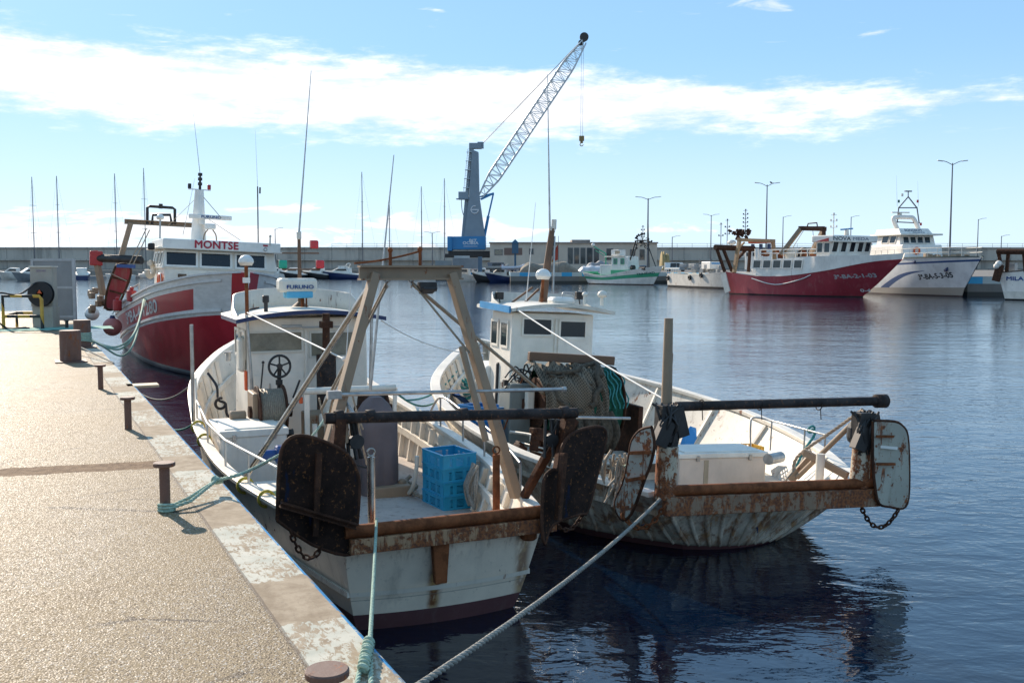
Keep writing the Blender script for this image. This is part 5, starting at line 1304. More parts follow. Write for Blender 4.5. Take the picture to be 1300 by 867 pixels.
# dispenser with hose reel
FQ = Frame(Q.w(0, 0, 0), 0)
def d_(px, py, Y): return at(px, py, Y)
Yd = 32.5
th = thing('fuel_dispenser', 'beige fuel dispenser cabinet with a black hose reel at the quay end', 'fuel dispenser', W0, tuple(d_(58, 417, Yd)))
z0 = 1.5; xx = lambda px: at(px, 400, Yd).x; zz = lambda py: at(60, py, Yd).z
mb = MB(); mb.box(((xx(46) + xx(71.5)) / 2, Yd, (z0 + zz(389)) / 2), (xx(71.5) - xx(46), .5, zz(389) - z0)); mb.build('lower_cabinet', M['box_beige'], th, .01)
mb = MB(); mb.box(((xx(43) + xx(71)) / 2, Yd, (zz(339) + zz(389)) / 2), (xx(71) - xx(43), .34, zz(339) - zz(389))); mb.build('upper_cabinet', M['box_beige'], th, .01)
mb = MB(); mb.box(((xx(43) + xx(71)) / 2, Yd, zz(338.5)), (xx(72) - xx(42), .42, .04)); mb.build('lid', M['cream'], th)
lb = V((xx(57), Yd - .175, zz(344))); lettering('SERVEI', .09, plain('faded_lettering', (.30, .22, .32), .6), th, lambda u, v, d: V((lb.x + u, lb.y - d, lb.z + v)), width=.30)
rc = V((xx(58), Yd - .36, zz(373)))
mb = MB()
for s in (0, .16): mb.cyl(rc + V((0, s, 0)), .40, .02, (0, 1, 0), 36)
mb.cyl(rc, .12, .2, (0, 1, 0), 16); rl = mb.build('hose_reel', M['dark'], th)
mb = MB()
for k in range(4): mb.torus(rc + V((0, .03 + .038 * k, 0)), .33, .025, (0, 1, 0), 32, 8)
mb.build('wound_hose', M['dark'], rl)
mb = MB(); mb.plate([rc + V((-.08, -.02, .02)), rc + V((.08, -.02, .02)), rc + V((0, -.02, .14))], (0, 1, 0), .01); mb.build('reel_marker', M['orange'], rl)
mb = MB(); mb.tube(spline([rc + V((-.1, -.05, .36)), (xx(40), Yd - .8, zz(373)), (xx(17), Yd - 1.0, zz(371)), (xx(9), Yd - 1.1, zz(385)), (xx(9), Yd - 1.1, zz(405)), (xx(13), Yd - 1.2, 1.54), (xx(30), Yd - 1.1, 1.53), (xx(50), Yd - .7, 1.53)], 8), .028, 8)
mb.tube(spline([(xx(9), Yd - 1.1, 1.54), (xx(20), Yd - 1.3, zz(404)), (xx(28), Yd - 1.0, 1.55), (xx(48), Yd - .8, 1.55)], 8), .026, 8); mb.build('hose', M['dark'], th)
# striped guard frame
def stripes():
    m, b, c = newmat('yellow_black_stripes'); x, y, z = sep(c)
    s = ((x + z * .35 + y * .2) / .72).mod(1.0).lt(.52); setin(b, 'Base Color', mix(s, (.02, .02, .02), mix(noise(c, 8, 4).ss(.3, .7), (.52, .27, .03), (.62, .36, .05)))); b.inputs['Roughness'].default_value = .5; return m
mb = MB(); Yg = Yd - .85; A = [(xx(21), Yg, 1.5), (xx(21), Yg, zz(375)), (xx(66), Yg, zz(375)), (xx(69), Yg, zz(379)), (xx(69), Yg, 1.5)]
mb.tube(A, .055, 10); mb.tube([(xx(21), Yg, zz(400)), (xx(69), Yg, zz(400))], .05, 10); mb.tube([(xx(24), Yg + .7, zz(397)), (xx(66), Yg + .7, zz(397))], .05, 10); mb.tube([(xx(21), Yg, zz(400)), (xx(24), Yg + .7, zz(397)), (xx(24), Yg + .7, 1.5)], .045, 8)
single('guard_frame', mb, stripes(), 'yellow and black striped pipe guard frame in front of the beige dispenser', 'barrier', W0, (xx(45), Yg, 1.5))
# grey framed panel behind
Yp = 34.6; X = lambda px: at(px, 370, Yp).x; Z_ = lambda py: at(70, py, Yp).z
th = thing('notice_panel', 'tall grey framed metal panel standing behind the beige dispenser', 'panel', W0, ((X(69)), Yp, 1.5))
mb = MB(); mb.box(((X(42) + X(95)) / 2, Yp, (Z_(330) + 1.62) / 2), (X(95) - X(42), .05, Z_(330) - 1.62)); mb.build('sheet', M['grey_panel'], th)
mb = MB()
for px in (42.5, 94.5): mb.box((X(px), Yp, (Z_(329) + 1.5) / 2), (.09, .10, Z_(329) - 1.5))
for z in (Z_(330), Z_(365), 1.75): mb.box(((X(42) + X(95)) / 2, Yp, z), (X(94) - X(43.5), .08, .08))
mb.build('frame', plain('light_grey_frame', (.42, .43, .43), .5), th)
def green_patch():
    mb = MB(); c = q_(60, 418)
    P = [[V((c.x + (i - 5) * .16, c.y + (j - 12) * .16 + .05 * math.sin(i * 3), .006 + .02 * abs(math.sin(i * 1.7 + j * 1.3)))) for j in range(25)] for i in range(11)]
    mb.grid(P); return single('net_sheet', mb, plain('pale_green_netting', (.20, .42, .34), .9, 0, .3, 6), 'pale green netting spread on the quay round the dispenser foot', 'net', Q, (c.x, c.y, 0))
green_patch()
# ------------------------------------------------------------------ mooring ropes
ropes = 'mooring ropes'
F = lambda px, py, Y: at(px, py, Y)
foot = atz(212, 645, 1.53); kn = atz(276, 609, 1.62)
def loops(mb):
    for k in range(3): mb.torus(V((foot.x - .01, foot.y + .02, 1.515 + .02 * k)), .062, .013, (0, .1 * k, 1), 20, 6)
    for k in range(5): mb.torus(kn + V((.01 * k - .02, 0, .0)), .028, .014, (1, .4 * k - .8, .3 * k), 12, 6)
wr = F1.w(*p1(356, 577, .6)); w2 = F1.w(*p1(432, 500, 2.6)); w3 = F1.w(*p1(440, 585, 2.0))
rope_thing('mooring_rope', [foot, F(240, 632, foot.y + .25), kn], .016, M['green_rope'], 'pale green rope doubled from the post foot over the quay edge to the nearest boat', ropes, extra=lambda mb: (loops(mb), mb.rope([foot + V((.02, -.03, 0)), F(242, 636, foot.y + .1), kn], .015), mb.rope(spline([kn, F(310, 600, 8.6), wr], 8), .016), mb.rope(spline([wr, F1.w(*p1(395, 555, 1.2)), w2], 8), .014)))
e0 = atz(470, 812, 1.52); e1 = F1.w(-.30, p1(478, 640, -.3).y, 1.15)
bot = atz(455, 885, 1.52)
def knot(mb):
    for k in range(9):
        p = e0.lerp(bot, .12 + .06 * k); mb.torus(p + V((0, 0, .02)), .025, .012, (.5, 1, .3 * (k % 3)), 12, 6)
    mb.rope([e0, bot + V((.06, 0, 0))], .014); mb.rope([e0 + V((-.02, 0, 0)), bot + V((-.02, 0, 0))], .014)
rope_thing('mooring_rope', sag(e0, e1, .02, 10), .013, M['green_rope'], 'thin pale green rope rising from a knotted loop to the rusty stern beam', ropes, extra=knot)
a = atz(515, 880, 1.50); b = F2.w(-.8, p2(838, 628, -.8).y, .84)
rope_thing('mooring_rope', sag(F(515, 880, 4.35), b, .08, 30), .018, M['grey_rope'], 'thick weathered rope stretched diagonally over the dark water', ropes)
# trawler bow lines
bl = Q.w(*[q_(104, 441).x, q_(104, 441).y, .30]); gp = F3.w(*(p3(184, 376, -8.6)))
def tl(dip, px=184, k=0): 
    g2 = F3.w(*p3(px, 376, -8.6)); return spline([bl + V((.1, 0, -.04 * k)), F(125 + 3 * k, 436 + 2 * k, 27.2), F(150 + 3 * k, 440 + 6 * k - dip, 27.8), F(172, 420 + 5 * k - dip, 28.6), g2], 8)
rope_thing('mooring_rope', tl(0), .030, M['green_rope'], 'hanging bundle of green lines from the thick bollard up to the red trawler\'s rail', ropes, strands=1,
           extra=lambda mb: (mb.tube(tl(3, 185, 1), .028, 6), mb.tube(tl(-2, 183, 1.6), .028, 6), mb.tube(tl(0, 186, .5), .024, 6), [mb.torus(bl + V((0, 0, -.05 * k + .05)), .22, .025, (0, .05 * k, 1), 20, 6) for k in range(5)]))
P = [H3.Px(x, Z3(x) + .06, -1, -.02) for x in (-16.2, -14, -12, -10, -8.7)]
mb = MB(); mb.tube([F3.loc(F3.w(*p)) for p in P], .028, 6); mb.build('rail_line', M['teal_rope'], b3)
cb = Q.w(q_(92, 450).x, q_(92, 450).y - .1, .2); bw = F1.w(*H1.Px(8.7, H1.Z(H1.t_at(8.7, 1.3)) + .03, 1, -.05))
ed = Q.w(q_(150, 462).x, .05, .03)
rope_thing('mooring_rope', spline([cb, ed], 6) + sag(ed, bw, .55, 24), .016, M['grey_rope'], 'slack pale rope drooping from the thick bollard to the nearest boat\'s bow', ropes, strands=1)
e2 = Q.w(q_(182, 490).x, .03, .0); bw2 = F1.w(*H1.Px(6.3, 1.15, 1, .02))
rope_thing('mooring_rope', sag(e2, bw2, .35, 20), .016, M['teal_rope'], 'short teal rope sagging from the quay edge to the nearest boat\'s shoulder', ropes, strands=1)
# rigging lines between boats
A_ = F1.w(*p1(314, 397, 5.9)); B_ = F1.w(*p1(437, 456, 1.1))
mb = MB(); mb.tube([F1.loc(A_), F1.loc(B_)], .010, 6); mb.ball(F1.loc(B_), .03, 8, 6); mb.build('stay_line', M['white_line'], b1)
A_ = p2(655, 392, 4.8); B_ = p2(852, 512, -.4); mb = MB(); mb.tube(sag(A_, B_, .03, 10), .012, 6); mb.build('stay_line', M['white_line'], b2)
A_ = F1.w(*p1(484, 407, 5.6)); B_ = F2.w(*p2(616, 448, 5.5))
rope_thing('tie_line', sag(A_, B_, .15, 16), .010, M['white_line'], 'thin pale line crossing from the nearest boat\'s cabin roof to the outer boat', strands=1)
A_ = F1.w(*p1(502, 497, 4.8)); B_ = F2.w(*p2(589, 454, 9.7)); 
rope_thing('bow_line', sag(A_, B_, .55, 20), .016, M['teal_rope'], 'pair of green lines slung from the outer boat\'s bow to the nearest boat\'s rail', strands=1, extra=lambda mb: mb.tube(sag(F1.w(*p1(516, 508, 4.6)), B_ - V((0, 0, .05)), .22, 20), .016, 6))
A_ = F1.w(*p1(523, 360, 1.0)); B_ = F2.w(*p2(690, 500, 2.6))
mb = MB(); mb.tube([A_, B_], .022, 8); single('tackle_wire', mb, M['wire'], 'brown wire tackle running from the A-frame top towards the outer boat\'s net drum', 'cable', W0, tuple(A_))
whip(b1, p1(470, 495, 2.8), p1(500, 197, 2.8), .020)
mb = MB(); A_ = p2(1095, 520, -.45); B_ = p2(1012, 580, .5); C_ = p2(1009, 608, .5); mb.rope(spline([A_, p2(1060, 545, 0), B_, C_], 6), .022); mb.build('gallows_rope', M['skin'], b2)
mb = MB(); P = [p2(1030, 545, .9), p2(1034, 552, .9), p2(1022, 570, .8), p2(1012, 590, .8), p2(1010, 600, .8)]; mb.rope(spline(P, 6), .02); mb.torus(P[0], .05, .016, (1, 0, .4)); mb.build('rail_rope', M['teal_rope'], b2)
mb = MB(); mb.rope(spline([p2(757, 612, .6), p2(775, 605, .3), p2(796, 590, -.2), p2(826, 580, -.5)], 6), .016); mb.build('stern_line', M['green_rope'], b2)
# plank sticking out of the quay edge
mb = MB(); c = q_(178, 488); mb.box((c.x, -.12, -.02), (.35, .5, .04)); single('plank', mb, M['ply'], 'pale plank end jutting from the quay edge over the water', 'plank', Q, (c.x, -.12, -.02))
# ================================================================== the far side of the harbour
def py_(fr, px, py, y):
    n = fr.m.to_3x3() @ V((0, 1, 0)); p = fr.w(0, y, 0); d = ray(px, py); return fr.loc(CC + d * ((p - CC).dot(n) / d.dot(n)))
def fsb(ps, pb, hb, z=0.0):
    S, B_ = atz(*ps, z), atz(*pb, z); d = B_ - S; a = math.degrees(math.atan2(-d.x, d.y)); L = d.length; d.normalize()
    port = V((-d.y, d.x, 0)); side = 1 if port.y > 0 else -1
    return Frame(S + port * side * hb, a), L, -side
# breakwater
BW = 332.0
wz = lambda py, Y: EZ + (YH - py) / FPX * Y
mb = MB(); mb.box((120, BW + 4, wz(316.5, BW) / 2), (1500, 8, wz(316.5, BW)))
mb.box((120, BW + 3.8, wz(315, BW)), (1500, 8.6, .5)); mb.box((120, BW - .6, wz(330, BW)), (1500, 1.2, .5))
single('breakwater_wall', mb, concrete('breakwater_concrete', (.50, .45, .38), 9.0, .06), 'long grey concrete breakwater wall closing the harbour', 'breakwater', W0, (120, BW, 0))
mb = MB(); mb.box((-120, BW - 12, 1.1), (900, 14, 2.2)); mb.box((-120, BW - 4.8, wz(341, 320) / 2), (900, .6, wz(341, 320)))
o = mb.build('breakwater_apron', concrete('apron_concrete', (.30, .27, .23), 6.0, .1)); tag(o, kind='structure')
mb = MB()
for z in (wz(309.5, BW), wz(312.5, BW)): mb.tube([(-60, BW + 1, z), (400, BW + 1, z)], .05, 4)
for i in range(92): x = -60 + 5 * i; mb.tube([(x, BW + 1, wz(316, BW)), (x, BW + 1, wz(309.5, BW))], .05, 4)
single('wall_railing', mb, M['pole'], 'thin railing along the top of the breakwater wall', 'railing', W0, (0, BW, 9))
# harbour quay slab
pts = [atz(553, 355.5), atz(646, 355.5), atz(648, 360), atz(735, 360), atz(850, 359.5), atz(934, 366), atz(1140, 369), atz(1228, 376), atz(1420, 377)]
ZQ = 2.25
poly = [V((p.x, p.y, 0)) for p in pts] + [V((260, pts[-1].y, 0)), V((260, BW - 5, 0)), V((pts[0].x, BW - 5, 0))]
def quaymat2():
    def ex(c, base):
        x, y, z = sep(c)
        b_ = ((x * .8 + y * .6) / 3.4).mod(1.0).lt(.5); pn = mix(b_, (.50, .52, .48), (.06, .36, .58))
        wear = noise(c, 1.2, 5, .7).ss(.62, .7); pn = mix(wear, pn, (.3, .28, .25))
        return mix(z.gt(1.45) * z.lt(2.245), mix(z.lt(.5) * .8, base, (.03, .03, .025)), pn)
    return worn('far_quay_concrete', (.20, .175, .15), .35, 0, .85, bmp=0, k=.4, extra=ex)
mb = MB(); n = len(poly); mb.add([p + V((0, 0, ZQ)) for p in poly] + [p - V((0, 0, 3)) for p in poly], [tuple(range(n))] + [(i, (i + 1) % n, n + (i + 1) % n, n + i) for i in range(n)])
o = mb.build('harbour_quay', quaymat2()); tag(o, kind='structure')
mb = MB(); mb.box((-95, 292, .35), (210, 3, .7)); o = mb.build('pontoon', M['grey_panel']); tag(o, kind='structure')

# ---- street lamps
def lamp(px, ytop, Y, label, double=True, base=2.25, group='tall lamp posts on the harbour quay'):
    c = at(px, 340, Y); zt = wz(ytop, Y); th = thing('street_lamp', label, 'street lamp', W0, (c.x, Y, base), 0, group)
    mb = MB(); mb.tube([(c.x, Y, base), (c.x, Y, base + (zt - base) * .45), (c.x, Y, zt)], [.16, .12, .08] if Y < 200 else [.22, .17, .12], 8); mb.build('pole', M['pole'], th)
    s_ = 1.0 if Y < 200 else 1.3
    for s in ((-1, 1) if double else (1,)):
        mb = MB(); mb.tube(spline([(c.x, Y, zt - .25), (c.x + s * .8 * s_, Y, zt + .15), (c.x + s * 1.3 * s_, Y, zt + .28)], 4), .05 * s_, 6); mb.build('arm', M['pole'], th)
        mb = MB(); mb.box((c.x + s * 1.65 * s_, Y, zt + .30), (.75 * s_, .28, .12), ry=-.12 * s); mb.build('lamp_head', M['steel'], th, .03)
    return th
lamp(822, 253, 205, 'double-armed lamp post rising behind the green boat')
lamp(972, 236, 160, 'double-armed lamp post rising behind the brown gantry of the red trawler')
lamp(1205, 209, 135, 'tallest lamp post, double-armed, behind the white trawler\'s bow')
for px, yt, lb in ((902, 274, 'slim far lamp post left of the dark gallows trawler'), (993, 276, 'slim far lamp post just right of the brown gantry'), (1079, 276, 'slim far lamp post above the red trawler\'s radar'), (1240, 279, 'slim far lamp post at the right, beyond the white trawler\'s bow'), (350, 291, 'slim far lamp post above the black motor boats'), (549, 296, 'slim far lamp post beside the sailing masts left of the crane'), (853, 301, 'short far lamp post right of the green boat\'s mast'), (1270, 300, 'short far lamp post at the right edge')):
    lamp(px, yt, BW - 9, lb, px in (902, 549), 2.25, 'slim lamp posts along the breakwater')
mb = MB(); c = at(979, 233.5, 160); mb.ball(c + V((0, 0, .18)), .17, 8, 6, .8); mb.ball(c + V((-.16, 0, .32)), .08, 8, 6); mb.beam(c + V((.1, 0, .18)), c + V((.42, 0, .10)), .12, .05)
mb.tube([c, c + V((0, 0, .1))], .02, 4); single('gull', mb, M['dark_iron'], 'dark gull perched on the right arm of the lamp post behind the gantry', 'bird', W0, tuple(c))

# ---- port crane
Yc = 262.0; CX = lambda px: at(px, 340, Yc).x; CZ = lambda py: wz(py, Yc)
cr = thing('harbour_crane', 'tall grey and blue mobile harbour crane with a long lattice boom and hanging hook', 'crane', W0, (CX(597), Yc, ZQ))
mb = MB(); mb.box(((CX(571) + CX(617)) / 2, Yc, (CZ(301) + CZ(317.5)) / 2), (CX(617) - CX(571), 5.5, CZ(301) - CZ(317.5))); mh = mb.build('machine_house', M['crane_blue'], cr, .15)
mb = MB(); mb.box((CX(572), Yc - .4, (CZ(301) + CZ(319)) / 2), (1.2, 6.2, CZ(301) - CZ(319))); mb.build('counterweight', M['crane_blue'], mh, .1)
WH = plain('white_sign_paint', (.7, .7, .7), .5)
lettering('BIT', 1.0, WH, mh, lambda u, v, d: V((CX(601) + u, Yc - 2.76 - d, CZ(306.2) + v)), width=1.9, bold=.03)
lettering('OCIBSA', 1.05, WH, mh, lambda u, v, d: V((CX(598) + u, Yc - 2.76 - d, CZ(309.3) + v)), width=4.0, bold=.03)
mb = MB(); mb.box((CX(598), Yc - 2.77, CZ(313.3)), (3.6, .03, .12)); mb.build('sign_line', WH, mh)
mb = MB(); mb.box(((CX(570) + CX(625)) / 2, Yc, CZ(321)), (CX(625) - CX(570), 6, .8)); mb.box(((CX(566) + CX(640)) / 2, Yc, CZ(325)), (CX(640) - CX(566), 7, 1.0))
for k in range(10): mb.cyl((CX(568) + k * 1.5, Yc - 3.4, 2.8), .6, .5, (0, 1, 0), 14)
mb.build('undercarriage', M['dark_iron'], cr, .05)
mb = MB(); w = 1.6
a0, a1, b0, b1_ = CX(590), CX(616), CX(597), CX(608)
q = [(a0, CZ(301)), (a1, CZ(301)), (CX(609), CZ(250)), (CX(608), CZ(196)), (CX(600), CZ(193)), (CX(596), CZ(250))]
mb.plate([V((x, Yc - .2, z)) for x, z in q], (0, 1, 0), 2.6); tw = mb.build('tower', M['crane_grey'], cr, .05)
mb = MB(); mb.plate([V((CX(586), Yc, CZ(301))), V((CX(591), Yc, CZ(301))), V((CX(600), Yc, CZ(196))), V((CX(596), Yc, CZ(196)))], (0, 1, 0), 1.2); mb.box((CX(604), Yc, CZ(188)), (3.2, 2.4, 1.4)); mb.box((CX(610.5), Yc, CZ(187)), (1.6, 1.6, 1.6)); mb.box((CX(599), Yc, CZ(190)), (1.2, 1.6, 2)); mb.build('tower_head', M['crane_grey'], tw, .05)
mb = MB(); rr = random.Random(1)
for s in (-.5, .5): mb.tube([(CX(591.5) + s, Yc - .8, CZ(244)), (CX(597) + s, Yc - .8, CZ(192))], .06, 4)
for k in range(26): f = k / 25; x = CX(591.5) + (CX(597) - CX(591.5)) * f; z = CZ(244) + (CZ(192) - CZ(244)) * f; mb.tube([(x - .5, Yc - .8, z), (x + .5, Yc - .8, z)], .04, 4)
for k in range(5): z = CZ(240 - k * 11); mb.box((CX(592.5 + k * 1.1), Yc - .9, z), (1.6, 1.0, .12))
mb.build('tower_ladder', M['boom'], tw)
mb = MB(); mb.box((CX(589), Yc - .6, CZ(250)), (2.6, 2.2, 2.0)); mb.box((CX(588), Yc - .6, CZ(254)), (3.4, 2.6, .2)); mb.tube(spline([(CX(586), Yc, CZ(253)), (CX(587), Yc, CZ(268)), (CX(591), Yc, CZ(280))], 6), .12, 5); mb.build('operator_cab', M['crane_grey'], cr, .05)
mb = MB(); mb.torus((CX(603), Yc - 1.55, CZ(267.5)), .95, .15, (0, 1, 0), 20, 5, arc=.8); mb.box((CX(603), Yc - 1.55, CZ(267.5)), (2.2, .06, .25)); mb.build('tower_emblem', WH, tw)
# lattice boom
P0, P1 = V((CX(609), Yc, CZ(253))), V((CX(740), Yc, CZ(60))); d = (P1 - P0).normalized(); up = V((-d.z, 0, d.x)); sd_ = V((0, 1, 0))
mb = MB(); N = 30
def bsec(f):
    c = P0.lerp(P1, f); h = .6 + 1.5 * min(1, f * 7) * min(1, (1.02 - f) * 6); return [c + up * h * .75 * i + sd_ * h * .7 * j for i in (-1, 1) for j in (-1, 1)]
S = [bsec(k / N) for k in range(N + 1)]
for q in range(4): mb.tube([s[q] for s in S], .17, 5)
for k in range(N):
    for (i, j) in ((0, 2), (1, 3), (0, 1), (2, 3)):
        a_, b_ = (i, j) if k % 2 else (j, i); mb.tube([S[k][a_], S[k + 1][b_]], .085, 4)
        mb.tube([S[k][i], S[k][j]], .07, 4)
bm = mb.build('lattice_boom', M['boom'], cr)
mb = MB(); mb.tube([S[0][0], V((CX(627), Yc, CZ(246.5))), ], .3, 6); mb.tube([S[0][2], V((CX(627), Yc, CZ(246.5)))], .22, 6); mb.build('boom_heel', M['crane_blue'], bm)
mb = MB(); mb.tube([(CX(626.5), Yc, CZ(247)), (CX(620), Yc, CZ(275))], .22, 8); mb.tube([(CX(620), Yc, CZ(275)), (CX(615), Yc, CZ(301))], .38, 8); mb.build('luffing_cylinder', M['crane_blue'], cr)
mb = MB(); mb.cyl((CX(740), Yc - .3, CZ(54)), 1.15, .6, (0, 1, 0), 18); mb.cyl((CX(736), Yc - .3, CZ(61)), .7, .6, (0, 1, 0), 16); mb.tube([P1, (CX(740), Yc, CZ(54))], .3, 6); mb.build('boom_head_sheave', M['dark_iron'], bm)
mb = MB()
for s in (-.5, .5): mb.tube([(CX(612), Yc + s, CZ(186)), (CX(738), Yc + s, CZ(57))], .05, 4); mb.cut()
for s in (-.25, .25): mb.tube([(CX(738) + s, Yc, CZ(60)), (CX(737.5) + s, Yc, CZ(176))], .04, 4); mb.cut()
mb.build('hoist_cable', M['pole'], cr)
mb = MB(); mb.box((CX(737.5), Yc, CZ(178.5)), (1.3, .7, 1.3)); mb.box((CX(737.5), Yc, CZ(182.5)), (.7, .5, .8)); mb.torus((CX(737.5), Yc, CZ(186)), .4, .12, (0, 1, 0), 14, 6, arc=.75); mb.build('hook_block', plain('ochre_hook_paint', (.25, .16, .05), .5), cr, .05)
# big cable across fenders in front: dark railings under crane
# ---- building
Yb = 250.0; BX = lambda px: at(px, 340, Yb).x; BZ = lambda py: wz(py, Yb)
bd = thing('harbour_building', 'low beige harbour building with glazed bays behind the parked cars', 'building', W0, (BX(730), Yb, ZQ))
mb = MB(); mb.box(((BX(622) + BX(834)) / 2, Yb + 6, (BZ(309) + ZQ) / 2), (BX(834) - BX(622), 12, BZ(309) - ZQ)); mb.build('wall', M['beige_wall'], bd)
mb = MB(); mb.box(((BX(622) + BX(834)) / 2, Yb + 5.8, BZ(308.5)), (BX(835) - BX(621), 12.6, .3)); mb.box(((BX(726) + BX(749)) / 2, Yb + 4, BZ(307)), (BX(749) - BX(726), 8, .9)); mb.build('roof', concrete('roof_edge_concrete', (.33, .27, .23)), bd)
for a, b, t, u in ((628, 638, 317, 324), (672, 677, 316, 323), (700, 708, 315, 325), (721, 727, 315, 335), (729, 735, 315, 335), (737, 743, 315, 335), (745, 752, 315, 335), (754, 760, 316, 334), (770, 778, 316, 330), (785, 790, 317, 330), (800, 806, 317, 330), (812, 818, 317, 330)):
    window(bd, ((BX(a) + BX(b)) / 2, Yb - .01, (BZ(t) + BZ(u)) / 2), (1, 0, 0), (0, 0, 1), BX(b) - BX(a), BZ(t) - BZ(u), M['pole'], M['glass_sea'] if a != 628 else M['glass_beige'], .12, .06)
mb = MB(); mb.box(((BX(640) + BX(663)) / 2, Yb - .03, (BZ(315) + BZ(324)) / 2), (BX(663) - BX(640), .05, BZ(315) - BZ(324))); mb.build('shutter', plain('brown_shutter', (.20, .12, .09), .6), bd)
# hut, containers, van, cars
Yh = 232; mb = MB(); hx = at(654, 340, Yh).x; hz = lambda p: wz(p, Yh)
mb.box((hx, Yh, (hz(322) + hz(309)) / 2), (1.5, 1.2, hz(309) - hz(322))); mb.add([(hx - .9, Yh - .8, hz(309)), (hx + .9, Yh - .8, hz(309)), (hx + .9, Yh + .8, hz(309)), (hx - .9, Yh + .8, hz(309)), (hx, Yh, hz(304))], [(0, 1, 4), (1, 2, 4), (2, 3, 4), (3, 0, 4)]); mb.tube([(hx, Yh, ZQ), (hx, Yh, hz(322))], .25, 8)
single('beacon_hut', mb, plain('slate_blue_paint', (.03, .10, .17), .5), 'slate blue peaked beacon box on a post in front of the beige building', 'beacon', W0, (hx, Yh, ZQ))
for k, (a, b, t, u, col, lb, Y) in enumerate(((575, 607, 328, 341, (.27, .27, .27), 'long grey storage container under the crane', 222), (577, 596, 325, 328.3, (.5, .5, .48), 'low pale container lid box seen on top of the long grey container', 222), (553, 574, 331, 341, (.30, .31, .30), 'short grey container left of the long one', 224), (607, 612, 326, 347, (.12, .17, .22), 'narrow slate blue bin at the right end of the long container', 215))):
    xa, xb = at(a, 340, Y).x, at(b, 340, Y).x; z0_ = max(wz(u, Y), ZQ) if k != 1 else wz(u, Y); z1_ = wz(t, Y); mb = MB(); mb.box(((xa + xb) / 2, Y, (z0_ + z1_) / 2), (xb - xa, 2.4, z1_ - z0_))
    for j in range(int((xb - xa) / .5)): mb.box((xa + .25 + j * .5, Y - 1.22, (z0_ + z1_) / 2), (.22, .06, (z1_ - z0_) * .9))
    single('container', mb, plain('container_paint_%d' % k, col, .6, 0, .15, .5), lb, 'container', W0, ((xa + xb) / 2, Y, z0_))
def car(px, Y, col, label, L=4.2, rz=0.0, van=False, group='cars parked by the beige building'):
    c = at(px, 340, Y); fr = Frame((c.x, Y, ZQ), -90 + math.degrees(rz)); th = thing('parked_car', label, 'van' if van else 'car', fr, (0, 0, 0), 0, group)
    h = 1.45 if not van else 2.1; w = 1.75; a = L / 2
    prof = [(-a, .35), (-a, .85), (-a * .88, .95), (-a * .62, h - .05), (-a * .1, h), (a * .30, h - .08), (a * .55, .98), (a * .95, .82), (a, .6), (a, .35)] if not van else [(-a, .35), (-a, h), (a * .55, h), (a * .8, 1.2), (a, 1.05), (a, .35)]
    k = len(prof); mb = MB()
    def row(y, s): return [V((x, y * (1 if z < 1.0 else s), z)) for x, z in prof]
    vs = row(-w / 2, .82) + row(w / 2, .82); mb.add(vs, [tuple(range(k)), tuple(reversed(range(k, 2 * k)))] + [(i, k + i, k + (i + 1) % k, (i + 1) % k) for i in range(k)])
    mb.build('body', plain(name_next('car_paint'), col, .25, .3, .05, 1, coat=.6), th, .06)
    mb = MB()
    g = [(-a * .56, 1.0), (-a * .50, h - .16), (-.05, h - .12), (-.05, 1.0)], [(.05, 1.0), (.05, h - .12), (a * .28, h - .18), (a * .46, 1.0)]
    for q in g:
        for s in (-1, 1):
            mb.plate([V((x, s * (w / 2 * .93 if z > 1.05 else w / 2 + .0) , z)) for x, z in q], (0, 1, 0), .04); mb.cut()
    mb.build('side_window', M['glass_dark'], th)
    for sx in (-a * .62, a * .62):
        for s in (-1, 1): mb = MB(); mb.cyl((sx, s * (w / 2 - .1) - .1, .32), .32, .2, (0, 1, 0), 16, bev=.03); mb.build('wheel', M['dark'], th)
    return th
_n = [0]
def name_next(s): _n[0] += 1; return '%s_%d' % (s, _n[0])
car(691, 226, (.22, .26, .30), 'small blue-grey parked car left of the spanish flag mast'.replace('spanish ', ''))
car(714, 222, (.12, .14, .16), 'dark grey parked hatchback behind the tan heap')
car(668, 236, (.20, .22, .25), 'grey parked car beside the slate blue beacon box')
car(748, 228, (.45, .46, .47), 'silver parked car partly behind the white wrapped boat')
car(797, 214, (.5, .5, .5), 'pale parked car behind the green boat\'s stern gear')
car(858, 232, (.62, .62, .60), 'white van parked near the breakwater, right of the green boat', 5.2, 0, True)
car(632, 228, (.08, .09, .11), 'dark parked van beside the inflatable dinghy', 4.8, 0, True)
car(604, 232, (.35, .36, .38), 'silver parked car just right of the long grey container')
car(643, 220, (.40, .06, .05), 'small red parked car left of the tan heap')
car(770, 226, (.10, .12, .20), 'dark blue parked car right of the white wrapped boat')
car(818, 228, (.30, .30, .31), 'grey parked car behind the green boat\'s bow')
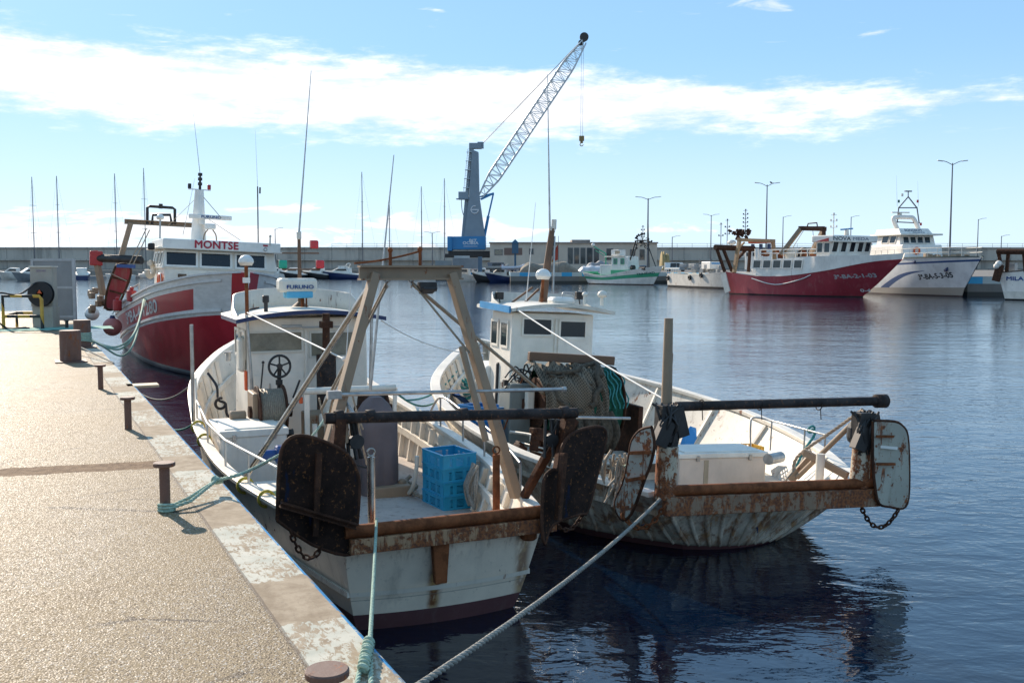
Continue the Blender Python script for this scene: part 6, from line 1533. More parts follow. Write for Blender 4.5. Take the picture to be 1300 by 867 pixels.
def lump(name, label, cat, x0, x1, ytop, Y, mat, seed=1, d=3.0, base=ZQ):
    xa, xb = at(x0, 340, Y).x, at(x1, 340, Y).x; h = wz(ytop, Y) - base; rr = random.Random(seed); ph = [rr.uniform(0, 6) for _ in range(6)]
    n, m = 40, 14; P = []
    for i in range(n + 1):
        u = i / n; x = xa + (xb - xa) * u; env = min(1, u * 7, (1 - u) * 5) ** .5 * (1 + .10 * math.sin(u * 9 + ph[0]) + .06 * math.sin(u * 23 + ph[1])); row = []
        for j in range(m + 1):
            v = j / m * math.pi; hh = h * env * (abs(math.sin(v)) ** .55) * (1 + .05 * math.sin(v * 7 + u * 15 + ph[2])); row.append(V((x + .1 * math.sin(v * 5 + ph[3]), Y - d / 2 * math.cos(v) * (.8 + .2 * env), base + hh)))
        P.append(row)
    mb = MB(); mb.grid(P, flip=True); return single(name, mb, mat, label, cat, W0, ((xa + xb) / 2, Y, base))
lump('net_heap', 'long tan heap of covered nets on the far quay edge', 'net heap', 660, 734, 334, 207, M['tarp_tan'], 3, 4)
lump('wrapped_boat', 'boat wrapped in white tarpaulin on the quay beside the green boat', 'boat', 734, 772, 338, 207, M['tarp_white'], 5, 4)
lump('wrapped_boat', 'smaller grey wrapped boat behind the white wrapped one', 'boat', 742, 778, 333, 213, plain('grey_cover', (.28, .27, .27), .7, 0, .2, .5, bmp=.03), 9, 3)
lump('sand_heap', 'ochre earth heap at the foot of the breakwater, right of the green boat', 'heap', 838, 850, 322, 300, plain('ochre_earth', (.34, .26, .12), .9), 2, 6)
rr = random.Random(21)
for k, (px, Y, lb) in enumerate(((630, 216, 'grey inflatable dinghy on the quay below the crane boom heel'), (650, 210, 'white and blue jet-ski sized dinghy nearest the blue painted quay corner'))):
    c = at(px, 340, Y); mb = MB(); mb.tube(spline([(c.x - 2.2, Y - .7, ZQ + .9), (c.x + 1.4, Y - .7, ZQ + 1.0), (c.x + 2.5, Y, ZQ + 1.4), (c.x + 1.4, Y + .7, ZQ + 1.0), (c.x - 2.2, Y + .7, ZQ + .9)], 6), .32, 10); mb.box((c.x - .4, Y, ZQ + .6), (3.6, 1.2, .25)); mb.box((c.x - 2.0, Y, ZQ + 1.2), (.4, .4, .8)); mb.tube([(c.x - 1, Y, ZQ), (c.x - 1, Y, ZQ + .6)], .1, 6); mb.tube([(c.x + 1, Y, ZQ), (c.x + 1, Y, ZQ + .6)], .1, 6)
    single('dinghy', mb, (plain('grey_inflatable', (.33, .30, .26), .6), plain('pale_inflatable', (.5, .53, .58), .5))[k], lb, 'dinghy', W0, (c.x, Y, ZQ))
fl = at(709, 320, 200); mb = MB(); mb.tube([(fl.x, 200, ZQ), (fl.x, 200, wz(300, 200))], .05, 6)
flag = thing('flag_pole', 'red and yellow flag hanging limp on a pole behind the outer boat\'s mast', 'flag', W0, (fl.x, 200, ZQ)); mb.build('pole', M['pole'], flag)
mb = MB(); P = [[V((fl.x - .1 - 1.3 * i / 8 * (.3 + .7 * j / 8), 200 + .12 * math.sin(i * 1.3), wz(311, 200) - 3.0 * j / 8 - .5 * i / 8)) for j in range(9)] for i in range(9)]; mb.grid(P)
def flagm():
    m, b, c = newmat('striped_flag'); x, y, z = sep(c); s = (x + z * .3 + .9).abs().lt(.35); setin(b, 'Base Color', mix(s, (.45, .05, .02), (.62, .42, .03))); return m
mb.build('flag_cloth', flagm(), flag)

# ---- yachts along the pontoon (masts, motor boats)
def yacht(px, Y, ytop, label, rz=0, L=10, col='white_far', lean=0.0, sail=True):
    c = at(px, 340, Y); fr = Frame((c.x, Y, 0), rz); th = thing('sailing_yacht', label, 'yacht', fr, (0, 0, 0), 0, 'sailing yachts berthed below the breakwater')
    h = Hull(L, tab((0, 1.1), (.4, 1.5), (.75, 1.0), (1, .05)), tab((0, .9), (.4, 1.3), (.75, .7), (1, .03)), tab((0, 1.0), (1, 1.35)), xst=lambda z: -L / 2, xbow=lambda z: L / 2 - .6 + .5 * z, draft=.4, n=16)
    mb = MB(); rows = [lambda t: -.3, lambda t: h.Z(t)]; h.shell(mb, rows, [0]); h.transom(mb, rows, [0]); h.deckmesh(mb, lambda t: h.Z(t), 0.0); mb.build('hull', M[col], th)
    mb = MB(); mb.box((-.2, 0, 1.5), (3.6, 1.5, .5)); mb.build('cabin', M['white_far'], th, .15)
    zt = wz(ytop, Y); mb = MB(); mb.tube([(.6, 0, 1.2), (.6, 0, zt)], [.16, .10], 6); ms = mb.build('mast', M['pole'], th)
    mb = MB()
    for f in (.45, .72): mb.tube([(.6, -1.0, zt * f), (.6, 1.0, zt * f)], .04, 4)
    mb.build('spreader', M['pole'], ms)
    mb = MB()
    for q in ((-L / 2 + .2, 0, 1.1), (L / 2 - .2, 0, 1.3), (.5, 1.3, 1.1), (.5, -1.3, 1.1)): mb.tube([q, (.6, 0, zt)], .018, 3); mb.cut()
    mb.build('rigging', M['pole'], th)
    mb = MB(); mb.tube([(.6, 0, 2.3), (-3.2, 0, 2.2)], .18, 8); mb.build('furled_sail', M['navy'] if col != 'white_far' else M['tarp_white'], th)
for px, yt, rz, lb in ((46, 226, 60, 'leftmost sailing yacht, tall mast above the fuel dispenser'), (78, 225, 80, 'sailing yacht whose dark mast rises behind the grey framed panel'), (151, 222, 70, 'sailing yacht with its mast just left of the red trawler\'s gantry top'), (187, 215, 50, 'sailing yacht with the tallest mast, seen through the red trawler\'s gantry'),
                       (463, 220, 75, 'sailing yacht with its mast left of the A-frame\'s crossbeam'), (497, 250, 60, 'sailing yacht with a mid-height mast over the A-frame crossbeam'), (538, 238, 80, 'sailing yacht with a thin mast above the middle of the A-frame'), (567, 228, 70, 'sailing yacht with its mast immediately left of the blue crane house')):
    yacht(px, 288 if px < 300 else 296, yt, lb, rz)
def motor(px, Y, L, label, up='white_far', low='navy', rz=75, fly=True):
    c = at(px, 340, Y); fr = Frame((c.x, Y, 0), rz); th = thing('motor_yacht', label, 'motor yacht', fr, (0, 0, 0), 0, 'motor boats berthed below the breakwater')
    h = Hull(L, tab((0, 1.6), (.5, 2.0), (.8, 1.3), (1, .05)), tab((0, 1.5), (.5, 1.7), (.8, .8), (1, .03)), tab((0, 1.3), (1, 2.3)), xst=lambda z: -L / 2, xbow=lambda z: L / 2 - 1 + .6 * z, draft=.5, n=20)
    mb = MB(); rows = [lambda t: -.4, lambda t: h.Z(t) - .25, lambda t: h.Z(t)]; h.shell(mb, rows, [0, 1]); h.transom(mb, rows, [0, 1]); mb.mi = 1; h.deckmesh(mb, lambda t: h.Z(t), 0); mb.build('hull', [M[low], M[up]], th)
    mb = MB(); a = L * .5
    prof = [(-a * .5, 1.5), (-a * .48, 3.0), (a * .05, 3.1), (a * .45, 2.1), (a * .6, 1.9)]
    mb.add([V((x, -1.25, z)) for x, z in prof] + [V((x, 1.25, z)) for x, z in prof], [tuple(range(5)), tuple(reversed(range(5, 10)))] + [(i, 5 + i, 5 + (i + 1) % 5, (i + 1) % 5) for i in range(5)]); mb.build('cabin', M[up], th, .12)
    mb = MB()
    for s in (-1, 1): mb.plate([V((-a * .40, s * 1.26, 2.2)), V((-a * .38, s * 1.26, 2.75)), V((a * .05, s * 1.26, 2.75)), V((a * .3, s * 1.26, 2.25))], (0, 1, 0), .04); mb.cut()
    mb.build('cabin_window', M['glass_dark'], th)
    if fly:
        mb = MB(); mb.tube(spline([(-a * .3, -1.2, 3.0), (-a * .42, -1.1, 4.1), (-a * .42, 1.1, 4.1), (-a * .3, 1.2, 3.0)], 3), .14, 6); mb.box((-a * .1, 0, 3.3), (a * .4, 2.0, .5)); mb.build('flybridge', M[up], th, .08)
motor(433, 276, 11, 'white flybridge motor yacht with navy hull, largest of the boats beyond the roof radar')
motor(402, 278, 8, 'black-hulled motor boat just left of the white flybridge yacht', low='dark', fly=False)
motor(372, 278, 8, 'black-hulled motor boat with a cream cabin, second left of the flybridge yacht', low='dark', fly=False)
motor(350, 280, 7, 'small white motor boat beside the red trawler\'s wheelhouse corner', low='white_far', fly=False)
motor(558, 272, 11, 'long white motor boat below the grey containers', low='white_far', fly=False, rz=85)
motor(588, 226, 6, 'small white motor boat under the grey containers', low='white_far', fly=False, rz=80)
motor(613, 222, 5, 'small dark motor boat moored left of the blue-edged pier', low='dark', fly=False, rz=70)
motor(634, 218, 6, 'small navy and white boat against the pier\'s left corner', fly=False, rz=85)
motor(36, 240, 7, 'grey-hulled motor boat left of the fuel dispenser', low='grey_panel', fly=False, rz=130)
motor(104, 262, 7, 'dark blue boat seen between the grey panel and the red trawler', fly=False, rz=20)
motor(15, 262, 7, 'small cream boat at the left edge of the harbour', low='cream', fly=False, rz=100)

# ================================================================== far fishing boats
def lights(parent, p, h, mat=None, n=3):
    mb = MB(); p = V(p); mb.tube([p, p + V((0, 0, h))], .06, 6)
    for k in range(n):
        z = h * (.45 + .55 * k / max(1, n - 1)); mb.beam(p + V((-.4, 0, z)), p + V((.4, 0, z)), .05, .05)
        for s in (-.4, .4) if k < n - 1 else (0,): mb.cyl(p + V((s, 0, z)), .11, .24, n=8)
    mb.build('light_mast', mat or M['white_far'], parent)
# --- red trawler with five side windows
FR, LR, sR = fsb((921, 373), (1092, 378.5), 3.0)
pr = lambda px, py, y=-3.0: py_(FR, px, py, y)
rt = thing('trawler', 'faded red trawler with white upperworks and a row of five side windows, right of centre', 'trawler', FR, (0, 0, 0))
zs = [(px, pr(px, py).x, pr(px, py).z) for px, py in ((918, 345), (980, 351), (1040, 345), (1100, 332))]
xb = pr(1146, 330, 0).x
LR_ = xb; ZR = tab((0, zs[0][2]), (zs[1][1] / LR_, zs[1][2]), (zs[2][1] / LR_, zs[2][2]), (zs[3][1] / LR_, zs[3][2]), (1, pr(1146, 329, 0).z))
BR_ = tab((0, 2.7), (.3, 3.1), (.6, 3.1), (.8, 2.5), (.92, 1.4), (1, .06)); WR_ = tab((0, 2.4), (.3, 2.9), (.6, 2.7), (.8, 1.7), (.93, .6), (1, .03))
bow0 = pr(1094, 378, 0).x
HR = Hull(LR_, BR_, WR_, ZR, xst=lambda z: -.15 * z, xbow=lambda z: bow0 + (xb - bow0) * (z / ZR(1)) ** .9 if z > 0 else bow0, p=1.2, draft=1.2, n=50)
mb = MB(); rows = [lambda t: -.8, lambda t: .12, lambda t: ZR(t)]; HR.shell(mb, rows, [1, 0]); HR.transom(mb, rows, [1, 0]); mb.mi = 2; HR.deckmesh(mb, lambda t: ZR(t) - .02, .02); mb.build('hull', [M['red_far'], M['dark_iron'], M['deck2']], rt)
# white upper shell from t=.22 on
z2p = [(pr(px, py, yy).x / xb, pr(px, py, yy).z) for px, py, yy in ((957, 331, -3), (990, 329, -3), (1020, 326, -3.1), (1055, 325, -3), (1100, 324, -2.2), (1128, 322.5, -1.2))]
Z2 = tab(*z2p, (1, pr(1146, 321.5, 0).z))
HR2 = Hull(LR_, lambda t: BR_(t) + .25 * max(0, t - .6), BR_, Z2, xst=HR.xst, xbow=lambda z: xb + .25 * (z - ZR(1)), n=50)
class Up(Hull):
    pass
mb = MB()
n = 40; t0 = pr(960, 340).x / LR_
for side in (1, -1):
    P = [[], [], []]
    for i in range(n + 1):
        t = t0 + (1 - t0) * i / n
        for k in range(3):
            z = ZR(t) + (Z2(t) - ZR(t)) * k / 2; b_ = BR_(t) + (.3 * k / 2 * (t > .6)) * (1 - t) * 2; P[k].append(V((HR.xst(0) + (HR.xbow(ZR(1)) - 0) * t + .2 * k / 2 * t ** 3, side * (b_ + .02), z)))
    mb.grid(P, flip=side < 0)
P = [[V((xb * (t0 + (.72 - t0) * i / 10), (BR_(t0 + (.72 - t0) * i / 10)) * j / 4, Z2(t0 + (.72 - t0) * i / 10) + .0)) for j in range(-4, 5)] for i in range(11)]; mb.grid(P, flip=True)
a = V((xb * t0, 0, 0)); yb_ = BR_(t0); mb.add([(a.x, -yb_, ZR(t0)), (a.x, yb_, ZR(t0)), (a.x, yb_, Z2(t0)), (a.x, -yb_, Z2(t0))], [(0, 1, 2, 3)])
mb.build('upper_hull', M['white_far'], rt)
for k, px in enumerate((961, 974, 987, 1000.5, 1014)):
    a = pr(px, 335.5, -3.12); tt = a.x / LR_; window(rt, (a.x, -BR_(tt) - .06, a.z), (1, 0, 0), (.12, 0, 1), 1.25, 1.0, M['white_far'], M['glass_sea'], .12, .06)
HR.text('3ª-BA-2-1-03', .62, plain('faded_grey_lettering', (.42, .40, .40), .5), rt, pr(1077, 351, -2.6).x, pr(1077, 351, -2.6).z, -1, 4.3, 'hull_lettering', slope=.05, bold=.03)
HR.text('0-4', .5, M['ink_white'], rt, pr(1096, 372, -1.4).x - .6, .75, -1, 1.0, 'draught_marks', bold=.02)
wx1 = pr(1056, 318, -2.3).x; wx0 = pr(1036, 320, -2.3).x; wyR = FR.px(1108, 316, wx1).y; wz0, wz1 = pr(1056, 325, -2.3).z, pr(1056, 308, -2.3).z
pfr = lambda px, py, x=wx1: FR.px(px, py, x)
mb = MB(); vs = [(wx0, -2.3, wz0 - .5), (wx1 - .5, -2.3, wz0 - .5), (wx1 - .5, wyR, wz0 - .5), (wx0, wyR, wz0 - .5), (wx0, -2.2, wz1), (wx1, -2.2, wz1), (wx1, wyR - .1, wz1), (wx0, wyR - .1, wz1)]
mb.add(vs, [(0, 3, 2, 1), (4, 5, 6, 7), (0, 1, 5, 4), (1, 2, 6, 5), (2, 3, 7, 6), (3, 0, 4, 7)]); mb.build('wheelhouse_wall', M['white_far'], rt, .05)
for px in (1041, 1050): a = pr(px, 314.5, -2.26); window(rt, (a.x, -2.27, a.z), (1, 0, 0), (0, .05, 1), .07 * 12, 1.15, M['white_far'], M['glass_sea'], .10, .05)
for k, px in enumerate((1061, 1072, 1083, 1093, 1102)):
    a = pfr(px, 313.5); window(rt, (wx1 - .5 * (wz1 - a.z) / (wz1 - wz0 + .5) + .03, a.y, a.z), (0, 1, 0), (.25, 0, 1), .95, 1.25, M['white_far'], M['glass_dark'], .10, .05)
mb = MB(); zc = pfr(1080, 303.5).z; mb.box(((wx0 + wx1) / 2, (-2.3 + wyR) / 2, zc), (wx1 - wx0 + .9, wyR + 2.3 + .6, .78)); mb.build('wheelhouse_roof', M['white_far'], rt, .12)
fx2 = wx1 + .455
mb = MB(); mb.plate([pr(1035, 307, -2.62), pr(1052, 306.5, -2.62), pr(1052, 302, -2.62)], (0, 1, 0), .03); mb.build('red_flash', M['redpaint'], rt)
a = FR.px(1069, 303.7, fx2); lettering('NOVA', .60, M['ink_black'], rt, lambda u, v, d: V((fx2 + d, a.y + u, zc + v)), bold=.012, width=abs(FR.px(1080, 304, fx2).y - FR.px(1058, 304, fx2).y))
a2 = FR.px(1093, 303.9, fx2); lettering('MEDA', .48, plain('grey_lettering', (.14, .16, .22), .5), rt, lambda u, v, d: V((fx2 + d, a2.y + u, zc + v)), bold=.008, width=abs(FR.px(1103, 304, fx2).y - FR.px(1083, 304, fx2).y))
q_m = pfr(1058, 300, wx0 + .8); lights(rt, (q_m.x, q_m.y, wz1 + .6), pfr(1058, 273, wx0 + .8).z - wz1 - .6)
mb = MB(); a = pfr(1075, 291, wx0 + 1.2); mb.box(a, (.3, 1.9, .16), rx=.08); mb.build('radar_scanner', M['crane_blue'], rt); mb = MB(); mb.tube([a - V((0, 0, 1.6)), a], [.4, .22], 10); mb.build('radar_pedestal', M['cream'], rt)
# rails amidships, gantry
mb = MB()
for py in (317, 321.5): mb.tube([pr(965, py + .5, -2.7), pr(1036, py - .5, -2.7)], .06, 5)
for px in (965, 980, 995, 1010, 1025): mb.tube([pr(px, 317, -2.7), pr(px, 330, -2.7)], .06, 5)
mb.build('side_rail', M['white_far'], rt)
mb = MB(); a, b = pr(961, 316, -2.6), pr(961, 330, -2.6); mb.tube([b, a], .28, 10); mb.build('white_post', M['white_far'], rt)
for s in (-1, 1):
    mb = MB(); mb.beam(pr(1017, 290, -2.0) * 1 if s < 0 else V((pr(1017, 290, -2.0).x, 2.0, pr(1017, 290, -2.0).z)), V((pr(996, 323, -2.0).x, s * 2.6, pr(996, 323, -2.0).z)), .45, .45); mb.build('gantry_leg', M['frame_brown'], rt, .02)
mb = MB(); a = pr(1017, 290, -2.0); mb.beam((a.x, -2.2, a.z), (a.x, 2.2, a.z), .5, .5); mb.beam((a.x, -2.0, a.z), (pr(1046, 290, -2).x, -2.0, a.z - .1), .35, .45); mb.beam((pr(1046, 290, -2).x, -2.0, a.z), (pr(1046, 304, -2).x, -2.0, pr(1046, 304, -2).z), .3, .3)
mb.tube([pr(1024, 290, -2), pr(1026, 284, -2), pr(1037, 283, -2), pr(1038, 290, -2)], .08, 6); mb.build('gantry_top', M['rust_dark'], rt)
mb = MB()
for a_, b_ in (((1020, 293), (1000, 325)), ((1032, 293), (1034, 322))): mb.tube([pr(*a_, -1.8), pr(*b_, -1.8)], .04, 4); mb.cut()
mb.build('wire_stay', M['wire'], rt)
mb = MB(); a = pr(1008, 323, -1.5); mb.cyl(a - V((0, .8, 0)), .75, 1.4, (0, 1, 0), 18); mb.build('winch_drum', M['cream'], rt); mb = MB(); a = pr(1020, 323, -1.5); mb.torus(a, .7, .14, (0, 1, 0), 20, 6); mb.build('winch_flange', M['dark_iron'], rt)
mb = MB(); rr = random.Random(6)
for k in range(22): px = rr.uniform(966, 1034); a = pr(px, rr.uniform(318, 326), rr.uniform(-2.2, 1)); mb.box(a, (rr.uniform(.3, .9), .4, rr.uniform(.2, .7)), rz=rr.random())
mb.build('deck_gear', M['rust'], rt, .03)
# aft gantry (A-frame, ochre) and dark gallows
def L2(px, py, y=-2.2): return pr(px, py, y)
ZR0 = ZR(.02)
M['frame_ochre'] = worn('ochre_brown_frame', (.36, .22, .11), .4, .1, .6, k=.5)
xa = pr(933, 345, -2.4).x; pa = lambda px, py, x=xa: FR.px(px, py, x)
ca, cb_ = pa(937, 304.5), pa(983, 306)
for q, yb2 in ((ca, pa(932, 345).y), (cb_, cb_.y + .4)): mb = MB(); mb.beam((xa, q.y + (.25 if q is ca else -.25), q.z), (xa, yb2, ZR0 - .1), .40, .40, (1, 0, 0)); mb.build('a_frame_leg', M['frame_ochre'], rt, .03)
mb = MB(); mb.beam(ca, cb_, .4, .4); mb.beam(pa(945, 308), pa(935, 318), .2, .2); mb.build('a_frame_crossbeam', M['frame_ochre'], rt, .02)
xg_ = .2; pq = lambda px, py: FR.px(px, py, xg_)
mb = MB(); mb.tube([pq(908, 314), pq(957, 316)], .36, 10)
for q in ((910, 316, 920, 345), (918, 316, 930, 346), (948, 316, 935, 330), (952, 318, 950, 346)): mb.beam(pq(q[0], q[1]), pq(q[2], q[3]), .32, .32)
mb.build('stern_gallows', M['rust_dark'], rt, .03)
mb = MB(); mb.beam(L2(918, 347, -3.02), L2(924, 371, -3.02), .9, .12, (0, 1, 0)); mb.build('pale_quarter_plate', M['cream'], rt)
mb = MB(); mb.tube(spline([HR.Px(pr(955, 350).x, 2.0, -1, .1), HR.Px(pr(985, 358).x, 1.3, -1, .12), HR.Px(pr(1015, 353).x, 1.9, -1, .12), HR.Px(pr(1030, 347).x, 2.5, -1, .12)], 6), .06, 5); mb.build('hanging_rope', M['white_line'], rt)
# --- trawler behind (only its gear shows)
FB, LB, _ = fsb((905, 366), (1000, 368), 2.5)
bt_ = thing('trawler', 'dark-geared trawler behind the red one, with an orange-topped mast cluster', 'trawler', FB, (0, 0, 0)); pb = lambda px, py, y=-1.5: py_(FB, px, py, y)
hb_ = Hull(LB, tab((0, 2.2), (.5, 2.6), (.8, 1.9), (1, .05)), tab((0, 2.0), (.5, 2.4), (.8, 1.2), (1, .03)), tab((0, 1.9), (.5, 2.0), (1, 3.2)), xst=lambda z: 0, xbow=lambda z: LB + .4 * z, n=24)
mb = MB(); rows = [lambda t: -.5, lambda t: hb_.Z(t)]; hb_.shell(mb, rows, [0]); hb_.transom(mb, rows, [0]); hb_.deckmesh(mb, lambda t: hb_.Z(t), 0); mb.build('hull', M['white_far'], bt_)
mb = MB(); a, b = pb(938, 345), pb(968, 318); mb.box(((a.x + b.x) / 2 + 1, .3, (a.z + b.z) / 2), (abs(b.x - a.x), 3.4, abs(b.z - a.z))); mb.build('wheelhouse_wall', M['white_far'], bt_, .1)
for px in (942, 950, 958): a = pb(px, 323, -1.42); window(bt_, a, (1, 0, 0), (0, 0, 1), .8, .7, M['white_far'], M['glass_dark'], .1, .05)
lights(bt_, pb(946, 305, 0), 4.6, M['pole'], 5); lights(bt_, pb(915, 312, 0), 3.4, M['pole'], 2); lights(bt_, pb(923, 312, 0), 4.0, M['pole'], 3)
mb = MB(); rr = random.Random(31)
for k in range(40): px = rr.gauss(941, 5); a = pb(px, rr.uniform(292, 304), rr.uniform(-1, 1)); mb.box(a, (rr.uniform(.15, .6), .3, rr.uniform(.15, .6)), rz=rr.random(), ry=rr.random()); mb.tube([a, pb(941, 298, 0)], .03, 4)
mb.build('mast_gear', M['rust_dark'], bt_)
mb = MB(); a = pb(965, 307.5, -1); mb.box(a, (3.4, 1.6, .35)); mb.build('orange_canopy', M['orange'], bt_, .1)
mb = MB(); a = pb(966, 312, -1)
for dx in (-1.5, 0, 1.5): mb.box(a + V((dx, 0, -.2)), (.3, .5, .9)); mb.cut()
mb.build('canopy_post', M['navy'], bt_)
mb = MB(); a = pb(929, 308, 0); mb.ball(a, .7, 10, 6, .6); mb.build('antenna_dome', M['white_far'], bt_)
# --- white trawler with blue flashes
FW, LW, _ = fsb((1100, 372.5), (1219, 378.5), 3.4)
FW = Frame(FW.o, math.degrees(FW.rz) - 90)
pw = lambda px, py, y=-3.2: py_(FW, px, py, y)
wt = thing('trawler', 'big white trawler with blue flashes and a tripod mast, right of the red trawler', 'trawler', FW, (0, 0, 0))
xbw = pw(1247, 327, 0).x; bw0 = pw(1219, 378, 0).x; s0 = pw(1060, 370).x
ZW = tab((0, pw(1090, 326).z - .6), (.5, pw(1150, 327).z - .1), (1, pw(1247, 326, 0).z))
HW = Hull(xbw - s0, tab((0, 3.0), (.4, 3.4), (.65, 3.2), (.82, 2.3), (.93, 1.15), (1, .06)), tab((0, 2.8), (.4, 3.1), (.65, 2.4), (.82, 1.3), (.93, .45), (1, .03)), ZW, xst=lambda z: s0, xbow=lambda z: bw0 + (xbw - bw0) * max(z, 0) / ZW(1), p=1.1, draft=1.2, n=50)
zst = lambda t: ZW(t) - .55 - .55 * (1 - t)
def whm(c, base):
    x, y, z = sep(c)
    top = z + (x - xbw) * -.035 - (pw(1235, 330, 0).z)
    fl1 = (top + .05).abs().lt(.11)
    k = (x - pw(1118, 366).x) / (pw(1165, 344).x - pw(1118, 366).x); zc = k * (pw(1165, 344).z - pw(1118, 368).z) + pw(1118, 368).z
    wid = (1 - k) * .75 + .02
    fl2 = (z - zc - E.op('SINE', k * 3.14) * .55).abs().lt(wid * .6) * k.lt(1.0)
    c2 = mix(fl1.mx(fl2), base, (.02, .07, .20)); c2 = mix((z + x * -.02).lt(.75), c2, (.36, .32, .27)); return mix(z.lt(.12), c2, (.10, .06, .05))
wm = worn('white_trawler_paint', (.72, .72, .71), .15, .03, .4, k=.5, extra=whm)
mb = MB(); rows = [lambda t: -.8, lambda t: ZW(t)]; HW.shell(mb, rows, [0]); HW.transom(mb, rows, [0]); HW.deckmesh(mb, lambda t: ZW(t) - .02, 0); mb.build('hull', wm, wt)
mb = MB(); HW.sweep(mb, lambda t: ZW(t) + .03, .2, .12, 0, 0, .99); mb.build('gunwale', plain('dark_green_rail', (.04, .07, .06), .5), wt)
HW.text('3ª-BA-5-3-05', .85, M['ink_black'], wt, pw(1178, 351, -2.6).x, pw(1178, 351, -2.6).z, -1, 4.6, 'hull_lettering', slope=.07, bold=.03)
for px, py, k in ((1168, 332, .25), (1194, 341.5, .35)): mb = MB(); q = HW.Px(pw(px, py, -2.2).x, pw(px, py, -2.2).z, -1, .03); mb.lathe(q + V((0, .06, 0)), [(0, -.05), (k, -.05), (k, .08), (0, .08)], (0, -1, .2), 16); mb.build('hawse_plate', M['navy'], wt)
mb = MB()
for z in (.55, 1.1): HWp = [HW.P(t, ZW(t), -1) + V((0, 0, z)) for t in [.12 + .86 * i / 20 for i in range(21)]]; mb.tube(HWp, .035, 4)
for t in [.12 + .86 * i / 16 for i in range(17)]: mb.tube([HW.P(t, ZW(t), -1), HW.P(t, ZW(t), -1) + V((0, 0, 1.1))], .035, 4)
for z in (.55, 1.1): mb.tube([HW.P(t, ZW(t), 1) + V((0, 0, z)) for t in [.12 + .86 * i / 20 for i in range(21)]], .035, 4)
mb.build('side_rail', M['cream'], wt)
X1 = pw(1143, 305, -2.3).x; X0 = X1 - 5.5; YR = FW.px(1188, 305, X1).y; pf = lambda px, py, x=X1: FW.px(px, py, x)
zf0, zf1 = pf(1165, 311).z, pf(1165, 299).z
zd0 = ZW(.5) - .2; YD = FW.px(1197, 318, X1 + 1.2).y
cabin(wt, X0 - 1.5, X1 + 1.2, -2.6, YD, zd0, zf0, M['white_far'], 'deckhouse_wall', .2, 0, .1)
cabin(wt, X0, X1, -2.3, YR, zf0 - .05, zf1, M['white_far'], 'wheelhouse_wall', .35, .12, .08)
for px, w_ in ((1124, 1.5), (1133.5, 1.3)): a = pw(px, 304.5, -2.3); window(wt, (a.x, -2.27, a.z), (1, 0, 0), (.3, .1, 1), w_, .95, M['white_far'], M['glass_dark'], .1, .05)
for px, w_ in ((1151, .8), (1160, .8), (1169, .8), (1178, .8)): a = pf(px, 304.8); window(wt, (X1 - .35 * (a.z - zf0) / (zf1 - zf0) + .03, a.y, a.z), (0, 1, 0), (-.3, 0, 1), w_, .85, M['white_far'], M['glass_sea'], .08, .05)
mb = MB(); mb.box(((X0 + X1) / 2, (YR - 2.3) / 2, zf1 + .1), (X1 - X0 + 1.6, YR + 2.3 + .9, .2)); mb.build('wheelhouse_roof', M['cream'], wt, .05)
xn = X1 + .35
mb = MB(); ya_, yb2 = FW.px(1143, 295, xn).y, FW.px(1184, 295, xn).y; mb.add([(xn - .5, ya_ + .1, zf1 + .85), (xn - .5, yb2 - .3, zf1 + .85), (xn, yb2, zf1 + .2), (xn, ya_, zf1 + .2), (X0 + .3, ya_ + .1, zf1 + .85), (X0 + .3, yb2 - .3, zf1 + .85), (X0, yb2, zf1 + .2), (X0, ya_, zf1 + .2)], [(3, 2, 1, 0), (0, 1, 5, 4), (2, 6, 5, 1), (0, 4, 7, 3), (4, 5, 6, 7)]); mb.build('name_board', M['white_far'], wt)
sl = V((-.61, 0, .79))
def onb(u, v, d, yc, zc): return V((xn - .5 * ((zc + v) - .2) / .65 + d + .01, yc + u, zf1 + zc + v))
lettering('BONOSOM', .40, plain('slate_lettering', (.16, .17, .20), .5), wt, lambda u, v, d: onb(u, v, d, FW.px(1161, 293, xn).y, .62), bold=.012, width=2.3)
lettering('PALAMÓS', .25, plain('slate_lettering_small', (.16, .17, .20), .5), wt, lambda u, v, d: onb(u, v, d, FW.px(1167, 296, xn).y, .34), bold=.006, width=1.6)
mb = MB(); a = pw(1124, 295.5, -1.2); mb.ball((a.x, -1.2, zf1 + .2), 1.0, 14, 8, .75); mb.build('dark_cover', M['dark'], wt)
xm = (X0 + X1) / 2; pm = lambda px, py: FW.px(px, py, xm)
mb = MB(); P = [pm(1139, 291), pm(1134.5, 279), pm(1137, 276), pm(1154, 276), pm(1160, 278), pm(1166, 291)]; mb.tube(spline(P, 4), .28, 8); mb.build('radar_arch', M['white_far'], wt)
mb = MB(); a = pm(1143, 270); mb.box(a, (.3, 2.4, .14)); mb.tube([a, a - V((0, 0, .6))], .2, 8); mb.build('radar_scanner', M['cream'], wt)
mb = MB()
for q in ((1139, 283, 1141, 263), (1167, 284, 1164, 263), (1141, 264, 1153, 250), (1164, 264, 1153, 250), (1141, 264, 1164, 264), (1138, 282, 1160, 283)): mb.tube([pm(q[0], q[1]), pm(q[2], q[3])], .08, 6)
mb.tube([pm(1153, 250), pm(1153, 243)], .07, 6); a = pm(1153, 243); mb.box(a, (.3, .9, .15)); mb.build('tripod_mast', M['pole'], wt)
for px, py, k in ((1141, 256, 'ink_green'), (1165, 256, 'redpaint'), (1169, 285, 'redpaint'), (1145.5, 248, 'cream')): mb = MB(); a = pm(px, py); mb.cyl(a - V((0, 0, .15)), .13, .35, n=8); mb.build('navigation_light', M[k], wt)
xl = X1 + 1.25; a = FW.px(1164, 318.5, xl); mb = MB(); mb.torus(a, .36, .11, (1, 0, 0), 20, 8); lr = mb.build('life_ring', M['orange'], wt)
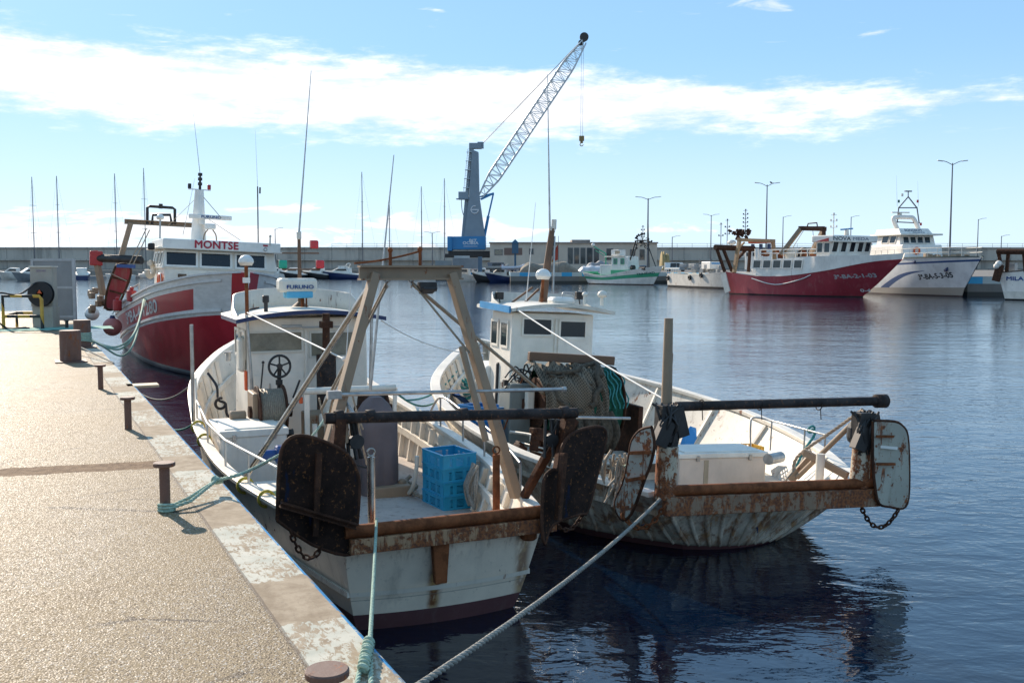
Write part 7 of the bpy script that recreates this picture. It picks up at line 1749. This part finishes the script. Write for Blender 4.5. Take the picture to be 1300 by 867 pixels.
mb = MB(); rr = random.Random(9)
for k in range(14): a = FW.px(rr.uniform(1175, 1235), 325, X1 + rr.uniform(2, 6)); mb.box(a, (.5, .4, rr.uniform(.2, .6)), rz=rr.random())
mb.build('deck_gear', M['frame_brown'], wt, .03)
for px, yt, yb in ((1139, 215, 262), (1166, 222, 262)): whip(wt, pm(px, yb), pm(px - 1, yt + 8), .02)
# --- green and white boat
FG, LG, _ = fsb((745, 360.5), (835, 362.5), 2.3)
pg = lambda px, py, y=-2.2: py_(FG, px, py, y)
gt = thing('fishing_boat', 'green and white wooden fishing boat moored at the blue-edged far quay', 'fishing boat', FG, (0, 0, 0))
xg = pg(842, 338, 0).x; bg0 = pg(829, 362, 0).x; sg = pg(737, 350).x
ZG = tab((0, pg(737, 346).z), (.35, pg(770, 350).z), (.7, pg(810, 344).z), (1, pg(842, 338, 0).z))
HG = Hull(xg - sg, tab((0, 1.4), (.2, 2.0), (.5, 2.4), (.75, 2.0), (.92, 1.0), (1, .06)), tab((0, .8), (.2, 1.6), (.5, 2.1), (.75, 1.4), (.92, .5), (1, .03)), ZG, xst=lambda z: sg + .8 - .5 * z, xbow=lambda z: bg0 + (xg - bg0) * max(z, 0) / ZG(1), n=40)
G = M['green_paint']; rows = [lambda t: -.6, lambda t: .15, lambda t: ZG(t) * .42 + .1, lambda t: ZG(t) * .42 + .55 + .3 * t, lambda t: ZG(t) - .25, lambda t: ZG(t)]
GH = M['white_far']
mb = MB(); HG.shell(mb, rows, [1, 0, 2, 0, 0]); HG.transom(mb, rows, [1, 0, 2, 0, 0]); mb.mi = 2; HG.deckmesh(mb, lambda t: ZG(t) - .3, .05); HG.inside(mb, lambda t: ZG(t) - .3, .05); mb.build('hull', [GH, M['rust_dark'], G], gt)
mb = MB(); HG.sweep(mb, lambda t: ZG(t) + .02, .15, .1, 0); HG.sweep(mb, lambda t: ZG(t) - .3, .08, .08, .02); mb.build('rubbing_strake', M['white_far'], gt)
HG.text('TRINIDAD', .5, M['ink_green'], gt, pg(817, 347.5, -1.6).x, pg(817, 347.5, -1.6).z, -1, 3.6, 'hull_lettering', slope=.10, bold=.03)
a, b = pg(776, 350, -1.3), pg(799, 326, -1.3); cabin(gt, a.x, b.x, -1.4, 1.4, ZG(.4) - .3, b.z, M['white_far'], 'wheelhouse_wall', .3, .1, .08)
mb = MB(); mb.box(((a.x + b.x) / 2, 0, ZG(.4) + .5), (b.x - a.x + .06, 2.86, 1.1)); mb.build('green_dado', G, gt, .02)
for px in (781, 790): q = pg(px, 332, -1.42); window(gt, (q.x, -1.41, q.z), (1, 0, 0), (0, 0, 1), .9, 1.0, G, M['glass_green'], .12, .05)
mb = MB(); q0, q1 = pg(775, 326, 0), pg(800, 325, 0); mb.box(((q0.x + q1.x) / 2, 0, q0.z), (q1.x - q0.x, 3.2, .15)); mb.box((pg(785, 320, 0).x, 0, pg(785, 321, 0).z), (2.2, 1.8, 1.1)); mb.build('wheelhouse_roof', M['white_far'], gt, .06)
q = pg(784, 320.5, -.92); window(gt, q, (1, 0, 0), (0, 0, 1), 1.5, .7, M['white_far'], M['ply'], .1, .05)
mb = MB(); a, b = pg(761, 349, -1.3), pg(776, 336, -1.3); mb.box(((a.x + b.x) / 2, 0, (a.z + b.z) / 2), (b.x - a.x, 2.4, b.z - a.z)); mb.build('engine_casing', M['white_far'], gt, .06)
mb = MB(); mb.tube([pg(769, 348, -1), pg(769, 322, -1), pg(754, 313, -1)], .13, 6); mb.tube([pg(769, 326, -1), pg(756, 318, -1)], .08, 6); mb.build('green_derrick', G, gt)
mb = MB(); mb.ball(pg(753, 311, -1), .35, 10, 8); mb.build('derrick_lamp', M['white_far'], gt)
mb = MB(); mb.tube([pg(797, 340, -.8), pg(807, 306, -.8)], .13, 6); mb.tube([pg(800, 340, .8), pg(810, 306, .8)], .10, 6); mb.tube([pg(824, 340, 0), pg(823, 285, 0)], [.12, .07], 6); mb.tube([pg(822, 310, 0), pg(833, 340, 0)], .09, 6); mb.beam(pg(806, 306, 0), pg(824, 305, 0), .14, .18); mb.build('mast_frame', M['dark_iron'], gt)
lights(gt, pg(816, 312, 0), pg(816, 288, 0).z - pg(816, 312, 0).z, M['pole'], 4)
mb = MB(); rr = random.Random(17)
for k in range(26): q = pg(rr.gauss(817, 5), rr.uniform(296, 316), rr.uniform(-.8, .8)); mb.box(q, (rr.uniform(.1, .5), .3, rr.uniform(.1, .5)), rz=rr.random(), ry=rr.random()); mb.tube([q, pg(816, 306, 0)], .03, 4)
mb.build('mast_gear', M['dark_iron'], gt)
mb = MB(); q = pg(802, 340, -1.2); mb.cyl(q, .5, .6, (1, 0, 0), 12); mb.cyl(pg(812, 341, -1.4), .3, 1.5, (1, 0, 0), 10); mb.build('anchor_winch', M['dark_iron'], gt)
mb = MB(); q = pg(750, 346, 0); mb.box(q, (2.0, 2.2, .4)); mb.build('stern_locker', G, gt, .05)
# --- small white boat with tyre fenders
FT, LT, _ = fsb((846, 364), (935, 368), 2.0)
pt_ = lambda px, py, y=-2.0: py_(FT, px, py, y)
tt_ = thing('workboat', 'low white workboat with three black tyre fenders, between the green boat and red trawler', 'boat', FT, (0, 0, 0))
ZT = tab((0, pt_(846, 347).z), (.5, pt_(880, 348).z), (1, pt_(920, 343).z + .2))
HT = Hull(LT, tab((0, 1.9), (.5, 2.1), (.8, 1.6), (1, .06)), tab((0, 1.8), (.5, 1.9), (.8, 1.1), (1, .03)), ZT, xst=lambda z: 0, xbow=lambda z: LT + .3 * z, n=30)
mb = MB(); rows = [lambda t: -.5, lambda t: .3, lambda t: ZT(t)]; HT.shell(mb, rows, [1, 0]); HT.transom(mb, rows, [1, 0]); HT.deckmesh(mb, lambda t: ZT(t) - .2, 0); mb.build('hull', [worn('grubby_workboat_paint', (.56, .53, .47), .6, .3, .5, k=.5), M['dark_iron']], tt_)
for px, py in ((848, 353), (877, 352.5), (891.5, 349.5)): mb = MB(); q = HT.Px(pt_(px, py).x, pt_(px, py).z, -1, .18); mb.torus(q, .30, .15, (0, 1, 0), 18, 8); mb.build('tyre_fender', M['dark'], tt_)
mb = MB(); rr = random.Random(23)
for k in range(20): q = pt_(rr.uniform(865, 915), rr.uniform(337, 345), rr.uniform(-1.2, 1.2)); mb.box(q, (rr.uniform(.4, 1.4), .6, rr.uniform(.3, .8)), rz=rr.random() * .4)
mb.build('deck_gear', M['grey_panel'], tt_, .05)
mb = MB()
for px in range(846, 862, 3): mb.tube([pt_(px, 347, -1.6), pt_(px, 341, -1.6)], .06, 4)
mb.tube([pt_(845, 341, -1.6), pt_(862, 341, -1.6)], .07, 4); mb.build('stern_rail', M['cream'], tt_)
mb = MB(); mb.box(pt_(903, 337, 0), (3.0, 2.0, 1.2)); mb.build('cabin', M['white_far'], tt_, .1); mb = MB(); mb.box(pt_(905, 334.5, 0), (2.0, 1.6, .3)); mb.build('blue_canvas', M['blue'], tt_, .05)
mb = MB(); mb.tube([pt_(888, 348, 0), pt_(888, 328, 0)], .06, 5); mb.build('mast', M['pole'], tt_)
# --- boat cut by the right edge
FE, LE, _ = fsb((1274, 381), (1400, 384), 1.9)
pe = lambda px, py, y=-1.8: py_(FE, px, py, y)
eb = thing('fishing_boat', 'white boat with a blue flash cut off by the right edge of the view', 'fishing boat', FE, (0, 0, 0))
ZE = tab((0, pe(1272, 346).z), (1, pe(1272, 346).z + .9))
HE = Hull(LE, tab((0, 1.7), (.5, 2.0), (.8, 1.5), (1, .06)), tab((0, 1.5), (.5, 1.8), (.8, 1.0), (1, .03)), ZE, xst=lambda z: -.25 * z, xbow=lambda z: LE + .4 * z, n=30)
mb = MB(); rows = [lambda t: -.5, lambda t: .15, lambda t: .9, lambda t: ZE(t)]; HE.shell(mb, rows, [1, 2, 0]); HE.transom(mb, rows, [1, 2, 0]); HE.deckmesh(mb, lambda t: ZE(t) - .3, 0); HE.inside(mb, lambda t: ZE(t) - .3, .05); mb.build('hull', [M['white_far'], M['dark_iron'], M['cream']], eb)
mb = MB(); HE.sweep(mb, lambda t: ZE(t), .14, .10, 0); mb.build('gunwale', M['dark_iron'], eb)
HE.text('MILA', .55, M['ink_blue'], eb, pe(1288, 354).x, pe(1288, 354).z, -1, 1.7, 'hull_lettering', bold=.03)
mb = MB(); mb.tube([pe(1266, 319.5, -2.2), pe(1330, 320, -2.2)], .30, 10)
for q in ((1268, 322, 1272, 345), (1280, 322, 1278, 345), (1300, 322, 1302, 345)): mb.beam(pe(q[0], q[1], -1.9), pe(q[2], q[3], -1.8), .32, .3)
mb.build('stern_gallows', M['rust_dark'], eb, .03)
mb = MB(); q = pe(1267, 345, -2.3); mb.beam(pe(1270, 336, -2.3), pe(1264, 357, -2.3), .8, .2, (0, 1, 0)); mb.build('trawl_board_rack', M['rust_dark'], eb, .03)
mb = MB(); mb.ball(pe(1268, 335, -2.3), .35, 10, 8); mb.ball(pe(1265, 338, -2.4), .3, 10, 8); mb.build('float', M['white_far'], eb)
mb = MB(); mb.box(pe(1285, 341, -.5), (.8, .8, 1.1)); mb.build('deck_box', M['grey_panel'], eb, .05)
mb = MB(); q = atz(1246, 357, ZQ + .02); mb.box((atz(1244, 350, ZQ).x, 120, ZQ + .35), (3.6, 2, .7)); single('covered_crates', mb, M['blue'], 'blue covered pile on the quay between the white trawler and the cut-off boat', 'pile', W0, (atz(1244, 350, ZQ).x, 120, ZQ))
for o in bpy.data.objects:
    pass
